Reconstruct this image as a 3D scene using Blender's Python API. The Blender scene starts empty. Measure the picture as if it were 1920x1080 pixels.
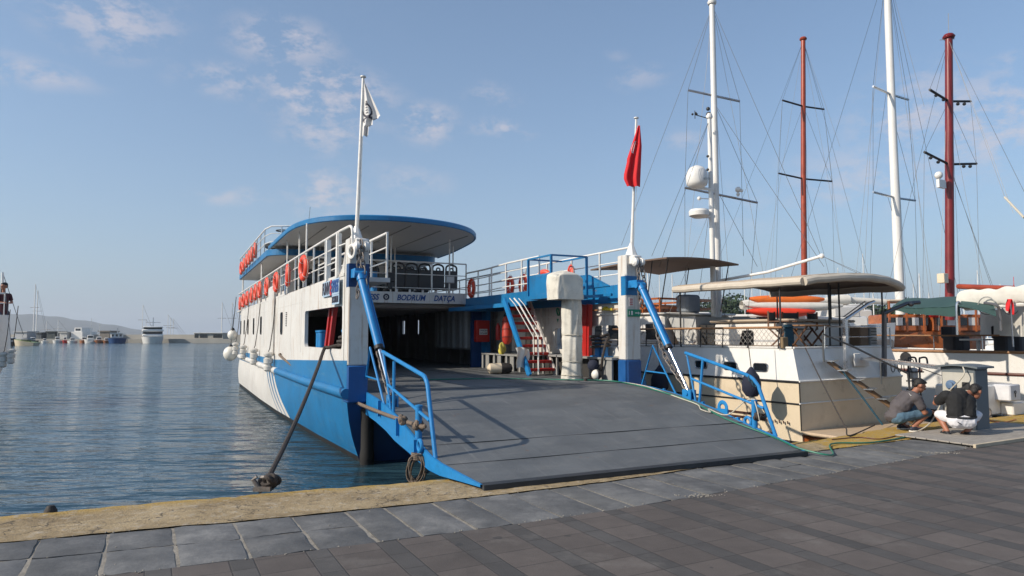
import bpy, math, random
from mathutils import Vector, Matrix
R = math.radians
scn = bpy.context.scene
col = scn.collection
random.seed(7)

# ------------------------------------------------------------------ survey of the place
F = 1290.0; H = 1.65; PITCH = math.atan(87 / F)      # lens, eye height and tilt of the camera
def _ray(px, py):
    x = (px - 960) / F; y = (540 - py) / F
    return Vector((x, math.cos(PITCH) - y * math.sin(PITCH), math.sin(PITCH) + y * math.cos(PITCH)))
def at(px, py, Y):                                   # point at distance Y
    r = _ray(px, py); s = Y / r.y
    return Vector((r.x * s, Y, H + r.z * s))
def ground(px, py, z=0.0):
    r = _ray(px, py); s = (z - H) / r.z
    return Vector((r.x * s, r.y * s, z))
WATER = -0.45
FO = Vector((1.8424, 8.4705, 0)); FT = R(25.96)      # ferry: ramp foot and heading
def FW(v, u, z=0.0):
    return Vector((FO.x + math.cos(FT) * v - math.sin(FT) * u, FO.y + math.sin(FT) * v + math.cos(FT) * u, z))

# ------------------------------------------------------------------ mesh builder
class MB:
    def __init__(s): s.v = []; s.f = []; s.m = []; s.sm = []
    def add(s, vs, fs, mi=0, sm=False):
        o = len(s.v); s.v += [tuple(p) for p in vs]
        for f in fs: s.f.append([o + i for i in f]); s.m.append(mi); s.sm.append(sm)
    def poly(s, pts, mi=0): s.add(pts, [list(range(len(pts)))], mi)
    def box(s, x0, x1, y0, y1, z0, z1, mi=0, bev=0):
        if bev > 0: return s.rbox(x0, x1, y0, y1, z0, z1, bev, mi)
        s.add([(x0,y0,z0),(x1,y0,z0),(x1,y1,z0),(x0,y1,z0),(x0,y0,z1),(x1,y0,z1),(x1,y1,z1),(x0,y1,z1)],
              [(0,3,2,1),(4,5,6,7),(0,1,5,4),(1,2,6,5),(2,3,7,6),(3,0,4,7)], mi)
    def rbox(s, x0, x1, y0, y1, z0, z1, b, mi=0):      # box with chamfered edges
        b = min(b, (x1-x0)*.45, (y1-y0)*.45, (z1-z0)*.45)
        def ring(z, i):
            a0, a1, c0, c1 = x0+i, x1-i, y0+i, y1-i
            return [(a0+b,c0,z),(a1-b,c0,z),(a1,c0+b,z),(a1,c1-b,z),(a1-b,c1,z),(a0+b,c1,z),(a0,c1-b,z),(a0,c0+b,z)]
        rs = [ring(z0, b*.8), ring(z0+b, 0), ring(z1-b, 0), ring(z1, b*.8)]
        vs = sum(rs, []); fs = []
        for k in range(3):
            for i in range(8):
                j = (i+1) % 8; fs.append((k*8+i, k*8+j, k*8+8+j, k*8+8+i))
        fs.append(tuple(range(7, -1, -1))); fs.append(tuple(range(24, 32)))
        s.add(vs, fs, mi, True)
    def beam(s, p, q, w, h, mi=0, up=(0,0,1)):
        p = Vector(p); q = Vector(q); d = (q - p).normalized(); upv = Vector(up)
        if abs(d.dot(upv)) > .98: upv = Vector((0,1,0))
        x = d.cross(upv).normalized() * w / 2; y = x.cross(d).normalized() * h / 2
        vs = [c + a * x + b * y for c in (p, q) for a, b in ((-1,-1),(1,-1),(1,1),(-1,1))]
        s.add(vs, [(0,3,2,1),(4,5,6,7),(0,1,5,4),(1,2,6,5),(2,3,7,6),(3,0,4,7)], mi)
    def tube(s, pts, r, n=8, mi=0, closed=False, cap=True):
        P = [Vector(p) for p in pts]; N = len(P)
        rr = r if isinstance(r, (list, tuple)) else [r] * N
        t0 = (P[1] - P[0]).normalized()
        nrm = t0.orthogonal().normalized(); vs = []
        for i in range(N):
            if closed: t = (P[(i+1) % N] - P[i-1])
            else: t = P[min(i+1, N-1)] - P[max(i-1, 0)]
            if t.length < 1e-9: t = t0
            t.normalize()
            nrm = (nrm - t * nrm.dot(t))
            if nrm.length < 1e-6: nrm = t.orthogonal()
            nrm.normalize(); b = t.cross(nrm)
            for k in range(n):
                a = 2 * math.pi * k / n
                vs.append(P[i] + (nrm * math.cos(a) + b * math.sin(a)) * rr[i])
        fs = []
        for i in range(N if closed else N - 1):
            j = (i + 1) % N
            for k in range(n):
                l = (k + 1) % n; fs.append((i*n+k, i*n+l, j*n+l, j*n+k))
        s.add(vs, fs, mi, True)
        if cap and not closed:
            s.add(vs[:n], [tuple(range(n-1, -1, -1))], mi); s.add(vs[-n:], [tuple(range(n))], mi)
    def lathe(s, prof, c=(0,0,0), axis=(0,0,1), n=16, mi=0):
        c = Vector(c); ax = Vector(axis).normalized(); q = Vector((0,0,1)).rotation_difference(ax); vs = []
        for r, z in prof:
            for k in range(n):
                a = 2 * math.pi * k / n
                vs.append(c + q @ Vector((r * math.cos(a), r * math.sin(a), z)))
        fs = []
        for i in range(len(prof) - 1):
            for k in range(n):
                l = (k + 1) % n; fs.append((i*n+k, i*n+l, (i+1)*n+l, (i+1)*n+k))
        s.add(vs, fs, mi, True)
        if prof[0][0] > 1e-4: s.add(vs[:n], [tuple(range(n-1, -1, -1))], mi)
        if prof[-1][0] > 1e-4: s.add(vs[-n:], [tuple(range(n))], mi)
    def ball(s, c, r, n=14, mi=0):
        if not isinstance(r, (list, tuple)): r = (r, r, r)
        vs = []; fs = []; m = n // 2 + 1
        for i in range(m + 1):
            t = math.pi * i / m
            for k in range(n):
                a = 2 * math.pi * k / n
                vs.append((c[0] + r[0]*math.sin(t)*math.cos(a), c[1] + r[1]*math.sin(t)*math.sin(a), c[2] - r[2]*math.cos(t)))
        for i in range(m):
            for k in range(n):
                l = (k + 1) % n; fs.append((i*n+k, i*n+l, (i+1)*n+l, (i+1)*n+k))
        s.add(vs, fs, mi, True)
    def torus(s, c, Rr, r, normal=(0,0,1), n=24, k=10, mi=0, sc=(1,1), flat=1.0):
        c = Vector(c); q = Vector((0,0,1)).rotation_difference(Vector(normal).normalized())
        vs = []; fs = []
        for i in range(n):
            a = 2*math.pi*i/n
            for j in range(k):
                b = 2*math.pi*j/k; rad = Rr + r*math.cos(b)
                vs.append(c + q @ Vector((rad*math.cos(a)*sc[0], rad*math.sin(a)*sc[1], r*flat*math.sin(b))))
        for i in range(n):
            for j in range(k):
                i2 = (i+1) % n; j2 = (j+1) % k
                fs.append((i*k+j, i2*k+j, i2*k+j2, i*k+j2))
        s.add(vs, fs, mi, True)
    def grid(s, fn, nu, nv, mi=0, sm=True, flip=False):
        vs = [fn(i / nu, j / nv) for i in range(nu + 1) for j in range(nv + 1)]
        fs = []
        for i in range(nu):
            for j in range(nv):
                a = i*(nv+1)+j; f = (a, a+nv+1, a+nv+2, a+1); fs.append(f[::-1] if flip else f)
        s.add(vs, fs, mi, sm)
    def prism(s, pts, z0, z1, mi=0, mtop=None):
        n = len(pts)
        vs = [(p[0], p[1], z0) for p in pts] + [(p[0], p[1], z1) for p in pts]
        s.add(vs, [(i, (i+1) % n, n+(i+1) % n, n+i) for i in range(n)], mi)
        s.add(vs[:n], [tuple(range(n-1, -1, -1))], mi)
        s.add(vs[n:], [tuple(range(n))], mi if mtop is None else mtop)
    def slab(s, fn, th, nu, nv, mi=0):                 # curved sheet with thickness th along z
        s.grid(fn, nu, nv, mi)
        s.grid(lambda a, b: Vector(fn(a, b)) - Vector((0, 0, th)), nu, nv, mi, flip=True)
        for e in range(4):
            def side(a, b, e=e):
                p = Vector(fn(*((a,0),(a,1),(0,a),(1,a))[e])); p.z -= th * b; return p
            s.grid(side, max(nu, nv), 1, mi, flip=e in (0, 3))
    def build(s, name, mats, parent=None, angle=35):
        me = bpy.data.meshes.new(name); me.from_pydata(s.v, [], s.f)
        if not isinstance(mats, (list, tuple)): mats = [mats]
        for m in mats:
            if m is not None: me.materials.append(m)
        for p, mi, sm in zip(me.polygons, s.m, s.sm): p.material_index = mi; p.use_smooth = sm
        me.update()
        if any(s.sm): me.set_sharp_from_angle(angle=R(angle))
        o = bpy.data.objects.new(name, me); col.objects.link(o)
        if parent is not None: o.parent = parent
        return o

def tag(o, label=None, cat=None, group=None, kind=None):
    for k, v in (('label', label), ('category', cat), ('group', group), ('kind', kind)):
        if v: o[k] = v
    return o
def thing(name, label, cat, loc=(0,0,0), rz=0, group=None):
    o = bpy.data.objects.new(name, None); o.empty_display_size = .2; col.objects.link(o)
    o.location = loc; o.rotation_euler = (0, 0, rz)
    return tag(o, label, cat, group)
def copy_tree(o, parent=None):
    c = o.copy(); col.objects.link(c); c.parent = parent
    for ch in list(o.children): copy_tree(ch, c)
    return c
def inferry(o): o.location = FO; o.rotation_euler = (0, 0, FT); return o
def fpos(o, v, u, z, rz=0): o.location = FW(v, u, z); o.rotation_euler = (0, 0, FT + rz); return o
def text(body, size, loc, rot, mat, parent=None, name='lettering', shear=0, off=0, align='CENTER', sx=1, ext=.003):
    cu = bpy.data.curves.new(name, 'FONT'); cu.body = body; cu.size = size; cu.shear = shear; cu.offset = off
    cu.align_x = align; cu.align_y = 'CENTER'; cu.extrude = ext; cu.resolution_u = 3
    t = bpy.data.objects.new(name + '_tmp', cu); col.objects.link(t)
    dg = bpy.context.evaluated_depsgraph_get(); me = bpy.data.meshes.new_from_object(t.evaluated_get(dg))
    bpy.data.objects.remove(t); me.name = name; me.materials.clear(); me.materials.append(mat)
    o = bpy.data.objects.new(name, me); col.objects.link(o); o.parent = parent
    o.location = loc; o.rotation_euler = rot; o.scale = (sx, 1, 1)
    return o
def sag(p, q, d, n=14):
    p = Vector(p); q = Vector(q)
    return [p.lerp(q, i / n) - Vector((0, 0, 4 * d * (i/n) * (1 - i/n))) for i in range(n + 1)]
def spline(P, n=8, closed=False):
    P = [Vector(p) for p in P]; N = len(P); out = []
    for i in range(N if closed else N - 1):
        if closed: a, b, c, d = P[i-1], P[i], P[(i+1) % N], P[(i+2) % N]
        else: a, b, c, d = P[max(i-1,0)], P[i], P[i+1], P[min(i+2, N-1)]
        for k in range(n):
            t = k / n
            out.append(.5*((2*b)+(c-a)*t+(2*a-5*b+4*c-d)*t*t+(3*b-a-3*c+d)*t**3))
    if not closed: out.append(P[-1])
    return out

# ------------------------------------------------------------------ materials
def mat(name, c, rough=.5, metal=0, var=.12, scale=4, bump=0, bscale=30, dirt=None, dirt_amt=0, dscale=2.5, stretch=(1,1,1), spec=.5, coat=0, grime=None, tracks=None):
    m = bpy.data.materials.new(name); m.use_nodes = True; nt = m.node_tree; N = nt.nodes; L = nt.links
    b = N['Principled BSDF']; b.inputs['Roughness'].default_value = rough; b.inputs['Metallic'].default_value = metal
    b.inputs['Specular IOR Level'].default_value = spec
    b.inputs['Coat Weight'].default_value = coat
    tc = N.new('ShaderNodeTexCoord'); mp = N.new('ShaderNodeMapping'); mp.inputs['Scale'].default_value = stretch
    L.new(tc.outputs['Object'], mp.inputs['Vector'])
    nz = N.new('ShaderNodeTexNoise'); nz.inputs['Scale'].default_value = scale; nz.inputs['Detail'].default_value = 5
    nz.inputs['Roughness'].default_value = .6
    L.new(mp.outputs[0], nz.inputs['Vector'])
    mr = N.new('ShaderNodeMapRange'); mr.inputs['From Min'].default_value = .3; mr.inputs['From Max'].default_value = .7
    mr.inputs['To Min'].default_value = 1 - var; mr.inputs['To Max'].default_value = 1 + var
    L.new(nz.outputs['Fac'], mr.inputs['Value'])
    mx = N.new('ShaderNodeMix'); mx.data_type = 'RGBA'; mx.blend_type = 'MULTIPLY'; mx.inputs['Factor'].default_value = 1
    mx.inputs[6].default_value = (*c, 1); L.new(mr.outputs[0], mx.inputs[7])
    outc = mx.outputs[2]
    if dirt:
        n2 = N.new('ShaderNodeTexNoise'); n2.inputs['Scale'].default_value = dscale; n2.inputs['Detail'].default_value = 8
        n2.inputs['Roughness'].default_value = .7; L.new(mp.outputs[0], n2.inputs['Vector'])
        r2 = N.new('ShaderNodeMapRange'); r2.inputs['From Min'].default_value = .52; r2.inputs['From Max'].default_value = .72
        r2.inputs['To Max'].default_value = dirt_amt; L.new(n2.outputs['Fac'], r2.inputs['Value'])
        m2 = N.new('ShaderNodeMix'); m2.data_type = 'RGBA'; L.new(r2.outputs[0], m2.inputs['Factor'])
        L.new(outc, m2.inputs[6]); m2.inputs[7].default_value = (*dirt, 1); outc = m2.outputs[2]
    if grime:                                          # rain streaks running down the plate
        g = N.new('ShaderNodeMapping'); g.inputs['Scale'].default_value = (7, 7, .5); L.new(tc.outputs['Object'], g.inputs['Vector'])
        n3 = N.new('ShaderNodeTexNoise'); n3.inputs['Scale'].default_value = 2.2; n3.inputs['Detail'].default_value = 6; L.new(g.outputs[0], n3.inputs['Vector'])
        r3 = N.new('ShaderNodeMapRange'); r3.inputs['From Min'].default_value = .55; r3.inputs['From Max'].default_value = .8
        r3.inputs['To Max'].default_value = grime[1]; L.new(n3.outputs['Fac'], r3.inputs['Value'])
        m3 = N.new('ShaderNodeMix'); m3.data_type = 'RGBA'; L.new(r3.outputs[0], m3.inputs['Factor'])
        L.new(outc, m3.inputs[6]); m3.inputs[7].default_value = (*grime[0], 1); outc = m3.outputs[2]
    if tracks:                                         # tyre marks and scrapes along the length of the plate
        for sc_, lo_, hi_, colr, am in tracks:
            g = N.new('ShaderNodeMapping'); g.inputs['Scale'].default_value = sc_; L.new(tc.outputs['Object'], g.inputs['Vector'])
            n3 = N.new('ShaderNodeTexNoise'); n3.inputs['Scale'].default_value = 1.6; n3.inputs['Detail'].default_value = 7; n3.inputs['Roughness'].default_value = .65; L.new(g.outputs[0], n3.inputs['Vector'])
            r3 = N.new('ShaderNodeMapRange'); r3.inputs['From Min'].default_value = lo_; r3.inputs['From Max'].default_value = hi_
            r3.inputs['To Max'].default_value = am; L.new(n3.outputs['Fac'], r3.inputs['Value'])
            m3 = N.new('ShaderNodeMix'); m3.data_type = 'RGBA'; L.new(r3.outputs[0], m3.inputs['Factor'])
            L.new(outc, m3.inputs[6]); m3.inputs[7].default_value = (*colr, 1); outc = m3.outputs[2]
    L.new(outc, b.inputs['Base Color'])
    rr = N.new('ShaderNodeMapRange'); rr.inputs['To Min'].default_value = max(.02, rough - .12); rr.inputs['To Max'].default_value = min(1, rough + .12)
    L.new(nz.outputs['Fac'], rr.inputs['Value']); L.new(rr.outputs[0], b.inputs['Roughness'])
    if bump:
        n4 = N.new('ShaderNodeTexNoise'); n4.inputs['Scale'].default_value = bscale; n4.inputs['Detail'].default_value = 4
        L.new(mp.outputs[0], n4.inputs['Vector'])
        bp = N.new('ShaderNodeBump'); bp.inputs['Strength'].default_value = min(1, bump); bp.inputs['Distance'].default_value = .01
        L.new(n4.outputs['Fac'], bp.inputs['Height']); L.new(bp.outputs[0], b.inputs['Normal'])
    return m
RUST = (.16, .06, .02)
W_ = mat('white_paint', (.63, .61, .575), .42, var=.06, scale=1.2, bump=1, bscale=1.6, dirt=(.42,.33,.22), dirt_amt=.35, dscale=6, grime=((.34,.19,.085), .9))
W2 = mat('white_gelcoat', (.72, .70, .665), .3, var=.04, scale=1.5, dirt=(.6,.56,.48), dirt_amt=.25, grime=((.55,.5,.42), .25))
WR = mat('white_rail_paint', (.74, .72, .68), .4, var=.06, scale=6, dirt=RUST, dirt_amt=.35, dscale=14)
B_ = mat('blue_hull_paint', (.007, .145, .34), .42, var=.18, scale=1.2, bump=1, bscale=1.5, dirt=(.02,.10,.22), dirt_amt=.7, dscale=5, grime=((.05,.20,.34), .5), tracks=[((.6,.5,5),.60,.68,(.07,.20,.32),.5), ((2,2,9),.66,.70,(.16,.07,.03),.5)])
B2 = mat('blue_rail_paint', (.014, .19, .46), .4, var=.1, scale=8, dirt=(.03,.10,.2), dirt_amt=.4, dscale=20)
BD = mat('navy_paint_and_shade', (.008, .05, .16), .5, var=.15, scale=3)  # also stands in for shaded blue on bow plate and bulkhead
BOOT = mat('boot_paint', (.016, .014, .013), .6, var=.3, scale=4)
DECK = mat('deck_paint', (.108, .114, .118), .58, var=.22, scale=1.3, bump=.5, bscale=60, dirt=(.20,.195,.185), dirt_amt=.45, dscale=3, stretch=(.6,1.6,1), tracks=[((3.2,.22,1),.52,.70,(.075,.078,.08),.40), ((9,.5,1),.60,.70,(.24,.235,.225),.45), ((2,2,1),.66,.69,(.16,.085,.045),.55), ((.5,.5,1),.52,.66,(.17,.175,.175),.35)])
GREY = mat('grey_paint', (.27, .27, .26), .5, var=.1, dirt=(.1,.08,.06), dirt_amt=.3, dscale=7)
CEIL = mat('ceiling_panel', (.55, .54, .52), .5, var=.05)
RED = mat('red_paint', (.40, .015, .012), .45, var=.15, scale=6, dirt=(.14,.02,.015), dirt_amt=.5, dscale=12)
BUOY = mat('orange_plastic', (.68, .055, .022), .5, var=.15, scale=8, bump=.4, bscale=16)
TAPE = mat('reflective_tape', (.7, .68, .64), .4)
BLK = mat('black_plastic', (.018, .018, .02), .5, var=.3, scale=10)
RUB = mat('black_rubber', (.025, .023, .022), .75, var=.4, scale=6, bump=.5, dirt=(.10,.07,.05), dirt_amt=.5)
STEEL = mat('steel', (.55, .55, .56), .28, 1, var=.1)
CHR = mat('chrome', (.75, .76, .8), .12, 1, var=.04)
CHAIN = mat('galvanised_chain', (.20, .18, .165), .6, .5, var=.35, scale=20, dirt=RUST, dirt_amt=.6, dscale=14)
ROPE = mat('weathered_rope', (.16, .12, .09), .9, var=.35, scale=40, bump=1, bscale=70)
ROPED = mat('dark_rope', (.045, .036, .032), .9, var=.4, scale=40, bump=1, bscale=70)
ROPEW = mat('pale_rope', (.50, .46, .38), .9, var=.2, scale=40, bump=1, bscale=70)
TEAL = mat('teal_rope', (.015, .06, .09), .85, var=.4, scale=30, bump=1, bscale=60)
HOSE = mat('green_hose', (.015, .15, .10), .45, var=.2, scale=10)
CANV = mat('canvas_cover', (.60, .57, .50), .85, var=.1, scale=3, bump=1, bscale=5, dirt=(.22,.19,.15), dirt_amt=.5, dscale=5)
CLOTH = mat('white_cloth', (.72, .69, .63), .9, var=.08, bump=.8, bscale=9)
BEIGE = mat('beige_canvas', (.46, .37, .28), .85, var=.07, scale=5, bump=.5, bscale=8)
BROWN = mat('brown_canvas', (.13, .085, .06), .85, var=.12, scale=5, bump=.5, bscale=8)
GREEN = mat('green_canvas', (.03, .075, .07), .85, var=.14, scale=5, bump=.6, bscale=6)
SAIL = mat('sailcloth', (.62, .59, .53), .85, var=.08, bump=1, bscale=7)
CREAM = mat('cream_gelcoat', (.66, .55, .40), .3, var=.05, scale=2, dirt=(.36,.28,.18), dirt_amt=.3)
TEAK = mat('teak', (.30, .15, .065), .5, var=.25, scale=8, stretch=(1,1,6), bump=.4)
VARN = mat('varnished_wood', (.33, .09, .022), .3, var=.3, scale=7, coat=.4)
MAST_R = mat('red_mast_paint', (.17, .015, .016), .35, var=.15, scale=3)
MAST_RO = mat('varnished_mast', (.30, .048, .018), .35, var=.2, scale=3)
GLASS = mat('dark_glass', (.012, .014, .016), .06, var=.1, spec=.8)
DARK = mat('dark_interior', (.03, .028, .026), .8)
WIRE = mat('wire_rope', (.13, .13, .135), .5, .6)
WIREL = mat('pale_wire', (.36, .34, .31), .5, .3)
NAVYF = mat('navy_fender_cloth', (.012, .016, .035), .85, var=.2, bump=.5, bscale=30)
SIGN_B = mat('sign_blue_ink', (.015, .065, .23), .5)
SIGN_R = mat('sign_red_ink', (.5, .02, .03), .5)
FLAG_R = mat('red_flag_cloth', (.60, .012, .018), .8, var=.08)
FLAG_W = mat('white_flag_cloth', (.70, .68, .66), .8, var=.05)
INK = mat('dark_ink', (.03, .03, .05), .7)
GRN = mat('sign_green', (.0, .22, .12), .5)
YEL = mat('yellow_plastic', (.55, .42, .03), .5, var=.15)
CONC_L = mat('pale_concrete', (.36, .34, .30), .85, var=.1, scale=.4, bump=.4)
# ------------------------------------------------------------------ the quay, the water, the hill
def poly_at(pl, n):
    sp = spline([(x, y, 0) for x, y in pl], 12)
    d = [0]
    for a, b in zip(sp, sp[1:]): d.append(d[-1] + (b - a).length)
    return sp, d
E_ = [(-24,-1.4),(-12,3.4),(-4.74,6.45),(-2.67,7.33),(-.97,8.0),(1.6,9.15),(4.19,10.6),(5.4,11.45),(6.6,12.4),(8.0,13.25),(9.5,13.9),(10.9,14.6),(18,18.1),(34,26.5)]
S1 = [(-24,-2.6),(-12,2.35),(-4.06,5.58),(-2.31,6.25),(-.99,6.82),(0,7.29),(1.41,8.06),(2.6,8.85),(3.93,9.65),(6.07,10.86),(9.18,12.5),(18,17.0),(34,25.3)]
S2 = [(-24,-3.9),(-12,.98),(-2.87,4.80),(-1.46,5.42),(-.09,6.06),(.96,6.62),(2.4,7.45),(5.0,9.08),(6.4,9.96),(8.1,11.02),(18,16.0),(34,24.2)]
spE = spline([(x, y, 0) for x, y in E_], 40); sp1 = spline([(x, y, 0) for x, y in S1], 40); sp2 = spline([(x, y, 0) for x, y in S2], 40)
def cross(sp, X0, Y0):                                # where the ray through (X0,Y0) along the quay normal meets a line
    n = Vector((-.47, .883)); best = None
    for a, b in zip(sp, sp[1:]):
        d = (b - a).to_2d(); w = Vector((X0, Y0)) - a.to_2d()
        den = d.x * n.y - d.y * n.x
        if abs(den) < 1e-9: continue
        s = (w.x * n.y - w.y * n.x) / den
        if -1e-6 <= s <= 1 + 1e-6: return a.lerp(b, s)
    return None
stations = []
p = Vector((-20.0, -3.0)); dirq = Vector((.883, .47))
k = 0
while True:
    q = p + dirq * (.12 * k); k += 1
    if q.x > 31: break
    c0, c1, c2 = cross(spE, *q), cross(sp1, *q), cross(sp2, *q)
    if c0 and c1 and c2: stations.append((c0, c1, c2))
# concrete kerb strip with its worn yellow edge
conc = bpy.data.materials.new('quay_concrete'); conc.use_nodes = True
def nn(nt, t, **kw):
    n = nt.nodes.new(t)
    for k_, v in kw.items():
        try: n.inputs[k_].default_value = v
        except Exception: setattr(n, k_, v)
    return n
def ramp_mat(nt, fac, stops):
    r = nt.nodes.new('ShaderNodeValToRGB'); e = r.color_ramp.elements
    e[0].position, e[0].color = stops[0][0], (*stops[0][1], 1); e[1].position, e[1].color = stops[1][0], (*stops[1][1], 1)
    for p_, c_ in stops[2:]:
        x = e.new(p_); x.color = (*c_, 1)
    nt.links.new(fac, r.inputs[0]); return r.outputs[0]
def mixc(nt, f, a, b, mode='MIX'):
    m = nt.nodes.new('ShaderNodeMix'); m.data_type = 'RGBA'; m.blend_type = mode
    for i, x in ((0, f), (6, a), (7, b)):
        if hasattr(x, 'links') or hasattr(x, 'is_linked'): nt.links.new(x, m.inputs[i])
        elif i == 0: m.inputs[0].default_value = x
        else: m.inputs[i].default_value = (*x, 1)
    return m.outputs[2]
def math_(nt, op, a, b=None, clamp=False):
    m = nt.nodes.new('ShaderNodeMath'); m.operation = op; m.use_clamp = clamp
    for i, x in ((0, a), (1, b)):
        if x is None: continue
        if hasattr(x, 'is_linked'): nt.links.new(x, m.inputs[i])
        else: m.inputs[i].default_value = x
    return m.outputs[0]
def noise(nt, vec, scale, detail=5, rough=.6):
    n = nt.nodes.new('ShaderNodeTexNoise'); n.inputs['Scale'].default_value = scale; n.inputs['Detail'].default_value = detail
    n.inputs['Roughness'].default_value = rough; nt.links.new(vec, n.inputs['Vector']); return n.outputs['Fac']
def mrange(nt, f, a, b, c=0., d=1.):
    m = nt.nodes.new('ShaderNodeMapRange'); nt.links.new(f, m.inputs[0])
    for i, x in enumerate((a, b, c, d)): m.inputs[i+1].default_value = x
    return m.outputs[0]
def bump(nt, h, strength, dist):
    b = nt.nodes.new('ShaderNodeBump'); b.inputs['Strength'].default_value = strength; b.inputs['Distance'].default_value = dist
    nt.links.new(h, b.inputs['Height']); return b.outputs[0]
nt = conc.node_tree; bs = nt.nodes['Principled BSDF']; bs.inputs['Roughness'].default_value = .9
tc = nt.nodes.new('ShaderNodeTexCoord').outputs['Object']
n1 = noise(nt, tc, 1.3, 8, .7); n2 = noise(nt, tc, 9, 8, .7); n3 = noise(nt, tc, 55, 4, .7)
base = ramp_mat(nt, n1, [(.32, (.22,.16,.085)), (.68, (.46,.36,.22)), (.5, (.35,.265,.15))])
base = mixc(nt, mrange(nt, n2, .52, .66, 0, .7), base, (.50,.44,.36))
base = mixc(nt, mrange(nt, n2, .44, .33, 0, .85), base, (.10,.08,.06))
vo = nt.nodes.new('ShaderNodeTexVoronoi'); vo.feature = 'DISTANCE_TO_EDGE'; vo.inputs['Scale'].default_value = .9
wv_ = nt.nodes.new('ShaderNodeVectorMath'); wv_.operation = 'ADD'; nt.links.new(tc, wv_.inputs[0]); nq = nt.nodes.new('ShaderNodeTexNoise'); nq.inputs['Scale'].default_value = 2.5; nq.inputs['Detail'].default_value = 6; nt.links.new(tc, nq.inputs['Vector']); nt.links.new(nq.outputs['Color'], wv_.inputs[1]); nt.links.new(wv_.outputs[0], vo.inputs['Vector'])
base = mixc(nt, mrange(nt, vo.outputs['Distance'], .010, .003, 0, .8), base, (.05,.04,.03))
at_ = nt.nodes.new('ShaderNodeAttribute'); at_.attribute_name = 'edge'
ye = math_(nt, 'MULTIPLY', at_.outputs['Fac'], mrange(nt, n2, .64, .50), True)
base = mixc(nt, math_(nt, 'MULTIPLY', ye, .85), base, (.50,.31,.035))
base = mixc(nt, .35, base, ramp_mat(nt, n3, [(.3, (.12,.11,.10)), (.7, (.55,.5,.42))]), 'OVERLAY')
nt.links.new(base, bs.inputs['Base Color'])
hh = math_(nt, 'ADD', n3, math_(nt, 'MULTIPLY', n2, 3)); nt.links.new(bump(nt, hh, .7, .012), bs.inputs['Normal'])
mb = MB(); rows = 6; random.seed(3); attr = []
jit = [0.0]
for _ in stations: jit.append(jit[-1] * .8 + random.uniform(-.025, .025))
for i, (c0, c1, c2) in enumerate(stations):
    nrm = (c0 - c1).normalized()
    tot = (c0 - c1).length; e = c0 + nrm * jit[i]
    for r_ in range(rows + 1):
        f_ = r_ / rows; f_ = f_ ** .6
        pt = c1.lerp(e, f_); pt.z = random.uniform(-.004, .004) - (.02 + abs(jit[i]) * .4 if r_ == rows else 0) + .004
        mb.v.append(tuple(pt))
        d = (1 - f_) * tot; attr.append(max(0, min(1, 1.25 - d / .26)) if pt.x < 4.6 else 1.0 - .15 * random.random())
    for z in (-.12, -1.4): mb.v.append((e.x, e.y, z)); attr.append(.75 if z > -.5 else 0)
w_ = rows + 3
for i in range(len(stations) - 1):
    for r_ in range(w_ - 1):
        a = i * w_ + r_; mb.f.append([a, a + w_, a + w_ + 1, a + 1]); mb.m.append(0); mb.sm.append(True)
quay = mb.build('quay_kerb', conc, angle=40); tag(quay, kind='structure')
al = quay.data.attributes.new('edge', 'FLOAT', 'POINT')
for i, a in enumerate(attr): al.data[i].value = a
# grey stone slabs, one mesh with real joints
slabm = bpy.data.materials.new('grey_slab'); slabm.use_nodes = True; nt = slabm.node_tree; bs = nt.nodes['Principled BSDF']
bs.inputs['Roughness'].default_value = .72
tc = nt.nodes.new('ShaderNodeTexCoord').outputs['Object']
n1 = noise(nt, tc, 2.2, 9, .72); n2 = noise(nt, tc, 30, 5); n4 = noise(nt, tc, .8, 5, .6)
at_ = nt.nodes.new('ShaderNodeAttribute'); at_.attribute_name = 'tone'
c = ramp_mat(nt, n1, [(.3, (.062,.062,.062)), (.74, (.225,.218,.208)), (.52, (.118,.117,.116))])
c = mixc(nt, mrange(nt, n4, .5, .75, 0, .5), c, (.24,.235,.22))
c = mixc(nt, 1.0, c, at_.outputs['Color'], 'MULTIPLY')
nt.links.new(c, bs.inputs['Base Color']); nt.links.new(bump(nt, math_(nt, 'ADD', n2, n1), .5, .01), bs.inputs['Normal'])
grout = mat('mortar', (.26, .235, .20), .95, var=.4, scale=6, bump=1, bscale=30, dirt=(.06,.055,.05), dirt_amt=.85, dscale=6)
mb = MB(); tone = []; random.seed(5)
def S12(i, f_): a, b = stations[i][1], stations[i][2]; return a.lerp(b, f_)
i = 0
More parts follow.
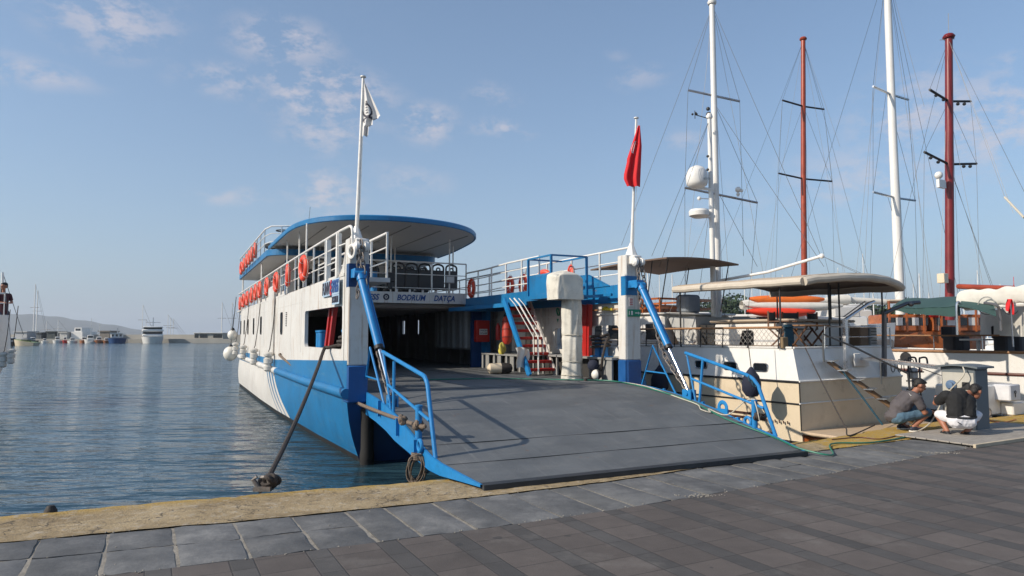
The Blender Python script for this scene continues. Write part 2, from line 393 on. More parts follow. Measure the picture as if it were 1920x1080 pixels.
while i < len(stations) - 6:
    n_ = random.choice((4, 4, 3, 4, 4)) if stations[i][1].x < 3 else random.choice((3, 4, 4))
    j = min(i + n_, len(stations) - 1)
    split = (stations[i][1].x < -1.6) or random.random() < .22
    cuts = [0, random.uniform(.44, .5), 1] if split else [0, 1]
    for c0_, c1_ in zip(cuts, cuts[1:]):
        t = random.uniform(.82, 1.16); zz = [random.uniform(-.004, .007) + .006 for _ in range(4)]
        L_ = (stations[j][1] - stations[i][1]).length; g = random.uniform(.010, .022) / L_; gd = .011
        def P(a, b):
            u0 = stations[i][1].lerp(stations[j][1], a); u1 = stations[i][2].lerp(stations[j][2], a); return u0.lerp(u1, b)
        na, nb = 6, 5; o = len(mb.v)
        for ia in range(na + 1):
            for ib in range(nb + 1):
                a = g + (1 - 2*g) * ia / na; b = c0_ + gd + (c1_ - c0_ - 2*gd) * ib / nb
                ed = ia in (0, na) or ib in (0, nb)
                pt = P(a + (random.uniform(-.012, .012) if ed else 0), b + (random.uniform(-.007, .007) if ed else 0))
                z = sum(z_*w for z_, w in zip(zz, ((1-a)*(1-b), a*(1-b), (1-a)*b, a*b)))
                pt.z = z - (random.uniform(.008, .014) if ed else 0)
                mb.v.append(tuple(pt)); tone.append(t)
        for ia in range(na):
            for ib in range(nb):
                a0 = o + ia*(nb+1) + ib; mb.f.append([a0, a0+1, a0+nb+2, a0+nb+1]); mb.m.append(0); mb.sm.append(True)
        for ring in ([o + ia*(nb+1) for ia in range(na+1)], [o + ia*(nb+1) + nb for ia in range(na, -1, -1)],
                     [o + na*(nb+1) + ib for ib in range(nb+1)], [o + ib for ib in range(nb, -1, -1)]):
            o2 = len(mb.v)
            for r_ in ring: x, y, z = mb.v[r_]; mb.v.append((x, y, z)); tone.append(t*.8)
            for r_ in ring: x, y, z = mb.v[r_]; mb.v.append((x, y, -.05)); tone.append(t*.8)
            m_ = len(ring)
            for q_ in range(m_ - 1): mb.f.append([o2+q_, o2+q_+1, o2+m_+q_+1, o2+m_+q_]); mb.m.append(0); mb.sm.append(False)
    i = j
o = len(mb.v)
for c0, c1, c2 in stations:
    nv_ = (c2 - c1).normalized()
    a = c1 - nv_ * .02; b = c2 + nv_ * .03
    mb.v += [(a.x, a.y, -.010), (b.x, b.y, -.010)]; tone += [1, 1]
for q_ in range(len(stations) - 1):
    a0 = o + q_*2; mb.f.append([a0, a0+1, a0+3, a0+2]); mb.m.append(1); mb.sm.append(True)
sl = mb.build('slab_path', [slabm, grout]); tag(sl, kind='structure')
al = sl.data.attributes.new('tone', 'FLOAT_COLOR', 'POINT')
for i_, t in enumerate(tone): al.data[i_].color = (t, t, t, 1)
# crumbled mortar and grit along the joints
mb = MB(); random.seed(12)
for _ in range(1500):
    st_ = random.choice(stations[20:-60]); w_e = random.random()
    base_ = st_[2] if w_e < .75 else (st_[1] if w_e < .9 else st_[1].lerp(st_[2], random.random()))
    if random.random() < .5: base_ = stations[20 + int((math.sin(random.randint(0, 9)*2.3)*.5+.5)*(len(stations)-120))][2] + Vector((random.gauss(0,.12), random.gauss(0,.03), 0))
    c_ = base_ + Vector((random.gauss(0,.03), random.gauss(0,.02), .004)); r_s = random.uniform(.003, .011)
    pts_ = [c_ + Vector((r_s*math.cos(a_)*random.uniform(.7,1.3), r_s*math.sin(a_)*random.uniform(.7,1.3), 0)) for a_ in (0,1.3,2.5,3.8,5.0)]; top_ = c_ + Vector((0,0,r_s*.9))
    for i_ in range(5): mb.poly([pts_[i_], pts_[(i_+1) % 5], top_])
tag(mb.build('grit', grout), kind='stuff')
# promenade paving
pm = bpy.data.materials.new('paving_blocks'); pm.use_nodes = True; nt = pm.node_tree; bs = nt.nodes['Principled BSDF']
bs.inputs['Roughness'].default_value = .8
tc = nt.nodes.new('ShaderNodeTexCoord').outputs['Object']
mp = nt.nodes.new('ShaderNodeMapping'); mp.vector_type = 'POINT'; mp.inputs['Rotation'].default_value = (0, 0, R(-27.5)); nt.links.new(tc, mp.inputs[0])
sx = nt.nodes.new('ShaderNodeSeparateXYZ'); nt.links.new(mp.outputs[0], sx.inputs[0]); s_, t_ = sx.outputs[0], sx.outputs[1]
per = .54
s1 = math_(nt, 'DIVIDE', s_, per); fr = math_(nt, 'FRACT', s1); fl = math_(nt, 'FLOOR', s1)
isd = math_(nt, 'LESS_THAN', fr, .31)
wn = nt.nodes.new('ShaderNodeTexWhiteNoise'); wn.noise_dimensions = '1D'; nt.links.new(math_(nt, 'ADD', fl, math_(nt, 'MULTIPLY', isd, .5)), wn.inputs['W'])
tt = math_(nt, 'ADD', math_(nt, 'DIVIDE', t_, .34), math_(nt, 'MULTIPLY', math_(nt, 'FLOOR', math_(nt, 'MULTIPLY', wn.outputs[0], 2)), .5))
ft = math_(nt, 'FRACT', tt); cell = math_(nt, 'FLOOR', tt)
d1 = math_(nt, 'MULTIPLY', math_(nt, 'MINIMUM', ft, math_(nt, 'SUBTRACT', 1, ft)), .34)
d2 = math_(nt, 'MULTIPLY', math_(nt, 'MINIMUM', math_(nt, 'MINIMUM', fr, math_(nt, 'SUBTRACT', 1, fr)), math_(nt, 'ABSOLUTE', math_(nt, 'SUBTRACT', fr, .31))), per)
dj = math_(nt, 'MINIMUM', d1, d2)
wob = noise(nt, tc, 12, 3)
joint = mrange(nt, math_(nt, 'ADD', dj, math_(nt, 'MULTIPLY', math_(nt, 'SUBTRACT', wob, .5), .006)), .002, .007, 1, 0)
wn2 = nt.nodes.new('ShaderNodeTexWhiteNoise'); wn2.noise_dimensions = '3D'
cx = nt.nodes.new('ShaderNodeCombineXYZ'); nt.links.new(fl, cx.inputs[0]); nt.links.new(cell, cx.inputs[1]); nt.links.new(isd, cx.inputs[2]); nt.links.new(cx.outputs[0], wn2.inputs['Vector'])
spk = noise(nt, tc, 160, 3, .8); med = noise(nt, tc, 3, 6, .7); big = noise(nt, tc, .5, 4)
br = ramp_mat(nt, spk, [(.30, (.060,.048,.042)), (.72, (.132,.112,.100))])
dk = ramp_mat(nt, spk, [(.30, (.046,.042,.040)), (.72, (.096,.089,.084))])
c = mixc(nt, isd, br, dk)
v = mrange(nt, wn2.outputs[0], 0, 1, .86, 1.14); c = mixc(nt, 1., c, v, 'MULTIPLY')
c = mixc(nt, 1., c, mrange(nt, med, .3, .7, .85, 1.15), 'MULTIPLY'); c = mixc(nt, 1., c, mrange(nt, big, .3, .7, .88, 1.12), 'MULTIPLY')
st = noise(nt, tc, 1.1, 8, .72); c = mixc(nt, mrange(nt, st, .54, .70, 0, .5), c, (.19,.172,.155)); c = mixc(nt, mrange(nt, st, .42, .28, 0, .45), c, (.035,.03,.028))
c = mixc(nt, math_(nt, 'MULTIPLY', joint, .75), c, (.035,.030,.027))
gum = noise(nt, tc, 5.5, 2, .3); c = mixc(nt, mrange(nt, gum, .735, .75, 0, .6), c, (.03,.03,.03))
nt.links.new(c, bs.inputs['Base Color'])
hh = math_(nt, 'SUBTRACT', math_(nt, 'MULTIPLY', spk, .25), joint)
nt.links.new(bump(nt, hh, .6, .004), bs.inputs['Normal'])
mb = MB(); pts = [stations[i_][2] for i_ in range(0, len(stations), 4)]
for a, b in zip(pts, pts[1:]):
    mb.poly([(a.x, a.y, 0), (a.x + 14, a.y - 30, 0), (b.x + 14, b.y - 30, 0), (b.x, b.y, 0)])
tag(mb.build('promenade_ground', pm), kind='structure')
# water
wm = bpy.data.materials.new('harbour_water'); wm.use_nodes = True; nt = wm.node_tree; bs = nt.nodes['Principled BSDF']
bs.inputs['Base Color'].default_value = (.022, .055, .078, 1); bs.inputs['Roughness'].default_value = .06; bs.inputs['IOR'].default_value = 1.33
tc = nt.nodes.new('ShaderNodeTexCoord').outputs['Object']
def stretch(sx_, sy_, rz):
    m = nt.nodes.new('ShaderNodeMapping'); m.inputs['Scale'].default_value = (sx_, sy_, 1); m.inputs['Rotation'].default_value = (0, 0, rz); nt.links.new(tc, m.inputs[0]); return m.outputs[0]
h1 = noise(nt, stretch(.5, 1.5, R(12)), 1.3, 2, .45); h2 = noise(nt, stretch(.6, 1.7, R(-8)), 3.2, 2, .5); h3 = noise(nt, stretch(.8, 1.5, R(20)), 11, 1, .5)
h0 = noise(nt, stretch(.3, .8, R(-20)), .25, 2, .5)
hh = math_(nt, 'ADD', math_(nt, 'MULTIPLY', h1, 1.0), math_(nt, 'ADD', math_(nt, 'MULTIPLY', h2, .30), math_(nt, 'ADD', math_(nt, 'MULTIPLY', h3, .06), math_(nt, 'MULTIPLY', h0, 1.0))))
gust = mrange(nt, noise(nt, stretch(.05, .16, R(8)), 1.0, 4, .6), .35, .65, .7, 1.1)
nt.links.new(bump(nt, math_(nt, 'MULTIPLY', hh, gust), 1.0, .21), bs.inputs['Normal'])
mb = MB(); mb.poly([(-3790, -55, WATER), (3790, -55, WATER), (3790, 4190, WATER), (-3790, 4190, WATER)])
tag(mb.build('water', wm), kind='structure')
# hill across the bay
hm = mat('hill_scrub', (.045, .055, .055), .95, var=.3, scale=.004, dirt=(.13,.11,.08), dirt_amt=.6, dscale=.01)
mb = MB(); prof = [(-3600, 70), (-3000, 96), (-2500, 101), (-2232, 94), (-2160, 91), (-2090, 83), (-1930, 60), (-1788, 37), (-1660, 5), (-1600, -6)]
def hill(a, b):
    t = a * (len(prof) - 1); i_ = min(int(t), len(prof) - 2); f_ = t - i_
    x = prof[i_][0] * (1-f_) + prof[i_+1][0] * f_; z = prof[i_][1] * (1-f_) + prof[i_+1][1] * f_
    y = 2700 + 900 * b; zz = (z + 6) * math.sin(math.pi * min(1, b * 1.0)) ** .8 - 6 + 2.5 * math.sin(x * .05 + b * 9) * (b > 0) * (b < 1)
    return (x * (1 + .12 * (b - .5)), y, zz)
mb.grid(hill, 80, 14); tag(mb.build('hill', hm), kind='structure')
# ------------------------------------------------------------------ the car ferry (local x = across, y = aft, z = up)
ferry = thing('car_ferry', 'white and blue open-bow car ferry with its grey ramp lowered on the quay', 'ferry', FO, FT)
CEILD = mat('shaded_interior_grey', (.16,.155,.15), .6, var=.15)  # dark grey puts the shade of the car space into the colour
BD2 = mat('deep_blue_paint', (.010,.085,.27), .45, var=.15, scale=3, dirt=(.02,.05,.12), dirt_amt=.5)
def hb(u): return 2.88 + .09 * min(1, max(0, (u - 4.35) / 3.5)) - (max(0, u - 23.5) ** 2) * .06
def hbw(u):                                            # half beam near the waterline
    for (a, x), (b, y) in zip(((4.35,2.60),(5.6,2.66),(7.2,2.74),(9.5,2.82),(12.3,2.92),(16,2.97)), ((5.6,2.66),(7.2,2.74),(9.5,2.82),(12.3,2.92),(16,2.97),(26,2.97))):
        if u <= b: return (x + (y - x) * (u - a) / (b - a)) - (max(0, u - 23.5) ** 2) * .06
    return 2.7
def hx(u, z):                                          # outer skin
    if z >= .68: return hb(u)
    t = min(1, (.68 - z) / 1.1); return hb(u) * (1 - t) + hbw(u) * t + .05 * math.sin(t * math.pi) - max(0, (-z - .42)) * .5
mb = MB(); us = [4.35 + (26 - 4.35) * (i / 36) for i in range(37)]; zs = [-1.1, -.75, -.5, -.34, -.2, 0, .25, .5, .68]
for s in (-1, 1):
    mb.grid(lambda a, b, s=s: (s * hx(us[round(a*36)], zs[round(b*8)]), us[round(a*36)] + (.22 * (.68 - zs[round(b*8)]) * (1 - a) ** 6), zs[round(b*8)]), 36, 8, 0, flip=s > 0)
hull = mb
def brow(z): return [(-hx(4.35, z), 4.35 + .22 * (.68 - z), z), (hx(4.35, z), 4.35 + .22 * (.68 - z), z)]
for z0, z1 in zip(zs, zs[1:]):
    a = brow(z0); b = brow(z1); hull.poly([a[0], a[1], b[1], b[0]], 2)  # blue bow plate with its shadow painted in as navy
a = [(-hx(26, z), 26, z) for z in zs]; b = [(hx(26, z), 26, z) for z in reversed(zs)]; hull.poly(list(reversed(a + b)), 0)
h_o = hull.build('hull', [B_, BOOT, BD], ferry)
for p in h_o.data.polygons:
    if p.material_index == 0 and p.center.z < -.34: p.material_index = 1
# white paint aft of the diagonal, with slanting slashes, blue above the belt: skins a few mm proud
def skin(mb, s, u0f, u1f, z0, z1, off, nu=20, nz=6, mi=0, zf=None):
    def fn(a, b):
        z = z0 + (z1 - z0) * b; u = u0f(z) + (u1f(z) - u0f(z)) * a
        if zf: z = z0 + (zf(u) - z0) * b
        return (s * (hx(u, z) + off), u, z)
    mb.grid(fn, nu, nz, mi, flip=s > 0)
dg = lambda z: 10.3 + (z + .34) * 2.4
mb = MB()
for s in (-1, 1):
    skin(mb, s, lambda z: dg(z) + 1.75, lambda z: 25.9, -.335, .62, .004, 30)
    for k_ in range(3): skin(mb, s, lambda z, k_=k_: dg(z) + .58 * k_ + .02 + .10 * (z + .34), lambda z, k_=k_: dg(z) + .58 * k_ + .50 - .12 * (z + .34), -.335, .62, .004, 2)
mb.build('white_stripes', W_, ferry)
wb = lambda u: .97 + .26 * max(0, min(1, 1 - (u - 4.35) / 8.5))
mb = MB()
for s in (-1, 1): skin(mb, s, lambda z: 4.352, lambda z: 25.9, .70, 1.2, .004, 40, 3, zf=wb)
mb.build('blue_band', B_, ferry)
mb = MB()
for s in (-1, 1):
    mb.tube([(s * (hb(u) + .02), u, .70 + .05 * max(0, (u - 14) / 10)) for u in [4.3, 4.5] + [5 + i for i in range(8)]], .085, 12, 0)
    mb.tube([(s * (hb(u) + .02), u, .70 + .05 * max(0, (u - 14) / 10)) for u in [12.0 + i for i in range(14)]], .085, 12, 1)
mb.build('belt', [B_, W_], ferry)
# side plating with openings
HOLES = {-1: [(4.72, 7.95, 1.40, 2.13)], 1: [(5.0, 6.05, 1.38, 1.84), (4.72, 4.86, 1.40, 1.84), (7.25, 7.8, 1.30, 1.80)]}
WINS = [(10.35, 1.64, 2.2, .26), (12.1, 1.68, 2.2, .0)] 
wu = {-1: [11.45, 16.15, 18.45, 20.5, 22.1, 23.7], 1: [18.4, 20.2, 22.1, 24.2, 12.8, 14.9]}
for s in (-1, 1):
    holes = HOLES[s] + [(u - .17, u + .17, 1.66, 2.2) for u in wu[s]]
    ub = sorted(set([4.60, 25.9] + [h for q in holes for h in q[:2]] + [5 + i for i in range(0, 21)]))
    zb = sorted(set([.68, 2.62] + [h for q in holes for h in q[2:]] + [1.2]))
    mb = MB()
    def inh(u, z): return any(h[0] <= u <= h[1] and h[2] <= z <= h[3] for h in holes)
    for u0, u1 in zip(ub, ub[1:]):
        for z0, z1 in zip(zb, zb[1:]):
            if inh((u0+u1)/2, (z0+z1)/2): continue
            o = [(s*hb(u0), u0, z0), (s*hb(u1), u1, z0), (s*hb(u1), u1, z1), (s*hb(u0), u0, z1)]
            i_ = [(s*(hb(u)-.07), u, z) for _, u, z in o]
            mb.poly(o if s < 0 and False else (o[::-1] if s < 0 else o), 0)
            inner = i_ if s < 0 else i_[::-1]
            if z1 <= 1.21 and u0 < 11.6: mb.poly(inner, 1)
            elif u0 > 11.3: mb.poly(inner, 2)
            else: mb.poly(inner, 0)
    mb.box(min(s*(hb(5)-.075), s*(hb(5)+.005)), max(s*(hb(5)-.075), s*(hb(5)+.005)), 4.6, 11, 2.62, 2.665)
    mb.box(min(s*(hb(15)-.075), s*(hb(15)+.005)), max(s*(hb(15)-.075), s*(hb(15)+.005)), 11, 25.9, 2.62, 2.665)
    for (a0, a1, c0, c1) in holes:                      # rims and rounded corners
        r = .09 if a1 - a0 > .4 else .05
        rim = []
        for cx_, cz, st in ((a1-r, c1-r, 0), (a0+r, c1-r, 90), (a0+r, c0+r, 180), (a1-r, c0+r, 270)):
            for q in range(5):
                an = R(st + q * 22.5); rim.append((cx_ + r*math.cos(an), cz + r*math.sin(an)))
        n = len(rim)
        def yy(u, d): return s * (hb(u) - d)
        for q in range(n):
            p0, p1 = rim[q], rim[(q+1) % n]
            mb.poly([(yy(p0[0],0),*p0), (yy(p1[0],0),*p1), (yy(p1[0],.07),*p1), (yy(p0[0],.07),*p0)], 0)
        for q, (cu, cz) in enumerate(((a1,c1),(a0,c1),(a0,c0),(a1,c0))):
            arc = rim[q*5:q*5+5]
            for d in (0, .07):
                for g in range(4): mb.poly([(yy(cu,d),cu,cz), (yy(arc[g][0],d),*arc[g]), (yy(arc[g+1][0],d),*arc[g+1])], 0)
    for u in (5.9, 8.4, 9.9, 12.2, 15.4, 17.6, 19.7, 21.6):           # weld seams
        mb.box(min(s*hb(u), s*(hb(u)+.0035)), max(s*hb(u), s*(hb(u)+.0035)), u, u+.022, 2.16 if 4.7 < u < 8 else 1.27, 2.6)
    mb.box(min(s*2.965, s*2.974), max(s*2.965, s*2.974), 8.2, 25, 2.335, 2.35)
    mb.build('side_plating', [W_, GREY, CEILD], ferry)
    # deck side windows
    for u in wu[s]:
        if s < 0 or u in (12.8, 14.9):
            m = MB(); m.rbox(min(s*(hb(u)-.05), s*(hb(u)-.03)), max(s*(hb(u)-.05), s*(hb(u)-.03)), u-.15, u+.15, 1.69, 2.17, .01)
            if u in (11.45,): pass
            f_ = MB(); rp = []
            for cx_, cz, st in ((u+.11, 2.14, 0), (u-.11, 2.14, 90), (u-.11, 1.72, 180), (u+.11, 1.72, 270)):
                for q in range(4): an = R(st + q*30); rp.append((s*(hb(u)+.004), cx_ + .06*math.cos(an), cz + .06*math.sin(an)))
            f_.tube(rp, .014, 6, 0, closed=True)
            fr_ = f_.build('window_frame', BLK, ferry); 
            if u not in (20.5, 22.1, 18.45, 16.15): m.build('pane', GLASS, fr_)
mb = MB(); mb.rbox(-3.06, -2.9, 12.75, 13.7, 1.1, 2.98, .05); mb.build('side_trunk', W_, ferry)
for k_ in range(8):
    mb = MB(); mb.box(-2.985, -2.972, 10.55, 10.68, 1.85+k_*.045, 1.872+k_*.045); mb.build('vent_slot', BLK, ferry)
# bow pillars, gussets, hawse blocks
for s in (-1, 1):
    mb = MB()
    xo = s * 2.88; xi = s * 2.55; a, b = min(xo, xi), max(xo, xi)
    mb.rbox(a, b, 4.32, 4.62, 1.15, 3.22, .015, 0)
    mb.rbox(a-.003, b+.003, 4.30, 4.64, .55, 1.15, .02, 2)
    mb.box(a-.003, b+.003, 4.315, 4.5, 2.42, 2.80, 1 if s > 0 else 1)
    if s < 0:
        arc = [(4.62, 3.12)] + [(4.62 + .75 * (1 - math.cos(R(t))), 2.62 + .5 * (1 - math.sin(R(t)))) for t in range(0, 91, 10)] + [(4.62, 2.62)]
    else: arc = [(4.62, 2.9), (4.75, 2.75), (4.95, 2.66), (4.62, 2.62)]
    fo = [(s*2.885, u, z) for u, z in arc]; fi = [(s*2.82, u, z) for u, z in arc]
    mb.poly(fo, 0); mb.poly(fi[::-1], 0)
    for q in range(len(arc) - 1): mb.poly([fo[q], fo[q+1], fi[q+1], fi[q]], 0)
    mb.build('bow_pillar', [W_, BD if s < 0 else B_, BD2], ferry)
    # chain fairlead and ram bracket on the pillar
    mb = MB(); mb.rbox(s*2.72-.1, s*2.72+.1, 4.16, 4.33, 3.02, 3.2, .02, 0)
    mb.lathe([(.05,-.13),(.085,-.10),(.085,-.05),(.045,-.03),(.045,.03),(.085,.05),(.085,.10),(.05,.13)], (s*2.72, 4.15, 3.06), (1,0,0), 14, 0)
    mb.build('fairlead', WR, ferry)
    xb = s*(2.77 if s < 0 else 2.66); mb = MB(); mb.box(xb-.08, xb+.08, 4.02, 4.33, 2.56, 2.70); mb.lathe([(.06,-.10),(.06,.10)], (xb, 4.03, 2.60), (1,0,0), 14)
    mb.build('ram_bracket', B2, ferry)
# rubber bow fender pipes
for s in (-1, 1):
    mb = MB(); mb.lathe([(.10,-.75),(.105,-.5),(.12,-.4),(.12,-.3),(.105,-.2),(.105,.3),(.125,.42),(.10,.46)], (s*2.52, 4.42, 0), (0,0,1), 12)
    mb.build('bow_fender', mat('shaded_rubber', (.010,.009,.009), .8, var=.4, bump=.6), ferry)  # rubber coloured darker to paint in the shadow at the bow
# main deck, bow sill
mb = MB(); mb.box(-2.8, 2.8, 4.66, 25.9, .5, .72); mb.box(-2.54, 2.54, 4.50, 4.66, .45, .712)
for v in (-1.8, -.6, .6, 1.8): mb.box(v-.02, v+.02, 4.9, 11.5, .72, .727)
mb.build('car_deck', DECK, ferry)
# the car space aft: bulkhead, ribs and side trunks
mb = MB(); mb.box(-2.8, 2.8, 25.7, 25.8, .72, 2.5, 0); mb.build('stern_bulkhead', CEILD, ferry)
for u in [9 + 1.15 * i for i in range(15)]:
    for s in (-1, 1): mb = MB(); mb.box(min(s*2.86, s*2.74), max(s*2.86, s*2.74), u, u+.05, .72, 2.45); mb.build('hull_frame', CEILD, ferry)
for k_ in range(6):
    mb = MB(); mb.rbox(2.15 + .04 * (k_ % 2), 2.72, 11.7 + k_*.5, 12.0 + k_*.5, 1.2, 2.4, .06); mb.build('side_trunk', GREY, ferry)
mb = MB(); mb.box(2.2, 2.85, 11.35, 11.45, .72, 2.45, 0); mb.box(2.50, 2.62, 10.98, 11.34, .72, 2.42, 1); mb.build('blue_bulkhead', [BD, B_], ferry)  # navy paints the unlit blue, the bright strip its lit part
# grey slatted lockers along the starboard bulwark
for (u0, u1) in ((8.5, 10.9),):
    mb = MB(); mb.box(2.30, 2.8, u0, u1, 1.10, 1.14)
    for k_ in range(7):
        u = u0 + k_*(u1-u0-.1)/6; mb.box(2.32, 2.36, u, u+(.22 if k_ % 2 else .10), .72, 1.10, 0)
    mb.box(2.42, 2.8, u0, u1, .72, 1.10, 1); mb.box(2.3, 2.8, u0-.03, u0, .72, 1.14)
    mb.build('side_locker', [GREY, DARK], ferry)
mb = MB(); mb.box(2.45, 2.82, 4.7, 8.5, 1.14, 1.18)
for u in (4.75, 5.0, 5.55, 6.35, 6.95, 7.6, 8.1): mb.box(2.48, 2.52, u, u+.05 if u > 5.2 else u+.22, .72, 1.14)
mb.box(2.66, 2.82, 4.7, 8.5, .72, 1.14, 1); mb.build('side_locker', [GREY, DARK], ferry)
# upper deck slabs: port and starboard gangways and the full width deck aft of the well
mb = MB(); mb.box(-2.86, -2.1, 4.66, 11.3, 2.54, 2.615); mb.build('port_gangway', CEIL, ferry)
mb = MB(); mb.box(2.02, 2.86, 6.9, 11.3, 2.54, 2.615); mb.build('starboard_gangway', CEIL, ferry)
mb = MB(); mb.box(1.97, 2.02, 6.9, 11.3, 2.42, 2.66, 0); mb.box(1.98, 2.84, 6.85, 6.9, 2.42, 2.66, 0)
mb.box(2.76, 2.80, 4.64, 11.3, 2.3, 2.67, 0); mb.box(1.70, 2.76, 10.9, 11.3, 2.30, 2.40, 0)
mb.beam((2.0, 7.5, 2.38), (1.5, 11.3, 2.34), .05, .1, 0)
mb.build('blue_fascia', B_, ferry)
mb = MB(); mb.box(-2.88, 2.88, 11.34, 25.85, 2.50, 2.61, 0)
for u in [12 + 1.3*i for i in range(10)]: mb.box(-2.8, 2.8, u, u+.08, 2.40, 2.50, 0)
mb.build('upper_deck', CEIL, ferry)
sb = MB(); sb.box(-2.1, 2.0, 11.24, 11.34, 2.50, 2.80); sb = sb.build('name_beam', W_, ferry)
text('FUNNY EXPRESS', .215, (-.54, 11.234, 2.64), (R(90), 0, 0), SIGN_B, sb, shear=.25, off=.006, align='RIGHT', sx=.92)
text('BODRUM', .215, (.36, 11.234, 2.64), (R(90), 0, 0), SIGN_B, sb, shear=.25, off=.006, sx=.88)
text('DATÇA', .215, (1.32, 11.234, 2.64), (R(90), 0, 0), SIGN_B, sb, shear=.25, off=.006, sx=.85)
mb = MB(); mb.torus((-.33, 11.235, 2.655), .065, .022, (0,1,0), 20, 6, flat=.3); mb.lathe([(.02,0),(.02,.006)], (-.33, 11.238, 2.655), (0,-1,0), 12); mb.build('emblem', INK, sb)
# name board on the port bow
bd = MB(); bd.box(-2.952, -2.945, 4.72, 6.15, 2.33, 2.60); bd.box(-2.952, -2.945, 4.72, 5.3, 2.16, 2.325); bd = bd.build('name_board', mat('pale_blue_board', (.35,.47,.6), .5), ferry)
text('FUNNY', .29, (-2.956, 5.78, 2.46), (R(90), 0, R(-90)), INK, bd, off=.012, sx=.80, shear=.1)
text('EXPRESS', .29, (-2.956, 5.06, 2.46), (R(90), 0, R(-90)), SIGN_B, bd, off=.008, sx=.56, shear=.1)
text('E', .36, (-2.960, 5.38, 2.45), (R(90), 0, R(-90)), SIGN_R, bd, off=.012, sx=.7, shear=.1)
text('BODRUM', .15, (-2.956, 5.01, 2.24), (R(90), 0, R(-90)), INK, bd, off=.004, sx=.8)
# railings of tube
def rail(name, pts, heights, post_every, r=.018, m=WR, par=ferry, up=None, pr=.016):
    mb = MB(); P = [Vector(p) for p in pts]
    for i, h in enumerate(heights): mb.tube([p + Vector((0,0,h)) for p in P], r * (1.25 if i == 0 else .75), 8)
    L = [0]
    for a, b in zip(P, P[1:]): L.append(L[-1] + (b - a).length)
    n = max(1, round(L[-1] / post_every))
    for k_ in range(n + 1):
        d = L[-1] * k_ / n; i = max(j for j in range(len(L)) if L[j] <= d + 1e-6); i = min(i, len(P) - 2)
        p = P[i].lerp(P[i+1], (d - L[i]) / max(1e-6, L[i+1] - L[i])); mb.beam(p, p + Vector((0,0,heights[0])), pr*2, pr*2)
    return mb.build(name, m, par)
rail('port_railing', [(-2.9, 5.0, 2.66), (-2.93, 8, 2.66), (-2.95, 11.3, 2.66), (-2.95, 18, 2.66), (-2.95, 25.5, 2.66), (2.9, 25.5, 2.66)], (.75, .5, .25), 1.15)
mb = MB(); mb.tube(spline([(-2.9, 5.0, 3.41), (-2.88, 4.5, 3.41), (-2.87, 4.30, 3.40), (-2.86, 4.22, 3.33), (-2.85, 4.22, 3.1)], 5), .024); mb.tube([(-2.9,5.0,3.16),(-2.87,4.6,3.16)], .014)
mb.build('railing_end', WR, ferry)
rail('port_inner_railing', [(-2.12, 4.8, 2.61), (-2.12, 11.2, 2.61)], (.8, .55, .3), 1.0)
for u in (5.0, 5.9): 
    mb = MB(); mb.box(-2.94, -2.86, u, u+.1, 2.62, 3.38); mb.build('rail_stanchion', WR, ferry)
rail('deck_front_railing', [(-2.1, 11.3, 2.80), (2.0, 11.3, 2.80)], (.84, .5, .12), .95, r=.016)
rail('starboard_railing', [(2.9, 4.6, 2.66), (2.92, 8, 2.66), (2.95, 11.3, 2.66), (2.95, 25, 2.66)], (.76, .5, .25), 1.2)
rail('starboard_inner_railing', [(2.0, 6.9, 2.66), (2.0, 8.5, 2.66), (2.0, 10, 2.62), (2.0, 11.3, 2.62)], (.76, .55, .36, .18), .85)
# canopy over the upper deck: superellipse front, blue edge, panelled underside
mb = MB(); out = [(p.x, p.y) for p in spline([(x, y, 0) for x, y in ((2.76,15.8),(2.66,14.2),(2.48,12.73),(2.27,11.44),(2.02,10.67),(1.65,10.05),(1.13,9.55),(.50,9.22),(-.3,9.03),(-1.0,9.05),(-1.59,9.21),(-2.08,9.5),(-2.48,9.98),(-2.70,10.6),(-2.81,11.4),(-2.84,12.7),(-2.84,15.8))], 4)]
cen = (-.10, 13.0)
def cz(x, y): return 4.31 + .05 * (1 - min(1, ((x + .10) / 2.8) ** 2))
n = len(out)
for z_, mi_, sc in ((0, 1, .985), (.10, 0, .985)):
    rings = [[(cen[0] + (x-cen[0])*q*sc, cen[1] + (y-cen[1])*q*sc, cz(cen[0]+(x-cen[0])*q, 0) + z_ + (.03*(1-q) if z_ else 0)) for x, y in out] for q in (1, .75, .5, .25, .02)]
    for ra, rb in zip(rings, rings[1:]):
        for i in range(n):
            j = (i+1) % n; f = [ra[i], ra[j], rb[j], rb[i]]; mb.add(f, [(0,1,2,3) if z_ else (3,2,1,0)], mi_, True)
prof = [(.985, 0), (1.0, -.02), (1.006, .0), (1.006, .09), (.997, .12), (.985, .10)]
for (q0, z0), (q1, z1) in zip(prof, prof[1:]):
    for i in range(n - 1):
        f = []
        for (x, y), q, z_ in ((out[i], q0, z0), (out[i+1], q0, z0), (out[i+1], q1, z1), (out[i], q1, z1)): f.append((cen[0]+(x-cen[0])*q, cen[1]+(y-cen[1])*q, cz(cen[0]+(x-cen[0]),0)+z_))
        mb.add(f, [(0,1,2,3)], 0, True)
for k_ in range(-2, 3):
    x = k_ * .95 - .18; mb.box(x-.012, x+.012, 9.6 + abs(k_)*.45, 15.7, cz(x,0)-.014, cz(x,0)+.01, 2)
mb.build('canopy', [B_, CEIL, GREY], ferry)
for (v, u) in ((-.15, 11.45), (1.55, 11.45), (2.1, 12.6), (-2.55, 11.6), (-2.6, 13.4), (-1.2, 11.45), (.7, 14), (2.2, 15), (-2.6, 10.2)):
    mb = MB(); mb.tube([(v, u, 2.61), (v, u, cz(v,0)+.01)], .022, 8); mb.build('canopy_post', WR, ferry)
mb = MB(); mb.tube([(1.2, 15.0, 4.55), (1.2, 15.0, 5.05)], .035, 8); mb.ball((1.2,15,5.1), .05); mb.build('canopy_light', W_, ferry)
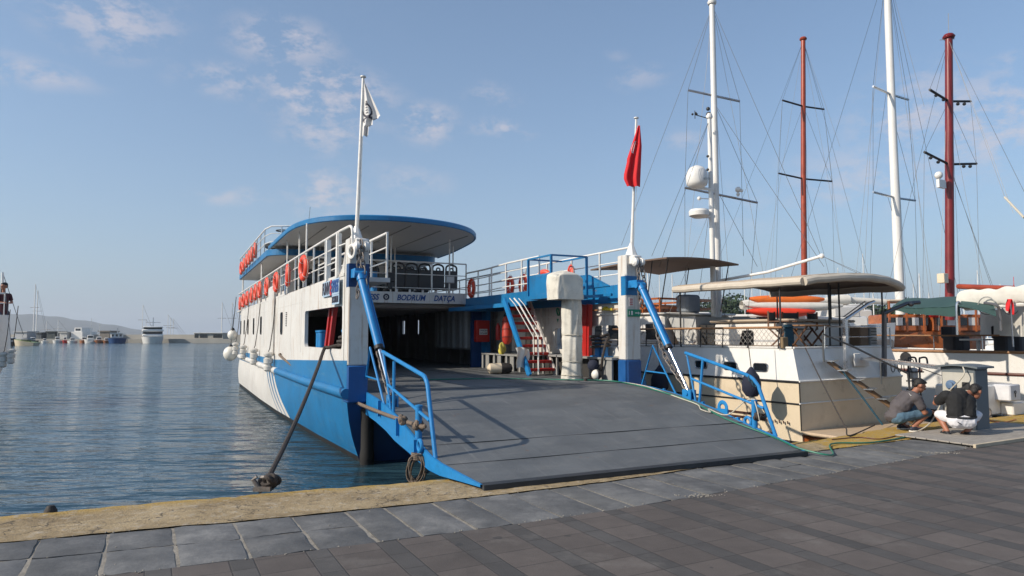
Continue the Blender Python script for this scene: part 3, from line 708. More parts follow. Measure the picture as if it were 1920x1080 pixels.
mb = MB()
for x, y, h in ((-1.7, 15.5, .45), (-2.2, 17.5, .4)):
    mb.tube([(x,y,4.5),(x,y,4.6+h)], .03, 6); mb.ball((x+.05,y,4.62+h*.7), .07, 8); mb.ball((x,y,4.66+h), .06, 8)
mb.tube([(-1.7,15.5,5.0),(-1.65,15.5,5.7)], .006, 5); mb.build('mast_lights', BLK, ferry)
# bridge deck aft with rounded blue edge
out2 = []
for k_ in range(0, 13):
    a = R(90) * k_ / 12; out2.append((-2.96 + .75 - .75*math.cos(a), 15.4 - .75*math.sin(a)))
for k_ in range(0, 13):
    a = R(90) * (1 - k_ / 12); out2.append((2.2 + .5*math.cos(a) - .25, 15.4 - .75*math.sin(a)))
out2 += [(2.5, 25.3), (-2.96, 25.3)]
mb = MB(); mb.prism(out2, 4.04, 4.22, 0, 2); mb.prism([(x*.985, y + .03) for x, y in out2], 4.02, 4.04, 1, 1)
mb.build('bridge_deck', [B_, CEIL, GREY], ferry)
mb = MB(); mb.box(-2.2, 2.0, 16.6, 25, 2.61, 4.02); mb.build('saloon', W_, ferry)
for k_ in range(7):
    mb = MB(); mb.rbox(-2.225, -2.2, 16.9 + k_*1.1, 17.7 + k_*1.1, 3.1, 3.75, .01); mb.build('saloon_window', GLASS, ferry)
mb = MB(); mb.box(-1.9, 1.9, 16.57, 16.6, 3.1, 3.8); mb.build('saloon_window', GLASS, ferry)
mb = MB(); mb.box(-2.3, -2.2, 15.9, 16.1, 2.61, 4.02); mb.build('saloon_pillar', B_, ferry)
rail('bridge_deck_railing', [(-.3, 14.75, 4.22), (-2.2, 14.75, 4.22), (-2.85, 15.1, 4.22), (-2.95, 15.8, 4.22), (-2.95, 25.2, 4.22)], (.72, .5, .25), 1.2)
mb = MB()
for u in (17.5, 24.8): mb.tube([(-2.85, u, 2.62), (-2.85, u, 4.03)], .03)
mb.build('bridge_deck_post', WR, ferry)
mb = MB(); mb.lathe([(.02,0),(.02,.75)], (-2.4, 16.0, 4.2)); mb.torus((-2.4,16.0,4.95), .20, .02, (0,0,1), 20, 6); mb.build('searchlight_ring', BLK, ferry)
for k_ in range(5):
    mb = MB(); u = 15.6 + k_*.33; mb.lathe([(.02,0),(.10,.06),(.10,.1),(.02,.14)], (-2.75, u, 4.35+k_*.04), (0,-1,.4), 10); mb.build('deck_lamp', BLK, ferry)
mb = MB(); mb.lathe([(.05,-.06),(.07,0),(.05,.06)], (-1.0, 11.2, 4.0), (0,-1,-.3), 12); mb.tube([(-1.0,11.3,4.0),(-1.0,11.45,4.5)], .012); mb.build('floodlight', BLK, ferry)
# upper deck seats, backs to the bow
def seat(v, u):
    mb = MB(); mb.rbox(v-.20, v+.20, u, u+.07, 2.98, 3.55, .03, 0)
    mb.rbox(v-.20, v+.20, u, u+.42, 2.98, 3.06, .03, 0)
    mb.tube(spline([(v-.17,u+.03,3.5),(v-.16,u+.03,3.66),(v-.06,u+.03,3.72),(v+.06,u+.03,3.72),(v+.16,u+.03,3.66),(v+.17,u+.03,3.5)],4), .028, 8, 0)
    mb.torus((v, u+.02, 3.57), .055, .022, (0,1,0), 14, 6)
    mb.beam((v,u+.2,2.61),(v,u+.2,2.98), .06, .06, 1)
    return mb
SEATM = mat('grey_seat_plastic', (.035,.036,.04), .45, var=.1)
for v in (.38, .78, 1.18, 1.6, 2.02, -.42, -.82, -1.45, -1.85):
    seat(v, 12.5).build('seat', [SEATM, STEEL], ferry)
for v in (-1.6, -1.1, -.6, 0, .6, 1.1, 1.6): seat(v, 13.9).build('seat', [SEATM, STEEL], ferry)
mb = MB(); mb.rbox(1.36, 1.62, 11.22, 11.30, 3.08, 3.28, .01, 0); mb.box(1.38, 1.6, 11.212, 11.22, 3.1, 3.26, 1); mb.build('notice_board', [GREY, CEIL], ferry)
mb = MB(); mb.lathe([(.09,0),(.09,.75)], (-.55, 11.7, 2.61), (0,0,1), 14); mb.build('vent_pipe', B2, ferry)
mb = MB(); mb.rbox(-.36, -.14, 11.05, 11.25, 3.05, 3.3, .02); mb.rbox(-.3,-.2,11.08,11.22,2.85,3.05,.01); mb.build('junction_box', BLK, ferry)
# stairs to the starboard gangway
mb = MB()
mb.beam((1.80, 7.0, .72), (1.80, 8.35, 2.5), .05, .15, 0); mb.build('stair_stringer', B2, ferry)
mb = MB(); mb.beam((2.50, 7.05, .72), (2.50, 8.4, 2.5), .04, .13, 0); mb.build('stair_stringer', W_, ferry)
for k_ in range(9):
    mb = MB(); z = .86 + k_*.178; u = 7.02 + k_*.15; mb.rbox(1.84, 2.47, u, u+.19, z-.045, z+.02, .008); mb.build('stair_tread', RED, ferry)
for dx, w in ((1.78, .020), (1.66, .011), (1.9, .010)):
    mb = MB(); mb.tube([(dx+.22, 6.95, .75 if w > .015 else 1.2), (dx+.21, 6.95, 1.6), (dx+.04, 7.55, 2.35), (dx, 7.75, 2.5)], w); mb.build('stair_handrail', WR, ferry)
# blue cage at the head of the stairs
cg = MB(); x0, x1, y0, y1, z0, z1 = 1.72, 2.6, 5.85, 6.9, 2.46, 3.33
for a, b in (((x0,y0),(x1,y0)), ((x0,y0),(x0,y1)), ((x1,y0),(x1,y1)), ((x0,y1),(x1,y1))):
    cg.beam((*a, z1), (*b, z1), .035, .035); cg.beam((*a, z0), (*b, z0), .05, .08)
for a in ((x0,y0),(x1,y0),(x0,y1)): cg.beam((*a, z0), (*a, z1), .045, .045)
cg.box(x0+.01, x0+.025, y0, y1, z0+.03, z0+.5); cg.box(x0, x1, y0, y1, z0-.01, z0+.02)
cg.beam((x0,y0,z0),(2.8,5.2,z0-.02), .05,.05); cg.beam((x1,y0,z0),(x1,4.9,z0), .05, .05)
cg.build('stair_head_cage', B_, ferry)
mb = MB(); mb.add([(2.74,5.2,2.66),(2.74,6.0,2.95),(2.74,7.2,2.98),(2.74,7.2,2.66)], [(0,1,2,3)], 0); mb.add([(2.77,5.2,2.66),(2.77,6.0,2.95),(2.77,7.2,2.98),(2.77,7.2,2.66)], [(3,2,1,0)], 0)
mb.beam((2.755,5.2,2.66),(2.755,6.0,2.95),.03,.02); mb.beam((2.755,6.0,2.95),(2.755,7.2,2.98),.03,.02); mb.build('raised_bulwark', B_, ferry)
# davit post wrapped in canvas
mb = MB(); random.seed(11)
from mathutils import noise as mnoise
def wrk(p, s_=1.0): return mnoise.noise(Vector(p)*6*s_)*.6 + mnoise.noise(Vector(p)*14*s_)*.4 + .35*abs(mnoise.noise(Vector(p)*9*s_ + Vector((5,2,1))))
def wrap(a, b):
    z = .74 + 1.68*b; an = 2*math.pi*a
    r = .215 + .010*math.sin(an*5 + z*3) + .006*math.sin(z*13+an*2) + .008*math.sin(an*9-z*2) - .012*math.exp(-((z-1.62)/.05)**2) - .010*math.exp(-((z-1.08)/.04)**2)
    r += .030*wrk((math.cos(an)*.30, math.sin(an)*.30, z*.16)); r *= 1.0 - .06*b
    return (1.98 + r*math.cos(an), 5.45 + r*math.sin(an)*.9, z)
mb.grid(wrap, 64, 90, 0); mb.build('davit_post_cover', CANV, ferry, 60)
mb = MB()
def hood(a, b):
    an = 2*math.pi*a; z = 2.36 + .56*b; c, s_ = math.cos(an), math.sin(an)
    rx = .33*(abs(c)**.32)*(1 if c > 0 else -1); ry = .25*(abs(s_)**.32)*(1 if s_ > 0 else -1)
    k_ = 1 - (max(0, b-.82)/.18)**2*.85 + .02*math.sin(an*6+z*4) + .012*math.sin(z*14 + an) - .05*b + .09*wrk((c*.34, s_*.34, z*.25))
    return (1.82 + rx*k_, 5.45 + ry*k_, z + .035*math.sin(an*3) * (b > .3) - .02*b*c)
mb.grid(hood, 72, 36, 0); mb.ball((1.82,5.45,2.86), (.27,.20,.07)); mb.build('davit_hood', CANV, ferry, 60)
for z, r in ((1.62, .20), (1.08, .205), (.80,.22)):
    mb = MB(); mb.torus((1.98,5.45,z), r, .011, (.1,.05,1), 24, 6); mb.build('lashing', ROPEW, ferry)
# slanted red brackets and blue bitts behind the bulwark openings
for s, u0 in ((-1, 6.55), (1, 6.02)):
    mb = MB(); 
    for du in (0, .34): mb.beam((s*2.74, u0+du-.1*s*0, 1.15), (s*2.66, u0+du-.18, 2.3), .08, .12, 0)
    mb.beam((s*2.70, u0+.17, 1.15), (s*2.62, u0-.01, 2.3), .30, .03, 0, up=(1,0,0)); mb.build('red_bracket', RED, ferry)
for s, us_ in ((-1, (5.25, 7.75)), (1, (5.42,))):
    for u in us_:
        mb = MB()
        hh_ = .5 if s < 0 else .34
        for du in (-.13, .13): mb.lathe([(.07,0),(.07,hh_),(.085,hh_+.02),(.085,hh_+.05),(.0,hh_+.06)], (s*2.68, u+du, 1.18), (0,0,1), 14)
        mb.box(s*2.68-.1, s*2.68+.1, u-.28, u+.28, 1.14, 1.2); mb.build('mooring_bitts', B2, ferry)
for s in (-1,):
    mb = MB(); mb.tube([(-2.55, 5.9, 1.2), (-2.6, 5.75, 2.5)], .03); mb.tube([(-2.5, 5.7, 1.2), (-2.6, 5.5, 2.5)], .02); mb.build('bulwark_stay', WR, ferry)
# cabin wall inboard with panel lines, fire cabinet, extinguisher, exit sign
fb = MB(); fb.rbox(2.10, 2.50, 10.75, 10.95, 1.44, 2.04, .015); fb = fb.build('fire_cabinet', RED, ferry)
mb = MB(); mb.box(2.18, 2.42, 10.742, 10.748, 1.64, 1.80); lb = mb.build('cabinet_label', W2, fb)
text('YANGIN', .075, (2.30, 10.738, 1.755), (R(90),0,0), INK, fb, sx=.8); text('DOLABI', .075, (2.30, 10.738, 1.68), (R(90),0,0), INK, fb, sx=.8)
mb = MB(); mb.lathe([(.0,-.01),(.06,0),(.065,.03),(.065,.36),(.03,.42),(.02,.46),(0,.47)], (2.45, 10.1, 1.5), (0,0,1), 12); mb.build('fire_extinguisher', RED, ferry)
mb = MB(); mb.box(2.568, 2.72, 4.30, 4.316, 2.0, 2.14, 0); mb.box(2.75-.03, 2.87, 4.30, 4.316, 2.0, 2.14, 0); ex = mb.build('exit_sign', GRN, ferry)
mb = MB(); mb.beam((2.74,4.296,2.07),(2.82,4.296,2.07),.006,.02); mb.poly([(2.81,4.295,2.10),(2.85,4.295,2.07),(2.81,4.295,2.04)]); mb.box(2.59,2.605,4.295,4.298,2.03,2.11); mb.box(2.64,2.68,4.295,4.298,2.03,2.11); mb.build('exit_symbol', W2, ex)
mb = MB(); mb.box(2.60,2.70,4.300,4.316,2.2,2.38); ns = mb.build('notice', W2, ferry)
for i in range(4):
    mb = MB(); mb.box(2.615,2.685,4.296,4.2995,2.225+i*.036,2.24+i*.036); mb.build('notice_line', SIGN_R, ns)
mb = MB(); mb.torus((2.80, 7.45, 2.18), .09, .02, (1,0,.2), 16, 6, sc=(1,.6)); mb.poly([(2.79,7.40,2.02),(2.79,7.50,2.02),(2.79,7.45,1.92)]); mb.build('hose_sign', GRN, ferry)
# panel seams and stiffeners inside the starboard bulwark
mb = MB()
for u in (7.05, 8.3, 8.7, 9.1, 9.9): mb.box(2.79, 2.84, u, u+.03, 1.2, 2.3)
mb.box(2.80,2.84,4.7,11.2,2.06,2.09); mb.build('bulwark_stiffener', W_, ferry)
# yellow boat hook held under the gangway
# ------------------------------------------------------------------ the ramp
ramp = thing('ramp', None, None); ramp.parent = ferry
PR = [(0,.05,2.42),(.35,.10,2.50),(.75,.165,2.60),(1.05,.215,2.63),(1.4,.29,2.63),(1.9,.41,2.63),(2.5,.53,2.62),(3.0,.61,2.61),(3.6,.67,2.60),(4.2,.70,2.58),(4.5,.712,2.56)]
def pr(u):
    for (a, z0, w0), (b, z1, w1) in zip(PR, PR[1:]):
        if u <= b: t = (u-a)/(b-a); return z0+(z1-z0)*t, w0+(w1-w0)*t
    return PR[-1][1:]
prs = {u: pr(u) for u in [4.5*i/60 for i in range(61)]}; ul = sorted(prs)
mb = MB(); random.seed(2)
mb.grid(lambda a, b: ((-1 + 2*b) * prs[ul[round(a*60)]][1], ul[round(a*60)], prs[ul[round(a*60)]][0] + .006*math.sin(b*17+a*5)*math.sin(a*math.pi)), 60, 24, 0)
rp = mb.build('ramp_plate', DECK, ramp, 60)
mb = MB()
for u in (.70, 1.36, 4.42):
    z, w = pr(u); mb.box(-w, w, u-.006, u+.006, z-.02, z+.005)
mb.box(-2.40, 2.40, -.05, .10, .005, .062); mb.build('ramp_edge_bar', mat('worn_bar', (.035,.037,.04), .55, .2, var=.3), ramp)
for s in (-1, 1):
    mb = MB(); top = []; bot = []
    for u in ul:
        z, w = prs[u]; top.append((s*(w+.004), u, z+.012)); bot.append((s*(w+.004), u, max(.035, z - (.04 + min(.30, .12*u)))))
    for i in range(60):
        f = [top[i], top[i+1], bot[i+1], bot[i]]; mb.poly(f)
        g = [(x - s*.03, y, z) for x, y, z in f]; mb.poly(g[::-1]); mb.poly([top[i], g[0], g[1], top[i+1]]); mb.poly([bot[i], bot[i+1], g[2], g[3]])
    for u in (1.5, 2.3, 3.3): z, w = pr(u); mb.box(min(s*(w+.006), s*(w+.05)), max(s*(w+.006), s*(w+.05)), u-.02, u+.02, z-.2, z+.03)
    z, w = pr(1.3)
    mb.torus((s*(w+.03), 1.3, .30), .065, .025, (1,0,0), 16, 8)
    mb.build('ramp_side', B2, ramp)
mb = MB(); 
for i in range(60):
    u0, u1 = ul[i], ul[i+1]; f = [(-prs[u0][1], u0, max(.03, prs[u0][0]-.05-min(.28,.12*u0))), (prs[u0][1], u0, max(.03, prs[u0][0]-.05-min(.28,.12*u0))), (prs[u1][1], u1, max(.03, prs[u1][0]-.05-min(.28,.12*u1))), (-prs[u1][1], u1, max(.03, prs[u1][0]-.05-min(.28,.12*u1)))]
    mb.poly(f[::-1])
mb.build('ramp_underside', BD, ramp)
for s in (-1, 1):
    x = -2.58 if s < 0 else 2.62
    if s < 0: D = dict(top=(3.32,1.39), b0=(1.51,1.15), bend=(1.29,1.08), foot=.96, m0=(3.01,.92), m1=(1.18,.61), lean=2.85, p2=(2.72,1.27,2.72), th=1.60)
    else: D = dict(top=(2.69,1.33), b0=(1.29,1.03), bend=(1.05,.91), foot=.71, m0=(2.54,.89), m1=(.93,.54), lean=2.44, p2=(2.25,1.22,2.36), th=1.12)
    V = lambda p: (x, p[0], p[1])
    mb = MB(); mb.tube([V(D['top'])] + spline([V(D['b0']), V(((D['b0'][0]*.4+D['bend'][0]*.6), (D['b0'][1]*.45+D['bend'][1]*.55)+.012)), V((D['bend'][0]-.02, D['bend'][1]-.04))], 5) + [(x, D['foot'], pr(D['foot'])[0]-.01)], .028, 10)
    mb.tube([V((D['top'][0]-.03, D['top'][1]+.0)), (x, D['lean'], pr(D['lean'])[0]-.03)], .017)
    mb.tube([(x, D['p2'][0], D['p2'][1]), (x, D['p2'][2], pr(D['p2'][2])[0]-.05)], .023)
    mb.tube([V(D['m0']), V(D['m1'])], .021)
    mb.build('ramp_railing', B2, ramp)
    ut = D['th']
    mb = MB(); mb.lathe([(.045,0),(.045,.50),(.05,.50),(.05,.52),(0,.53)], (x, ut, pr(ut)[0]-.10), (0,0,1), 12); mb.build('ramp_bollard', B2, ramp)
    # lifting ram: cylinder and rod
    p0 = Vector((s*(2.77 if s < 0 else 2.66), 4.02, 2.60)); p2 = Vector((s*2.50, 3.05, .69)) if s < 0 else Vector((2.62, 2.60, .63)); p1 = p0.lerp(p2, .60)
    mb = MB(); d = (p2-p0); mb.tube([p0, p1], .062, 16, 0); mb.tube([p0.lerp(p2,.585), p0.lerp(p2,.61)], .072, 16, 1); mb.tube([p0.lerp(p2,.02),p0.lerp(p2,.05)], .072, 16, 0)
    mb.tube([p0 + Vector((.07,-.03,0)), p1 + Vector((.07,-.03,0))], .012, 8, 0)
    mb.build('lifting_ram', [B2, BLK], ramp)
    mb = MB(); mb.tube([p1, p2], .030, 12, 0); mb.build('ram_rod', CHR, ramp)
    mb = MB(); q = p2; mb.box(q.x-.06, q.x-.035, q.y-.1, q.y+.12, pr(q.y)[0]-.02, q.z+.07); mb.box(q.x+.035, q.x+.06, q.y-.1, q.y+.12, pr(q.y)[0]-.02, q.z+.07); mb.lathe([(.03,-.08),(.03,.08)], q, (1,0,0), 10); mb.build('ram_foot', B2, ramp)
    # A-shaped guard near the hinge
    g0, gl, gr = (4.08, 4.42, 3.2) if s < 0 else (3.60, 3.96, 2.95)
    mb = MB(); pk = Vector((x, g0, 1.44)); q0 = Vector((x, gl, pr(gl)[0]-.02)); q1 = Vector((x, gr, pr(gr)[0]-.02))
    mb.tube([q0, pk, q1], .018); mb.tube([pk.lerp(q0,.62), pk.lerp(q1,.58)], .014); mb.build('hinge_guard', B2, ramp)
# lug standing on the ramp edge at starboard
mb = MB(); mb.torus((2.62, 1.80, .47), .085, .035, (1,0,0), 18, 8, flat=.5); mb.box(2.605,2.635,1.68,1.92,.33,.45); mb.build('lifting_lug', B2, ramp)
# chains
def chain(pts, name='chain', L=.105, par=ferry):
    sp = spline(pts, 12); d = [0]
    for a, b in zip(sp, sp[1:]): d.append(d[-1] + (b-a).length)
    mb = MB(); k_ = 0; t = 0
    while t < d[-1]:
        i = max(j for j in range(len(d)) if d[j] <= t); i = min(i, len(sp)-2)
        p = sp[i].lerp(sp[i+1], (t-d[i])/max(1e-6, d[i+1]-d[i])); T = (sp[i+1]-sp[i]).normalized()
        nrm = T.orthogonal().normalized(); nrm = Matrix.Rotation((k_ % 2)*R(90)+.5, 3, T) @ nrm
        b = T.cross(nrm); ring = []
        for q in range(12):
            a = 2*math.pi*q/12; ring.append(p + T*math.cos(a)*L*.66 + b*math.sin(a)*L*.33)
        mb.tube(ring, .0125, 6, 0, closed=True); k_ += 1; t += L*.92
    return mb.build(name, CHAIN, par)
chain([(-2.80,4.13,3.05),(-2.76,4.12,2.6),(-2.78,4.12,2.3),(-2.80,4.10,2.25)])
chain([(-2.74,4.10,3.10),(-2.72,4.02,2.7),(-2.66,3.70,1.9),(-2.58,3.35,1.15),(-2.54,2.95,.68)], L=.12)
chain([(2.78,4.13,3.05),(2.82,4.05,2.5),(2.80,3.85,2.1),(2.72,3.4,1.3),(2.66,2.75,.72)], L=.12)
chain([(2.70,4.13,3.08),(2.70,4.10,2.4),(2.76,4.10,2.2)])
mb = MB(); mb.torus((-2.86,4.2,2.98), .10, .03, (1,.3,0), 18, 8); mb.build('shackle', WR, ferry)
# ------------------------------------------------------------------ loose things on the ferry
def make_buoy(loose=False):
    root = thing('lifebuoy', '', 'lifebuoy')
    mb = MB(); mb.torus((0,0,0), .225, .075, (1,0,0), 28, 12, flat=.75); b = mb.build('ring', BUOY, root)
    for k_ in range(4):
        a = R(45 + 90*k_); mb = MB(); mb.torus((0, .225*math.cos(a), .225*math.sin(a)), .078, .006, (0, -math.sin(a), math.cos(a)), 14, 5, sc=(.78,1)); mb.build('tape_band', TAPE, root)
    mb = MB(); pts = []
    for k_ in range(32):
        a = 2*math.pi*k_/32; r = .315 + .018*math.cos(4*(a)); pts.append((.01, r*math.cos(a), r*math.sin(a)))
    mb.tube(pts, .007, 5, 0, closed=True); mb.build('grab_line', ROPEW, root)
    return root
b0 = make_buoy(); first = True
def put_buoy(v, u, z, rz, label, group, tilt=0, sc=1):
    global first
    o = b0 if first else copy_tree(b0); first = False
    fpos(o, v, u, z, rz); o.rotation_euler.x = tilt; o.scale = (sc, sc, sc); tag(o, label, None, group); return o
G1 = 'lifebuoys on the lower port rail'
labs = ['nearest orange lifebuoy on the port rail, the one closest to the bow pillar', 'second orange lifebuoy back from the bow pillar on the lower port rail',
 'third orange lifebuoy back from the bow pillar, beside the white hull trunk', 'small-looking orange lifebuoy just behind the top of the white hull trunk',
 'bright orange lifebuoy first aft of the gap behind the hull trunk', 'orange lifebuoy second aft of the hull trunk gap, overlapped by its neighbour',
 'orange lifebuoy third aft of the hull trunk gap on the lower rail', 'orange lifebuoy fourth aft of the hull trunk gap on the lower rail',
 'orange lifebuoy last but one on the lower port rail', 'farthest orange lifebuoy on the lower port rail at the stern']
for (u, z), lb_ in zip(((7.8,3.04),(10.05,3.06),(12.13,3.04),(14.2,3.05),(16.1,3.07),(17.4,3.06),(18.75,3.03),(20.3,3.0),(21.9,2.98),(23.5,2.94)), labs):
    put_buoy(-3.04, u, z-.02, R(random.uniform(-6,6)), lb_, G1, R(random.uniform(-3,3)), .92)
labs = ['orange lifebuoy on the bridge deck rail nearest the bow', 'second orange lifebuoy from the bow on the bridge deck rail', 'third orange lifebuoy from the bow on the bridge deck rail',
 'fourth orange lifebuoy from the bow on the bridge deck rail', 'last but one orange lifebuoy on the bridge deck rail', 'aftmost orange lifebuoy on the bridge deck rail, high at the stern']
for (u, z), lb_ in zip(((17.67,4.47),(18.73,4.45),(19.7,4.43),(20.75,4.41),(21.9,4.37),(23.1,4.34)), labs):
    put_buoy(-3.06, u, z, R(random.uniform(-6,6)), lb_, 'lifebuoys on the bridge deck rail', 0, .9)
for v, u, z, rz, lb_ in ((2.0,10.9,2.93,R(-4),'dark red lifebuoy on the inner starboard gangway rail beside the name beam'), (2.86,10.2,2.98,R(-6),'red lifebuoy hanging with black cords on the outer starboard rail'),
   (2.86,9.4,2.98,R(-5),'red lifebuoy on the outer starboard rail, middle of the gangway'), (2.86,8.25,3.0,R(20),'orange lifebuoy at the head of the stairs against the blue bulwark'), (2.86,6.95,3.0,R(-20),'orange lifebuoy half hidden behind the canvas hood of the davit')):
    put_buoy(v, u, z, rz, lb_, 'lifebuoys on the starboard rails', 0, .92)
# cylindrical fenders hung along the port side
def make_fender():
    root = thing('hull_fender', '', 'fender')
    mb = MB(); mb.lathe([(.0,-.26),(.06,-.26),(.11,-.22),(.11,-.12),(.085,-.10),(.085,-.06),(.12,-.04),(.12,.08),(.085,.10),(.085,.14),(.13,.16),(.13,.22),(.09,.25),(.03,.27),(.0,.27)], (0,0,0), (0,0,1), 18)
    mb.build('body', mat('grey_white_rubber', (.55,.53,.49), .6, var=.12, dirt=(.25,.22,.18), dirt_amt=.6, dscale=12), root)
    mb = MB(); mb.tube([(0,0,.27),(.03,0,.34),(.10,.0,.9),(.16,0,1.75)], .012, 6); mb.build('hanging_line', ROPED, root)
    return root
f0 = make_fender()
for i, (u, z, lb_) in enumerate(((12.7,.92,'white ribbed fender on the port side, nearest the bow'), (16.5,.95,'second white ribbed fender from the bow on the port side'), (20.4,1.0,'third white ribbed fender from the bow on the port side'), (24.2,1.05,'fourth white ribbed fender, beside the round ball fenders at the stern'))):
    o = f0 if i == 0 else copy_tree(f0); fpos(o, -3.13, u, z); tag(o, lb_, None, 'cylindrical fenders along the port side')
WB = mat('white_fender_vinyl', (.72,.69,.62), .45, var=.06, dirt=(.35,.3,.24), dirt_amt=.4)
for (px, py, r, lb_) in ((432, 663, .30, 'large round white ball fender hanging low at the ferry stern'), (436, 628, .21, 'smaller white ball fender above the large one at the ferry stern')):
    q = at(px, py, 30.5)
    root = thing('ball_fender', lb_, 'fender', q, 0, 'ball fenders at the stern')
    mb = MB(); mb.ball((0,0,0), (r,r,r*1.08), 18); mb.build('body', WB, root)
    mb = MB(); mb.lathe([(.10,0),(.07,.08),(.05,.11)], (0,0,r*.98)); mb.tube([(0,0,r),(.1,-.1,r+.7),(.6,-1.2,r+1.4)], .014, 6); mb.build('cap', BLK, root)
# loose stuff on the starboard side of the deck
mb = MB(); mb.lathe([(.0,-.30),(.06,-.29),(.12,-.24),(.125,0),(.125,.05)], (0,0,0), (1,0,0), 18, 0); mb.lathe([(.128,.03),(.128,.20),(.10,.28),(.03,.31)], (0,0,0), (1,0,0), 18, 1)
o = mb.build('cylinder_fender', [CREAM, RUB]); fpos(o, 1.52, 8.0, .85, R(-12)); tag(o, 'tan cylinder with a black rubber end lying on the deck beside the stairs', 'fender')
for v, u, z, r, m_, lb_ in ((2.30,5.15,1.02,.12,NAVYF,'dark navy ball fender in the locker behind the wrapped davit post'), (2.28,5.0,.84,.105,WB,'half white half black ball fender on deck by the davit post')):
    mb = MB(); mb.ball((0,0,0), r, 16, 0)
    if m_ is WB:
        mb = MB(); mb.lathe([(r*math.sin(math.pi*k_/16), -r*math.cos(math.pi*k_/16)) for k_ in range(0, 10)], (0,0,0), (.9,-.1,.1), 16, 1); mb.lathe([(r*math.sin(math.pi*k_/16), -r*math.cos(math.pi*k_/16)) for k_ in range(9, 17)], (0,0,0), (-.9,.1,-.1), 16, 0)
        mb = MB(); mb.ball((0,0,0), r, 16, 0); mb.lathe([(r*1.01*math.sin(math.pi*k_/20), -r*1.01*math.cos(math.pi*k_/20)) for k_ in range(10, 21)], (0,0,0), (1,-.2,.1), 16, 1)
    o = mb.build('ball_fender', [m_, BLK]); fpos(o, v, u, z); tag(o, lb_, 'fender')
mb = MB(); mb.lathe([(0,-.38),(.06,-.37),(.115,-.30),(.13,-.18),(.128,-.02),(.132,.12),(.12,.26),(.085,.34),(.05,.37),(0,.38)], (0,0,0), (.12,.1,1), 18, 0)
for z_ in (-.2, 0, .2): mb.torus((.12*z_,.1*z_,z_), .132, .008, (.12,.1,1), 20, 5, 1)
mb.lathe([(.09,.33),(.10,.36),(.06,.43),(0,.45)], (0,0,0), (.12,.1,1), 14, 1); mb.tube([(.05,.04,.43),(.0,-.06,.72)], .008, 5, 1)
o = mb.build('raft_bag', [mat('red_vinyl', (.40,.03,.014), .5, var=.25, bump=1, bscale=8), BLK]); fpos(o, 2.24, 9.1, 1.77, R(20)); tag(o, 'long red padded bag hanging under the gangway beside the stairs', 'bag')
mb = MB()
def bag(a, b):
    an = 2*math.pi*a; r = (.085+.03*math.sin(an*3+b*5)) * math.sin(math.pi*min(.98,b*.85+.13))**.7; return (r*math.cos(an), r*.8*math.sin(an), -.16+.30*b)
mb.grid(bag, 24, 14, 0); o = mb.build('yellow_bag', mat('yellow_plastic_film', (.50,.42,.08), .4, var=.3, bump=1, bscale=14), angle=80); fpos(o, 1.86, 8.6, 1.32); tag(o, 'crumpled yellow plastic bag behind the stair rail', 'bag')
mb = MB()
def cloth(a, b):
    x = (a-.5)*.36*(1-.15*b); z = -b*.46; return (x + .02*math.sin(b*7), -.02*math.sin(a*12+b*4) - .05*b*(1-b)*4*.5, z + .03*math.sin(a*5))
mb.grid(cloth, 20, 20, 0); mb.grid(lambda a, b: Vector(cloth(a,b)) + Vector((0,.012,0)), 20, 20, 0, flip=True); o = mb.build('white_cloth', CLOTH, angle=80); fpos(o, 1.74, 7.25, 1.34, R(8)); tag(o, 'white cloth hung over the lower stair handrail', 'cloth')
mb = MB(); mb.beam((0,-.6,0),(0,.6,0),.025,.025,0); mb.beam((0,-.25,.0),(0,.12,.01),.05,.05,1); mb.beam((0,.0,.03),(0,.03,.05),.09,.04,1)
o = mb.build('boat_hook', [TEAK, YEL]); fpos(o, 2.76, 5.35, 2.17); tag(o, 'boat hook with yellow head clipped inside the starboard bulwark', 'boat hook')
def rope(name, pts, r, m, label, cat='rope', n=8, knots=(), group=None, sm=8):
    P = spline(pts, sm); mb = MB(); mb.tube(P, r, n, 0)
    for c, s_ in knots:
        for k_ in range(6):
            mb.torus(Vector(c)+Vector((random.uniform(-.3,.3)*s_, random.uniform(-.3,.3)*s_, random.uniform(-.4,.4)*s_)), s_, r*1.0, (random.uniform(-1,1),random.uniform(-1,1),random.uniform(-.6,.6)), 14, 6, 0, sc=(1,.7))
    o = mb.build(name, m); return tag(o, label, cat, group)
random.seed(21)
p0 = FW(-2.98, 5.55, 1.42); ring_ = ground(500, 914, .02)
rope('mooring_rope', [FW(-2.70,5.25,1.5), FW(-2.95,5.5,1.42)] + sag(p0 + Vector((-.03,-.02,-.02)), ring_ + Vector((0,0,.07)), .10, 6) , .030, ROPED, 'thick dark mooring rope slanting from the hull opening down to the quay edge ring', knots=((ring_+Vector((.02,.02,.05)), .075),))
o = rope('rope_turns', spline([FW(-2.68+.15*math.cos(a*1.9), 5.25+.33*math.sin(a*1.9), 1.35+.022*a) for a in range(14)], 4), .027, ROPED, 'dark rope figure-eighted round the blue bitts in the port hull opening')
rope('rope_turns', spline([FW(2.66+.13*math.cos(a*1.9), 5.42+.33*math.sin(a*1.9), 1.36+.022*a) for a in range(14)] + [FW(2.52,5.0,1.5), FW(2.4,4.95,1.2), FW(2.42,5.05,.95), FW(2.3,5.1,.78), FW(2.0,5.0,.745)], 4), .027, ROPED, 'dark rope round the starboard bitts trailing down onto the deck')
pb = FW(-2.58, 1.60, .50)
def RZ(v, u, o=.02): return FW(v, u, pr(u)[0] + o)
rope('mooring_rope', [FW(-3.0, 11.3, 1.16)] + sag(FW(-3.02, 11.25, 1.12), pb, .16, 6) + [pb + Vector((.07,.0,0)), pb + Vector((.0,.08,-.02))], .027, ROPE, 'brown rope running along the hull to the ramp post at port', knots=((pb, .055), (pb + Vector((-.22,.05,.07)), .04)))
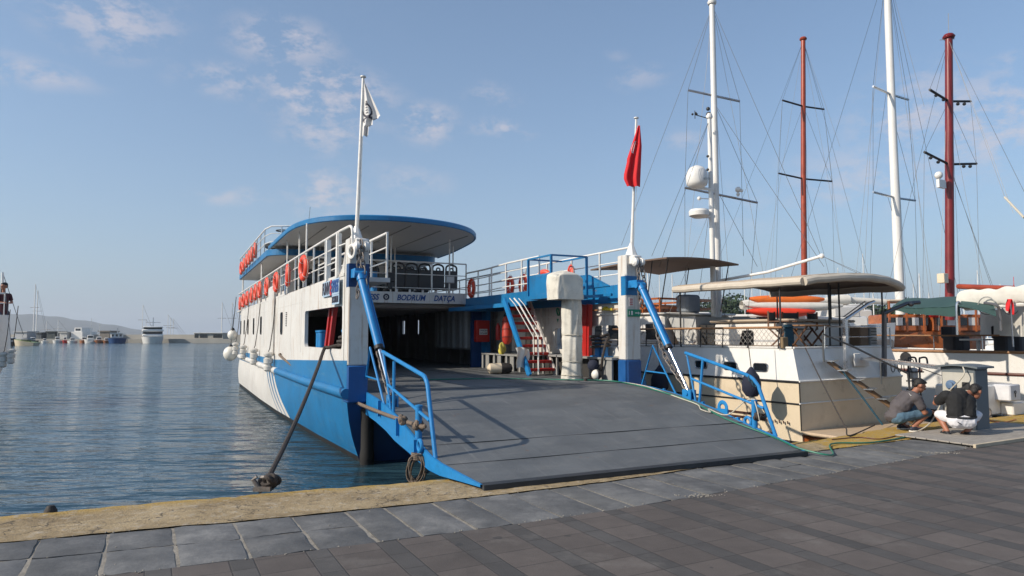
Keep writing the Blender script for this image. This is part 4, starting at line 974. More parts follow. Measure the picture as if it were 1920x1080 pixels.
mb = MB(); c = FW(-2.70, 1.30, .06)
for k_ in range(7):
    mb.torus(c + Vector((random.uniform(-.03,.03), random.uniform(-.02,.02), -.05 + random.uniform(-.02,.02))), .17, .014, (random.uniform(-.5,.5),1,.1), 20, 6, sc=(random.uniform(.35,.6),1))
for k_ in range(4): mb.torus(c + Vector((0,0,.08+k_*.02)), .06, .013, (.2,.1,1), 14, 6)
tag(mb.build('rope_coil', ROPE), 'coil of brown rope tied to the lug at the port foot of the ramp', 'rope')
rope('green_hose', [FW(-.9,6.6,.735), FW(.6,6.3,.735), FW(1.8,5.2,.74), FW(2.35,4.75,.735), RZ(2.42,4.1), RZ(2.38,3.2), RZ(2.46,2.4), RZ(2.40,1.5), RZ(2.48,.85), RZ(2.46,.45), RZ(2.40,.1), FW(2.62,-.25,.03), ground(1560,832,.03), ground(1640,829,.02), ground(1740,812,.02), ground(1800,803,.02)], .012, HOSE, 'thin green hose running down the starboard edge of the ramp and along the quay', 'hose')
rope('pale_line', [RZ(2.45,4.4), RZ(2.47,3.6), RZ(2.40,2.6), RZ(2.44,2.2), RZ(2.30,1.95), RZ(2.36,1.8), RZ(2.46,1.95), RZ(2.52,1.6,.04), FW(2.62,1.3,.62), FW(2.62,1.1,.66)], .009, ROPEW, 'thin pale cord lying loosely on the ramp beside the green hose')
rope('pale_line', [FW(2.60,1.1,.66), FW(2.58,1.02,.50), FW(2.60,1.0,.34)], .009, ROPEW, 'pale cord hanging from the starboard ramp rail')
rope('mooring_rope', [FW(2.62,1.09,.42), FW(2.8,1.1,.37), FW(3.05,1.3,.41), FW(3.3,1.6,.46)], .024, ROPED, 'dark rope tied round the starboard ramp post', knots=((FW(2.64,1.09,.41), .05),))
rope('rope_wrap', [FW(2.62+.035*math.cos(a*1.2), 1.22-.045*a*.30, 1.0-.012*a+.035*math.sin(a*1.2)) for a in range(14)], .013, TEAL, 'teal cord wound round the bend of the starboard ramp rail', 'rope', sm=4)
rope('knotted_line', [FW(2.66,.85,.10), FW(2.78,.95,.18), FW(2.74,1.1,.12), FW(2.68,.9,.05)], .014, ROPE, 'bundle of grey line knotted at the foot of the starboard ramp rail', knots=((FW(2.68,.9,.14), .05),))
# quay rings
mb = MB(); mb.torus((0,0,.05), .06, .018, (.3,1,0), 16, 8); mb.box(-.09,.09,-.07,.07,-.03,.015)
o = mb.build('mooring_ring', CHAIN); o.location = ring_ - Vector((.03,0,0)); tag(o, 'rusty mooring ring on the quay edge holding the thick dark rope', 'mooring ring')
mb = MB(); mb.tube([(-.05,0,-.05),(-.14,-.02,.09),(-.10,-.02,.12)], [.03,.022,.018], 8); o = mb.build('iron_hook', CHAIN); o.location = ring_; tag(o, 'dark iron hook sticking up beside the mooring ring', 'hook')
mb = MB(); mb.lathe([(.06,-.06),(.055,.0),(.03,.045),(0,.05)], (0,0,0), (0,0,1), 12); o = mb.build('iron_stud', RUB); o.location = ground(95, 957, .0); tag(o, 'small black stud on the yellow quay edge at the far left', 'stud')
mb = MB(); mb.torus((0,0,.09), .09, .02, (.2,1,0), 16, 8); mb.box(-.08,.08,-.06,.06,-.02,.012); o = mb.build('mooring_ring', CHAIN); o.location = ground(1849, 781, .0); tag(o, 'grey mooring ring standing on the yellow quay by the white step box', 'mooring ring')

# flagpoles with flags
def flagpole(px0, py0, px1, py1, Y, label, flagfn, mats, name, flab):
    a = at(px0, py0, Y); b = at(px1, py1, Y); root = thing('flagpole', label, 'flagpole', a)
    d = b - a
    mb = MB(); mb.tube([(0,0,0), d*.5, d], [.034, .028, .022], 10); mb.lathe([(.05,0),(.05,.02),(.0,.03)], d, (0,0,1), 12); mb.lathe([(.13,-.02),(.11,.05),(.035,.26)], (0,0,-.02), (0,0,1), 8); mb.build('pole', WR, root)
    mb = MB(); mb.tube([d*.98+Vector((.03,-.03,0)), d*.3+Vector((.05,-.04,0)), Vector((.04,-.04,.2))], .004, 4); mb.build('halyard', ROPEW, root)
    mb = flagfn(d); f_ = mb.build('flag', mats, root, 80)
    return root, f_
def drape(mb, P, width_l, width_r, z0, z1, folds, seed, xoff, mi=0):
    def fn(a, b):
        z = z1 + (z0 - z1) * b
        wl = width_l(b); wr = width_r(b); x = -wl + (wl + wr) * a
        return (P(z).x + xoff + x, P(z).y - .075 + .035*math.sin(a*folds*math.pi + seed + b)*(.25+b) , z)
    mb.grid(fn, 36, 40, mi)
    return fn
def white_flag(d):
    mb = MB(); P = lambda z: d * (z / d.z)
    zt = d.z - .13; zb = d.z - 1.04
    L_ = lambda b: .0 + .00*b; Wr = lambda b: (.02 + .29*min(1, b/.63)**.95) if b < .63 else max(.12, .30 - .12*round((b-.63)/.125)*.8 - .02)
    fn = drape(mb, P, L_, Wr, zb, zt, 3.0, .4, .03)
    def deco(f, mi):
        for a, b in f:
            p = Vector(fn(a, b)) + Vector((0,-.004,0)); mb.v.append(tuple(p))
    # dark ring emblem and band printed on the cloth
    def strip(pts, w):
        for (a0,b0),(a1,b1) in zip(pts, pts[1:]):
            dx, dy = a1-a0, b1-b0; l = math.hypot(dx,dy) or 1; nx, ny = -dy/l*w, dx/l*w*.6
            q = [Vector(fn(min(1,max(0,x)), min(1,max(0,y)))) + Vector((0,-.012,0)) for x, y in ((a0-nx,b0-ny),(a0+nx,b0+ny),(a1+nx,b1+ny),(a1-nx,b1-ny))]
            mb.poly(q, 1)
    strip([(.30+.30*math.cos(t/10*math.pi*2-1.9), .52+.12*math.sin(t/10*math.pi*2-1.9)) for t in range(0, 9)], .035)
    strip([(.32+.07*math.cos(t/6*6.28), .38+.03*math.sin(t/6*6.28)) for t in range(7)], .02)
    strip([(.03,.70),(.2,.69),(.4,.64),(.6,.66)], .05); strip([(.2,.745),(.45,.74)], .02); strip([(.75,.70),(.9,.66)], .02)
    for bb in (.47,.52,.57): strip([(.2,bb),(.36,bb-.01)], .012)
    return mb
flagpole(668, 451, 681, 145, 11.45, 'tall white pole with a limp white flag on the port bow pillar', white_flag, [FLAG_W, INK], '', '')
def red_flag(d):
    mb = MB(); P = lambda z: d * (z / d.z); zt = d.z - .17; zb = d.z - 1.42
    Wl = lambda b: .0 + .20*min(1, b/.55) + (.05 if b > .6 else 0)*min(1,(b-.6)/.2) if b < .9 else .24 - (b-.9)*.6
    fn = drape(mb, P, Wl, lambda b: .04 + .05*min(1, b*3), zb, zt, 3.5, 2.2, .03)
    pts = []
    for t in range(11):
        a = R(70 + t*22); pts.append((.26+.20*math.cos(a), .36+.10*math.sin(a)))
    for t, ((a0,b0),(a1,b1)) in enumerate(zip(pts, pts[1:])):
        w0 = .08 + .16*math.sin(math.pi*t/10); w1 = .08 + .16*math.sin(math.pi*(t+1)/10)
        q = [Vector(fn(min(1,max(0,x)), y)) + Vector((0,-.010,0)) for x, y in ((a0,b0),(a1,b1),(a1+w1,b1),(a0+w0,b0))]; mb.poly(q, 1); mb.poly([p + Vector((0,.06,0)) for p in q[::-1]], 1)
    return mb
flagpole(1184, 478, 1193, 222, 13.75, 'white pole with a limp red flag bearing a white crescent on the starboard bow pillar', red_flag, [FLAG_R, FLAG_W], '', '')
# ------------------------------------------------------------------ the cream and white motor sailer moored next to the ferry
CO = Vector((5.223, 12.6, 0)); CT = R(32)
def CW(x, y, z=0.0): return Vector((CO.x + math.cos(CT)*x - math.sin(CT)*y, CO.y + math.sin(CT)*x + math.cos(CT)*y, z))
def incat(p): p = Vector(p) - CO; return Vector((math.cos(CT)*p.x + math.sin(CT)*p.y, -math.sin(CT)*p.x + math.cos(CT)*p.y, p.z))
cat = thing('motor_sailer', 'white over cream motor sailer with beige stern awning, moored right of the ferry ramp', 'boat', CO, CT)
def cw_(y, z):                                          # port side x, starboard side x
    t = max(0, (y - 5.5) / 7); c = 1.7; h = 1.70 * (1 - t**2.2) if t < 1 else .01
    k_ = 1.0 if z > .78 else 1 - .035*(.78 - z) / 1.2
    if z > .80: k_ *= 1 - .045*(z-.8)/.6
    return c - h*k_, c + h*k_
ys = [0, .6, 1.4, 2.4, 3.4, 4.4, 5.5, 6.5, 7.5, 8.5, 9.5, 10.5, 11.4, 12.1, 12.48]
mb = MB()
def yy(y, z): return y + (.17*(z-.8)/.6 if z > .8 else 0) * (1 if y < 1 else 0)
for z0, z1, mi_ in ((-.9,-.30,2),(-.30,.38,1),(.38,.78,1),(.78,1.38,0)):
    for s in (0, 1):
        for a, b in zip(ys, ys[1:]):
            q = [(cw_(a,z0)[s], yy(a,z0), z0), (cw_(b,z0)[s], yy(b,z0), z0), (cw_(b,z1)[s], yy(b,z1), z1), (cw_(a,z1)[s], yy(a,z1), z1)]
            mb.add(q if s else q[::-1], [(0,1,2,3)], mi_, True)
    mb.poly([(cw_(0,z0)[0], yy(0,z0), z0), (cw_(0,z0)[1], yy(0,z0), z0), (cw_(0,z1)[1], yy(0,z1), z1), (cw_(0,z1)[0], yy(0,z1), z1)], mi_)
mb.build('hull', [W2, CREAM, BOOT], cat, 30)
mb = MB()
for z, r, mi_ in ((.78, .022, 0), (.38, .016, 0)):
    mb.tube([(cw_(y,z)[0]-.008, y, z) for y in ys[:-1]], r, 6, mi_); mb.tube([(-.01,-.008,z+.012), (cw_(0,z)[1], -.008, z+.012)], r*.9, 6, 1)
    mb.tube([(cw_(0,z)[1]+.01, 0, z), (cw_(5,z)[1], 5, z)], r, 6, mi_)
mb.tube([(-.004,-.004,.78),(-.004+.025,-.004,-.1)], .012, 6, 0)
mb.build('rub_rail', [BLK, W2], cat)
mb = MB(); mb.add([(cw_(y,1.38)[s], yy(y,1.38), 1.379) for y in ys for s in (0,1)], [(i*2, i*2+1, i*2+3, i*2+2) for i in range(len(ys)-1)], 0); mb.build('deck', mat('teak_deck', (.34,.22,.13), .7, var=.2, stretch=(10,1,1)), cat)
mb = MB()
for s in (0,1): mb.tube([(cw_(y,1.4)[s], max(.18,y), 1.40) for y in ys[:-2]], .022, 6)
mb.tube([(.1,.17,1.40),(3.3,.17,1.40)], .022, 6); mb.build('toe_rail', W2, cat)
for y in (.85, 1.58, 2.35):
    mb = MB(); x = cw_(y, 1.02)[0] - .0; pts = []
    for cy, cz_, st in ((y+.12,1.05,0),(y-.12,1.05,90),(y-.12,.98,180),(y+.12,.98,270)):
        for q in range(4): a = R(st+q*30); pts.append((x-.012-(.0), cy+.04*math.cos(a), cz_+.04*math.sin(a)))
    mb.poly(pts, 0); mb.tube([(p[0]-.002, p[1], p[2]) for p in pts], .012, 6, 1, closed=True); mb.build('port_light', [GLASS, STEEL], cat)
# name stripe along the topsides
mb = MB()
for k_ in range(2):
    z = .115 - k_*.085; mb.poly([(cw_(1,z)[0]-.02, .75, z-.02), (cw_(3,z)[0]-.02, 3.2, z-.02), (cw_(3,z)[0]-.02, 3.2, z+.02), (cw_(1,z)[0]-.02, .75, z+.02)][::-1])
for k_ in range(6): y = .72 - k_*.09; mb.poly([(-.004, y, .00), (-.004, y-.03, .0), (-.004, y+.01-.03, .055), (-.004, y+.01, .055)])
mb.build('side_stripe', mat('brown_stripe', (.05,.02,.015), .5), cat)
# bathing platform
mb = MB(); mb.rbox(-.02, 3.36, -.72, -.01, -.16, -.10, .02); 
mb.build('bathing_platform', [mat('platform_teak', (.50,.38,.26), .6, var=.12, stretch=(1,12,1))], cat)
mb = MB(); mb.box(.1,3.2,-.6,0,-.45,-.17); mb.build('platform_bracket', VARN, cat)
# rails, netting, cabin
mb = MB(); mb.tube([(.03,.35,1.78),(.03,3.2,1.775),(.03,5.2,1.77)], .022, 8); mb.build('wooden_rail', TEAK, cat)
for y in (.42, 1.13, 1.75, 2.35, 3.1, 4.0, 5.0):
    mb = MB(); mb.tube([(.03,y+.03,1.38),(.03,y,1.77)], .012, 6); mb.build('rail_stanchion', BLK, cat)
mb = MB(); n = 26
for i in range(-6, n):
    for s in (1, -1):
        y0 = .45 + i*.11; pts = []
        z0, z1 = 1.42, 1.75; dy = .33*.9*s
        a = Vector((.035, y0 if s > 0 else y0+.3, z0)); b = a + Vector((0, dy, z1-z0))
        if min(a.y,b.y) < .42 or max(a.y,b.y) > 3.1: continue
        mb.beam(a, b, .005, .005)
mb.build('safety_net', WIREL, cat)
mb = MB(); mb.rbox(.72, 2.9, .75, 2.62, 1.38, 1.90, .05, 0); mb.rbox(.66, 2.95, .68, 2.70, 1.90, 1.96, .025, 1)
mb.rbox(.716,.73,.75,2.6,1.50,1.54,.003,2)
mb.build('aft_cabin', [W2, BEIGE, mat('cabin_grey', (.42,.43,.45), .4)], cat)
mb = MB(); mb.poly([(.712,1.55,1.43),(.712,1.55,1.70),(.712,1.60,1.74),(.712,1.84,1.73),(.712,1.92,1.43)][::-1]); mb.build('cabin_window', GLASS, cat)
mb = MB(); mb.box(.74,2.8,2.62,3.05,1.38,1.86); mb.build('companionway', DARK, cat)
mb = MB()                                               # raked windscreen and wheelhouse front
mb.add([(.62,3.0,1.38),(.62,3.55,1.38),(.62,3.9,2.05),(.62,3.05,2.05),(2.8,3.0,1.38),(2.8,3.55,1.38),(2.8,3.9,2.05),(2.8,3.05,2.05)], [(0,3,2,1),(4,5,6,7),(0,4,7,3),(1,2,6,5),(3,7,6,2)], 0)
mb.build('windscreen_wall', [mat('grey_gelcoat', (.45,.45,.44), .4)], cat)
mb = MB(); mb.rbox(.5, 2.9, 3.95, 9.6, 1.38, 2.12, .06, 0); mb.rbox(.45, 2.95, 3.85, 9.7, 2.12, 2.17, .02, 0); mb.build('deckhouse', W2, cat)
for y in (4.05, 4.75, 5.45, 6.15, 6.85, 7.55, 8.25):
    f_ = MB(); f_.rbox(.485,.50,y-.02,y+.52,1.48,1.95,.006); f_ = f_.build('window_frame', W2, cat)
    mb = MB(); mb.rbox(.478,.487,y+.03,y+.47,1.53,1.90,.004); mb.build('pane', GLASS, f_)
# flying bridge: varnished rails, brown bimini
fbm = MB(); x0, x1, y0, y1 = .75, 2.7, 4.3, 6.6
for z in (2.30, 2.52): 
    for a, b in (((x0,y0),(x1,y0)),((x0,y0),(x0,y1)),((x1,y0),(x1,y1))): fbm.beam((*a,z),(*b,z),.035,.05)
for y in (4.3, 4.9, 5.5, 6.1, 6.6): fbm.beam((x0,y,2.17),(x0,y,2.52),.035,.035); fbm.beam((x1,y,2.17),(x1,y,2.52),.035,.035)
fbm.box(x0+.05,x1-.05,5.2,5.25,2.17,2.42); fbm.build('flybridge_rail', VARN, cat)
BI = [at(1128, 513, 17.2), at(1262, 484, 15.9), at(1380, 494, 17.8), at(1330, 497, 19.6)]
def bim(a, b):
    p = incat(at(1107,505,17.6)).lerp(incat(at(1250,482,14.6)), a); q = incat(at(1235,513,18.7)).lerp(incat(at(1385,495,16.1)), a)
    r = p.lerp(q, b); r.z += .06*math.sin(math.pi*b) + .03*math.sin(math.pi*a); return r
mb = MB(); mb.slab(bim, .035, 16, 12); mb.build('bimini', BROWN, cat)
mb = MB()
def skirt(a, b): p = Vector(bim(1, a)); p.z -= .02 + .05*b; return p
for a, b, z in ((.05,.1,2.2),(.95,.08,2.3),(.95,.92,2.2),(.5,.1,2.2),(.5,.9,2.2),(.75,.1,2.2)):
    mb = MB(); p = Vector(bim(a,b)); mb.tube([p, (p.x+.15, p.y+.4, z)], .014, 6); mb.build('bimini_strut', BLK, cat)
mb = MB(); mb.rbox(1.3, 1.8, 3.95, 4.35, 2.17, 2.62, .05, 0); mb.build('helm_seat', mat('blue_grey_cushion', (.20,.23,.27), .8), cat)
# stern awning
P0 = [(-.10, -.12), (3.42, -.05)]
def awn(a, b):                                          # a along stern, b forward
    x = -.02 + 3.2*a; y = -.16 + 3.2*b - .28*math.sin(math.pi*a)*(1-b)
    z = 2.695 + .115*math.sin(math.pi*min(1, a*1.0)) **.7 + .02*b + .012*math.sin(b*18)*math.sin(a*5); return (x, y, z)
mb = MB(); mb.slab(awn, .03, 24, 16, 0)
def roll(pts, r): mb.tube(pts, r, 10, 1)
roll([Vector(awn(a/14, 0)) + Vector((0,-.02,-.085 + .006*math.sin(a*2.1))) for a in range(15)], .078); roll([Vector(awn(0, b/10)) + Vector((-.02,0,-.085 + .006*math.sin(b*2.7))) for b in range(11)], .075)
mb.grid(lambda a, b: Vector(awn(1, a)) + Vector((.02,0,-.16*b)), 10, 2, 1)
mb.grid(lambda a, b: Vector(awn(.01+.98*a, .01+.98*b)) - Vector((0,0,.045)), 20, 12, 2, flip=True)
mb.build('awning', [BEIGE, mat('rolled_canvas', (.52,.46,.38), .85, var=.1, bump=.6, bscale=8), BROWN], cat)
for x, y in ((.05,.40),(.05,2.95),(1.35,.25),(2.0,.45),(3.3,.3),(3.3,2.9),(2.4,.9)):
    mb = MB(); mb.tube([(x,y,1.38),(x,y,2.70)], .018, 8); mb.build('awning_post', BLK, cat)
# cockpit: table, chairs, cabinet, rope
def chair(x, y, rz):
    r_ = thing('deck_chair', None, None, (x,y,1.39), rz); r_.parent = None
    return r_
def folding_chair(x, y, rz, label):
    root = thing('folding_chair', label, 'chair', CW(x,y,1.385), CT + rz, 'chairs under the beige awning')
    mb = MB(); mb.grid(lambda a, b: ((a-.5)*.40, .18+.03*math.sin(math.pi*a), .50+.20*b), 8, 3); mb.grid(lambda a, b: ((a-.5)*.40, .19+.03*math.sin(math.pi*a), .50+.20*b), 8, 3, flip=True); mb.build('backrest', BLK, root)
    mb = MB(); mb.box(-.2,.2,-.2,.18,.36,.38); mb.build('seat', BLK, root)
    mb = MB()
    for s in (-.2,.2): mb.beam((s,-.2,0),(s,.18,.38),.02,.03); mb.beam((s,.18,0),(s,-.2,.38),.02,.03); mb.beam((s,.19,.36),(s,.19,.72),.02,.03)
    mb.beam((-.2,-.2,.52),(-.2,.19,.52),.03,.02); mb.beam((.2,-.2,.52),(.2,.19,.52),.03,.02); mb.build('frame', mat('chair_wood', (.12,.05,.02), .5), root)
folding_chair(.55,.75,R(20),'black folding chair under the awning, nearest the blue rope hank'); folding_chair(1.05,.75,R(-10),'black folding chair under the awning, beside the dark cabinet'); folding_chair(1.6,1.0,R(-120),'black folding chair under the awning, turned sideways behind the gangway post')
root = thing('deck_table', 'varnished folding table between the black chairs under the awning', 'table', CW(.9,.40,1.385), CT)
mb = MB(); mb.rbox(-.4,.4,-.2,.2,.42,.45,.01); mb.build('table_top', TEAK, root)
mb = MB()
for s in (-.3,.3): mb.beam((s,-.18,0),(s,.18,.42),.025,.03); mb.beam((s,.18,0),(s,-.18,.42),.025,.03)
mb.build('table_frame', mat('table_wood', (.10,.045,.02), .5), root)
mb = MB(); mb.rbox(1.15,1.75,.9,1.3,1.39,1.88,.02,0); mb.rbox(1.2,1.7,.885,.9,1.43,1.82,.01,1); mb.build('cabin_door', [W2, mat('red_brown_panel', (.10,.035,.02), .5)], cat)
mb = MB(); mb.rbox(1.72,2.3,1.6,2.2,1.39,1.85,.03,0); mb.rbox(1.95,2.2,1.585,1.6,1.55,1.78,.01,1); mb.build('cockpit_wall', [W2, DARK], cat)
mb = MB(); mb.rbox(2.55,2.85,.35,.6,1.39,1.82,.02,0); mb.build('side_cupboard', mat('brown_cupboard', (.16,.10,.06), .6), cat)
mb = MB(); mb.rbox(2.88,3.12,.33,.55,1.39,1.84,.015,0)
for k_ in range(6): mb.box(2.9,3.10,.325,.33,1.46+k_*.06,1.475+k_*.06,1)
mb.build('slatted_locker', [GREY, DARK], cat)
mb = MB(); mb.rbox(.0,.16,.32,.38,1.39,1.60,.01); mb.build('wicker_panel', mat('wicker', (.22,.15,.08), .8, bump=1, bscale=80), cat)
random.seed(4); mb = MB()
for k_ in range(9):
    x = .12+.025*k_; w = random.uniform(.018,.03); zb = 1.42+random.uniform(-.02,.08)
    mb.tube(spline([(x,.36,1.84),(x-w,.345,1.65),(x-w*.6,.34,zb+.03),(x,.34,zb),(x+w*.6,.34,zb+.03),(x+w,.35,1.65),(x,.36,1.84)],4), .012, 6)
mb.torus((.22,.35,1.80), .06,.02,(0,0,1),14,6,sc=(1.8,.6)); o = mb.build('rope_hank', TEAL); o.location = CO; o.rotation_euler = (0,0,CT); tag(o, 'large hank of teal rope hung on the stern rail of the motor sailer', 'rope')
# stern rails and light gantry arms, gangway and boarding ladder
mb = MB(); mb.tube([(.95,.1,1.38),(.95,.1,1.80),(3.2,.1,1.80),(3.2,.1,1.38)], .016, 6); mb.tube([(1.7,.1,1.38),(1.7,.1,1.8)], .014, 6); mb.tube([(.95,.12,1.6),(3.2,.12,1.6)], .010, 6); mb.build('stern_rail', STEEL, cat)
mb = MB(); mb.beam((1.42,-.02,.95),(1.44,-.02,1.95),.08,.06); mb.tube([(1.44,-.02,1.93),(2.1,-.1,2.25),(2.28,-.12,2.30)], .035, 8); mb.tube([(1.40,-.02,1.99),(2.0,-.1,2.30)], .012,6); mb.build('davit_arm', STEEL, cat)
mb = MB(); mb.beam((2.72,-.02,.80),(2.80,-.02,2.10),.085,.06); mb.tube([(2.80,-.02,2.08),(3.15,-.3,2.28),(3.35,-.45,2.30)], .04, 8); mb.ball((3.2,-.35,2.27),.06,8); mb.build('davit_arm', mat('dark_steel', (.13,.13,.14), .4, .8), cat)
mb = MB(); mb.rbox(1.75,2.25,.0,.03,1.02,1.28,.01,0); mb.build('stern_panel', W2, cat)
# boarding steps: a stringer sloping to the quay with treads and handrail
p0 = Vector((.72,-.10,1.14)); p1 = Vector((1.95,-.95,.02)); dd = p1 - p0
lad = thing('boarding_ladder', 'folding steel boarding steps sloping from the motor sailer stern to the quay', 'ladder', CO, CT)
mb = MB(); mb.beam(p0, p1, .03, .05); mb.beam(p0 + Vector((.28,.12,0)), p1 + Vector((.28,.12,0)), .03, .05); mb.build('stringer', mat('ladder_wood', (.25,.15,.08), .6), lad)
for k_ in range(7):
    q = p0 + dd*(.03+.155*k_); mb = MB(); mb.beam(q + Vector((-.08,-.03,.05)), q + Vector((.36,.14,.05)), .16, .02); mb.beam(q+Vector((.0,0,.05)), q + dd*.07 + Vector((0,0,-.02)), .012,.02); mb.beam(q+Vector((.28,.12,.05)), q + dd*.07 + Vector((.28,.12,-.02)), .012,.02); mb.build('tread', STEEL, lad)
mb = MB(); mb.tube([(.58,-.12,1.14),(.56,-.12,1.66),(1.15,-.35,1.42),(2.05,-.85,.92),(2.05,-.9,.30)], .019, 6); mb.tube([(1.6,-.6,.72),(1.6,-.6,1.18)], .014, 6); mb.build('handrail', mat('dull_steel', (.12,.12,.12), .4, .7), lad)
rope('blue_line', sag(CW(.35,.1,1.40), ground(1565,815,.02)+Vector((.2,-.1,0)), .03) + [ground(1640,797,.02)], .011, ROPED, 'dark mooring line from the motor sailer stern corner down to the quay')
rope('blue_line', sag(CW(.9,-.2,1.05), ground(1655,797,.03), -.02) , .018, TEAL, 'teal rope running down the boarding steps to the quay')
gw = thing('gangplank', 'long narrow steel passerelle reaching from the motor sailer toward the service pedestal', 'gangplank')
a = at(1622, 672, 13.6); b = at(1772, 690, 12.35)
mb = MB(); up_ = Vector((0,0,1)); mb.beam(a, b, .26, .03, 0); mb.build('walkway', TEAK, gw)
mb = MB(); sd_ = (b-a).cross(up_).normalized()*.14
for s in (-1,1): mb.beam(a+sd_*s, b+sd_*s, .03, .055)
mb.build('side_rail', STEEL, gw)
mb = MB(); mb.tube([a + (b-a)*.55, b + Vector((0,0,-.16))], .008, 5); mb.build('stay', WIRE, gw)
# navy fenders
for (px, py, Y, rx, rz_, lb_, zt) in ((1409,717,12.75,.17,.27,'navy cloth-covered fender hanging on the cream side by the ramp rail', 1.76),(1237,712,15.2,.19,.30,'navy cloth-covered fender between the ferry and the motor sailer', 1.5)):
    q = at(px, py, Y); root = thing('covered_fender', lb_, 'fender', q, CT, 'navy covered fenders')
    mb = MB(); mb.lathe([(0,-rz_),(rx*.6,-rz_*.93),(rx,-rz_*.55),(rx,.0),(rx*.8,rz_*.45),(rx*.35,rz_*.85),(.02,rz_*1.05),(0,rz_*1.06)], (0,0,0), (0,0,1), 20); mb.build('body', NAVYF, root)
    mb = MB(); mb.tube([(0,0,rz_), (.02,.1,zt - q.z)], .008, 5); mb.build('hanging_line', ROPED, root)
for y, s_ in ((3.05,1),(4.6,.7)):
    mb = MB(); mb.torus((.5,y,1.62), .13*s_, .025, (1,0,.1), 16, 6, sc=(1.3,1)); mb.build('horseshoe_buoy', W2, cat)
# masts
def wires(name, lst, m, par, r=.0048):
    for a, b in lst:
        mb = MB(); mb.tube([par_local(par, a), par_local(par, b)], r, 4, cap=False); mb.build(name, m, par)
def par_local(par, p):
    p = Vector(p) - par.location; t = -par.rotation_euler.z
    return Vector((math.cos(t)*p.x - math.sin(t)*p.y, math.sin(t)*p.x + math.cos(t)*p.y, p.z))
def mast(par, pts, r0, r1, m, name='mast', n=12):
    mb = MB(); P = [par_local(par, p) for p in pts]; mb.tube(P, [r0 + (r1-r0)*i/(len(P)-1) for i in range(len(P))], n); d = P[-1]
    mb.lathe([(r1*1.5,0),(r1*1.7,.05),(r1*1.2,.12),(.0,.14)], d, (0,0,1), 10); return mb.build(name, m, par)
Y = 17
mast(cat, [at(1347,600,Y), at(1341,300,Y), at(1335,8,Y)], .088, .07, W2)
mast(cat, [at(1339,605,Y-.35), at(1334,400,Y-.35), at(1330,222,Y-.35)], .07, .05, W2, 'mizzen_pole')
def bar(a, b, r, m, par, name): mb = MB(); mb.tube([par_local(par,a), par_local(par,b)], r, 8); return mb.build(name, m, par)
bar(at(1290,169,Y), at(1387,190,Y), .03, STEEL, cat, 'spreader'); bar(at(1284,352,Y-.2), at(1420,380,Y+.2), .03, STEEL, cat, 'spreader')
mb = MB(); c = par_local(cat, at(1307,352,Y-.4)); mb.lathe([(.0,-.02),(.16,0),(.24,.06),(.26,.12),(.265,.28),(.24,.40),(.16,.50),(.06,.545),(0,.55)], c, (0,0,1), 20); dm = mb.build('satellite_dome', W2, cat)
mb = MB(); q = c; mb.beam(q, par_local(cat, at(1338,356,Y-.35)), .1, .05); mb.build('dome_bracket', W2, cat)
text('satellite', .10, q + Vector((-.02,-.27,.18)), (R(90),0,R(-32)), mat('grey_ink', (.12,.16,.2), .6), cat, sx=.9)
mb = MB(); c = par_local(cat, at(1311,407,Y-.4)); mb.lathe([(.0,-.03),(.14,-.02),(.24,.03),(.25,.13),(.22,.18),(0,.19)], c, (0,0,1), 20); mb.beam(c, par_local(cat, at(1340,406,Y-.35)), .08, .06); mb.build('radar', W2, cat)
mb = MB(); c = par_local(cat, at(1384,368,Y)); mb.lathe([(.03,0),(.05,.06),(.03,.08),(.03,.1)], c, (0,0,1), 10); mb.ball(c+Vector((0,0,.17)), .075, 10); mb.beam(c+Vector((.0,-.02,.17)), c+Vector((.1,-.06,.13)), .06,.06); mb.build('camera_pod', W2, cat)
mb = MB(); c = par_local(cat, at(1311,372,Y-.5)); mb.ball(c, .05, 8); mb.beam(c, par_local(cat, at(1332,373,Y-.35)), .02,.02); mb.build('gps_pod', W2, cat)
mb = MB(); c = par_local(cat, at(1328,222,Y-.35)); e_ = par_local(cat, at(1303,215,Y-.35)); mb.tube([c, e_], .012, 5)
for k_ in range(3): a = R(120*k_); mb.ball(e_ + Vector((.06*math.cos(a), .06*math.sin(a), .02)), .03, 6)
mb.tube([e_+Vector((0,0,-.1)), e_+Vector((0,0,.1))], .01, 5); mb.ball(c+Vector((.02,0,.10)), .07, 8); mb.ball(c+Vector((-.0,0,.24)), .05, 8); mb.build('wind_gauge', BLK, cat)
for py in (293, 318): 
    mb = MB(); mb.ball(par_local(cat, at(1327,py,Y-.45)), .035, 8); mb.build('steaming_light', BLK, cat)
mb = MB(); mb.tube([par_local(cat, at(1350,526,16.6)), par_local(cat, at(1440,510,16)), par_local(cat, at(1541,480,15.4))], .035, 10); mb.ball(par_local(cat, at(1541,480,15.4)), .06, 8); mb.build('boom', W2, cat)
T = at(1336,12,Y); S1_ = at(1290,169,Y); S2_ = at(1387,190,Y); L1 = at(1284,352,Y-.2); L2 = at(1420,380,Y+.2); M_ = at(1330,225,Y-.35)
wires('stay', [(T,S1_),(S1_,L1),(L1,at(1285,655,Y)),(T,S2_),(S2_,at(1394,480,Y)),(at(1338,190,Y),L2),(L2,at(1400,620,Y)),(T,at(1540,482,15.4)),(at(1340,195,Y),at(1545,500,15.4)),(M_,at(1222,480,15.5)),(M_,at(1236,500,15.5)),(T,at(1165,460,19)),
   (at(1341,350,Y),at(1420,500,Y)),(at(1334,360,Y),at(1300,640,Y)),(T, at(1352,520,Y)), (at(1541,480,15.4), CW(3.3,.1,2.6)), (at(1541,480,15.4), at(1690,545,14.5))], WIRE, cat)
wires('halyard', [(T,at(1278,600,Y)),(at(1342,190,Y),at(1372,600,Y)),(at(1345,350,Y),at(1360,610,Y)),(T,at(1440,560,18)),(at(1345,360,Y), at(1250,600,16))], WIREL, cat, .004)

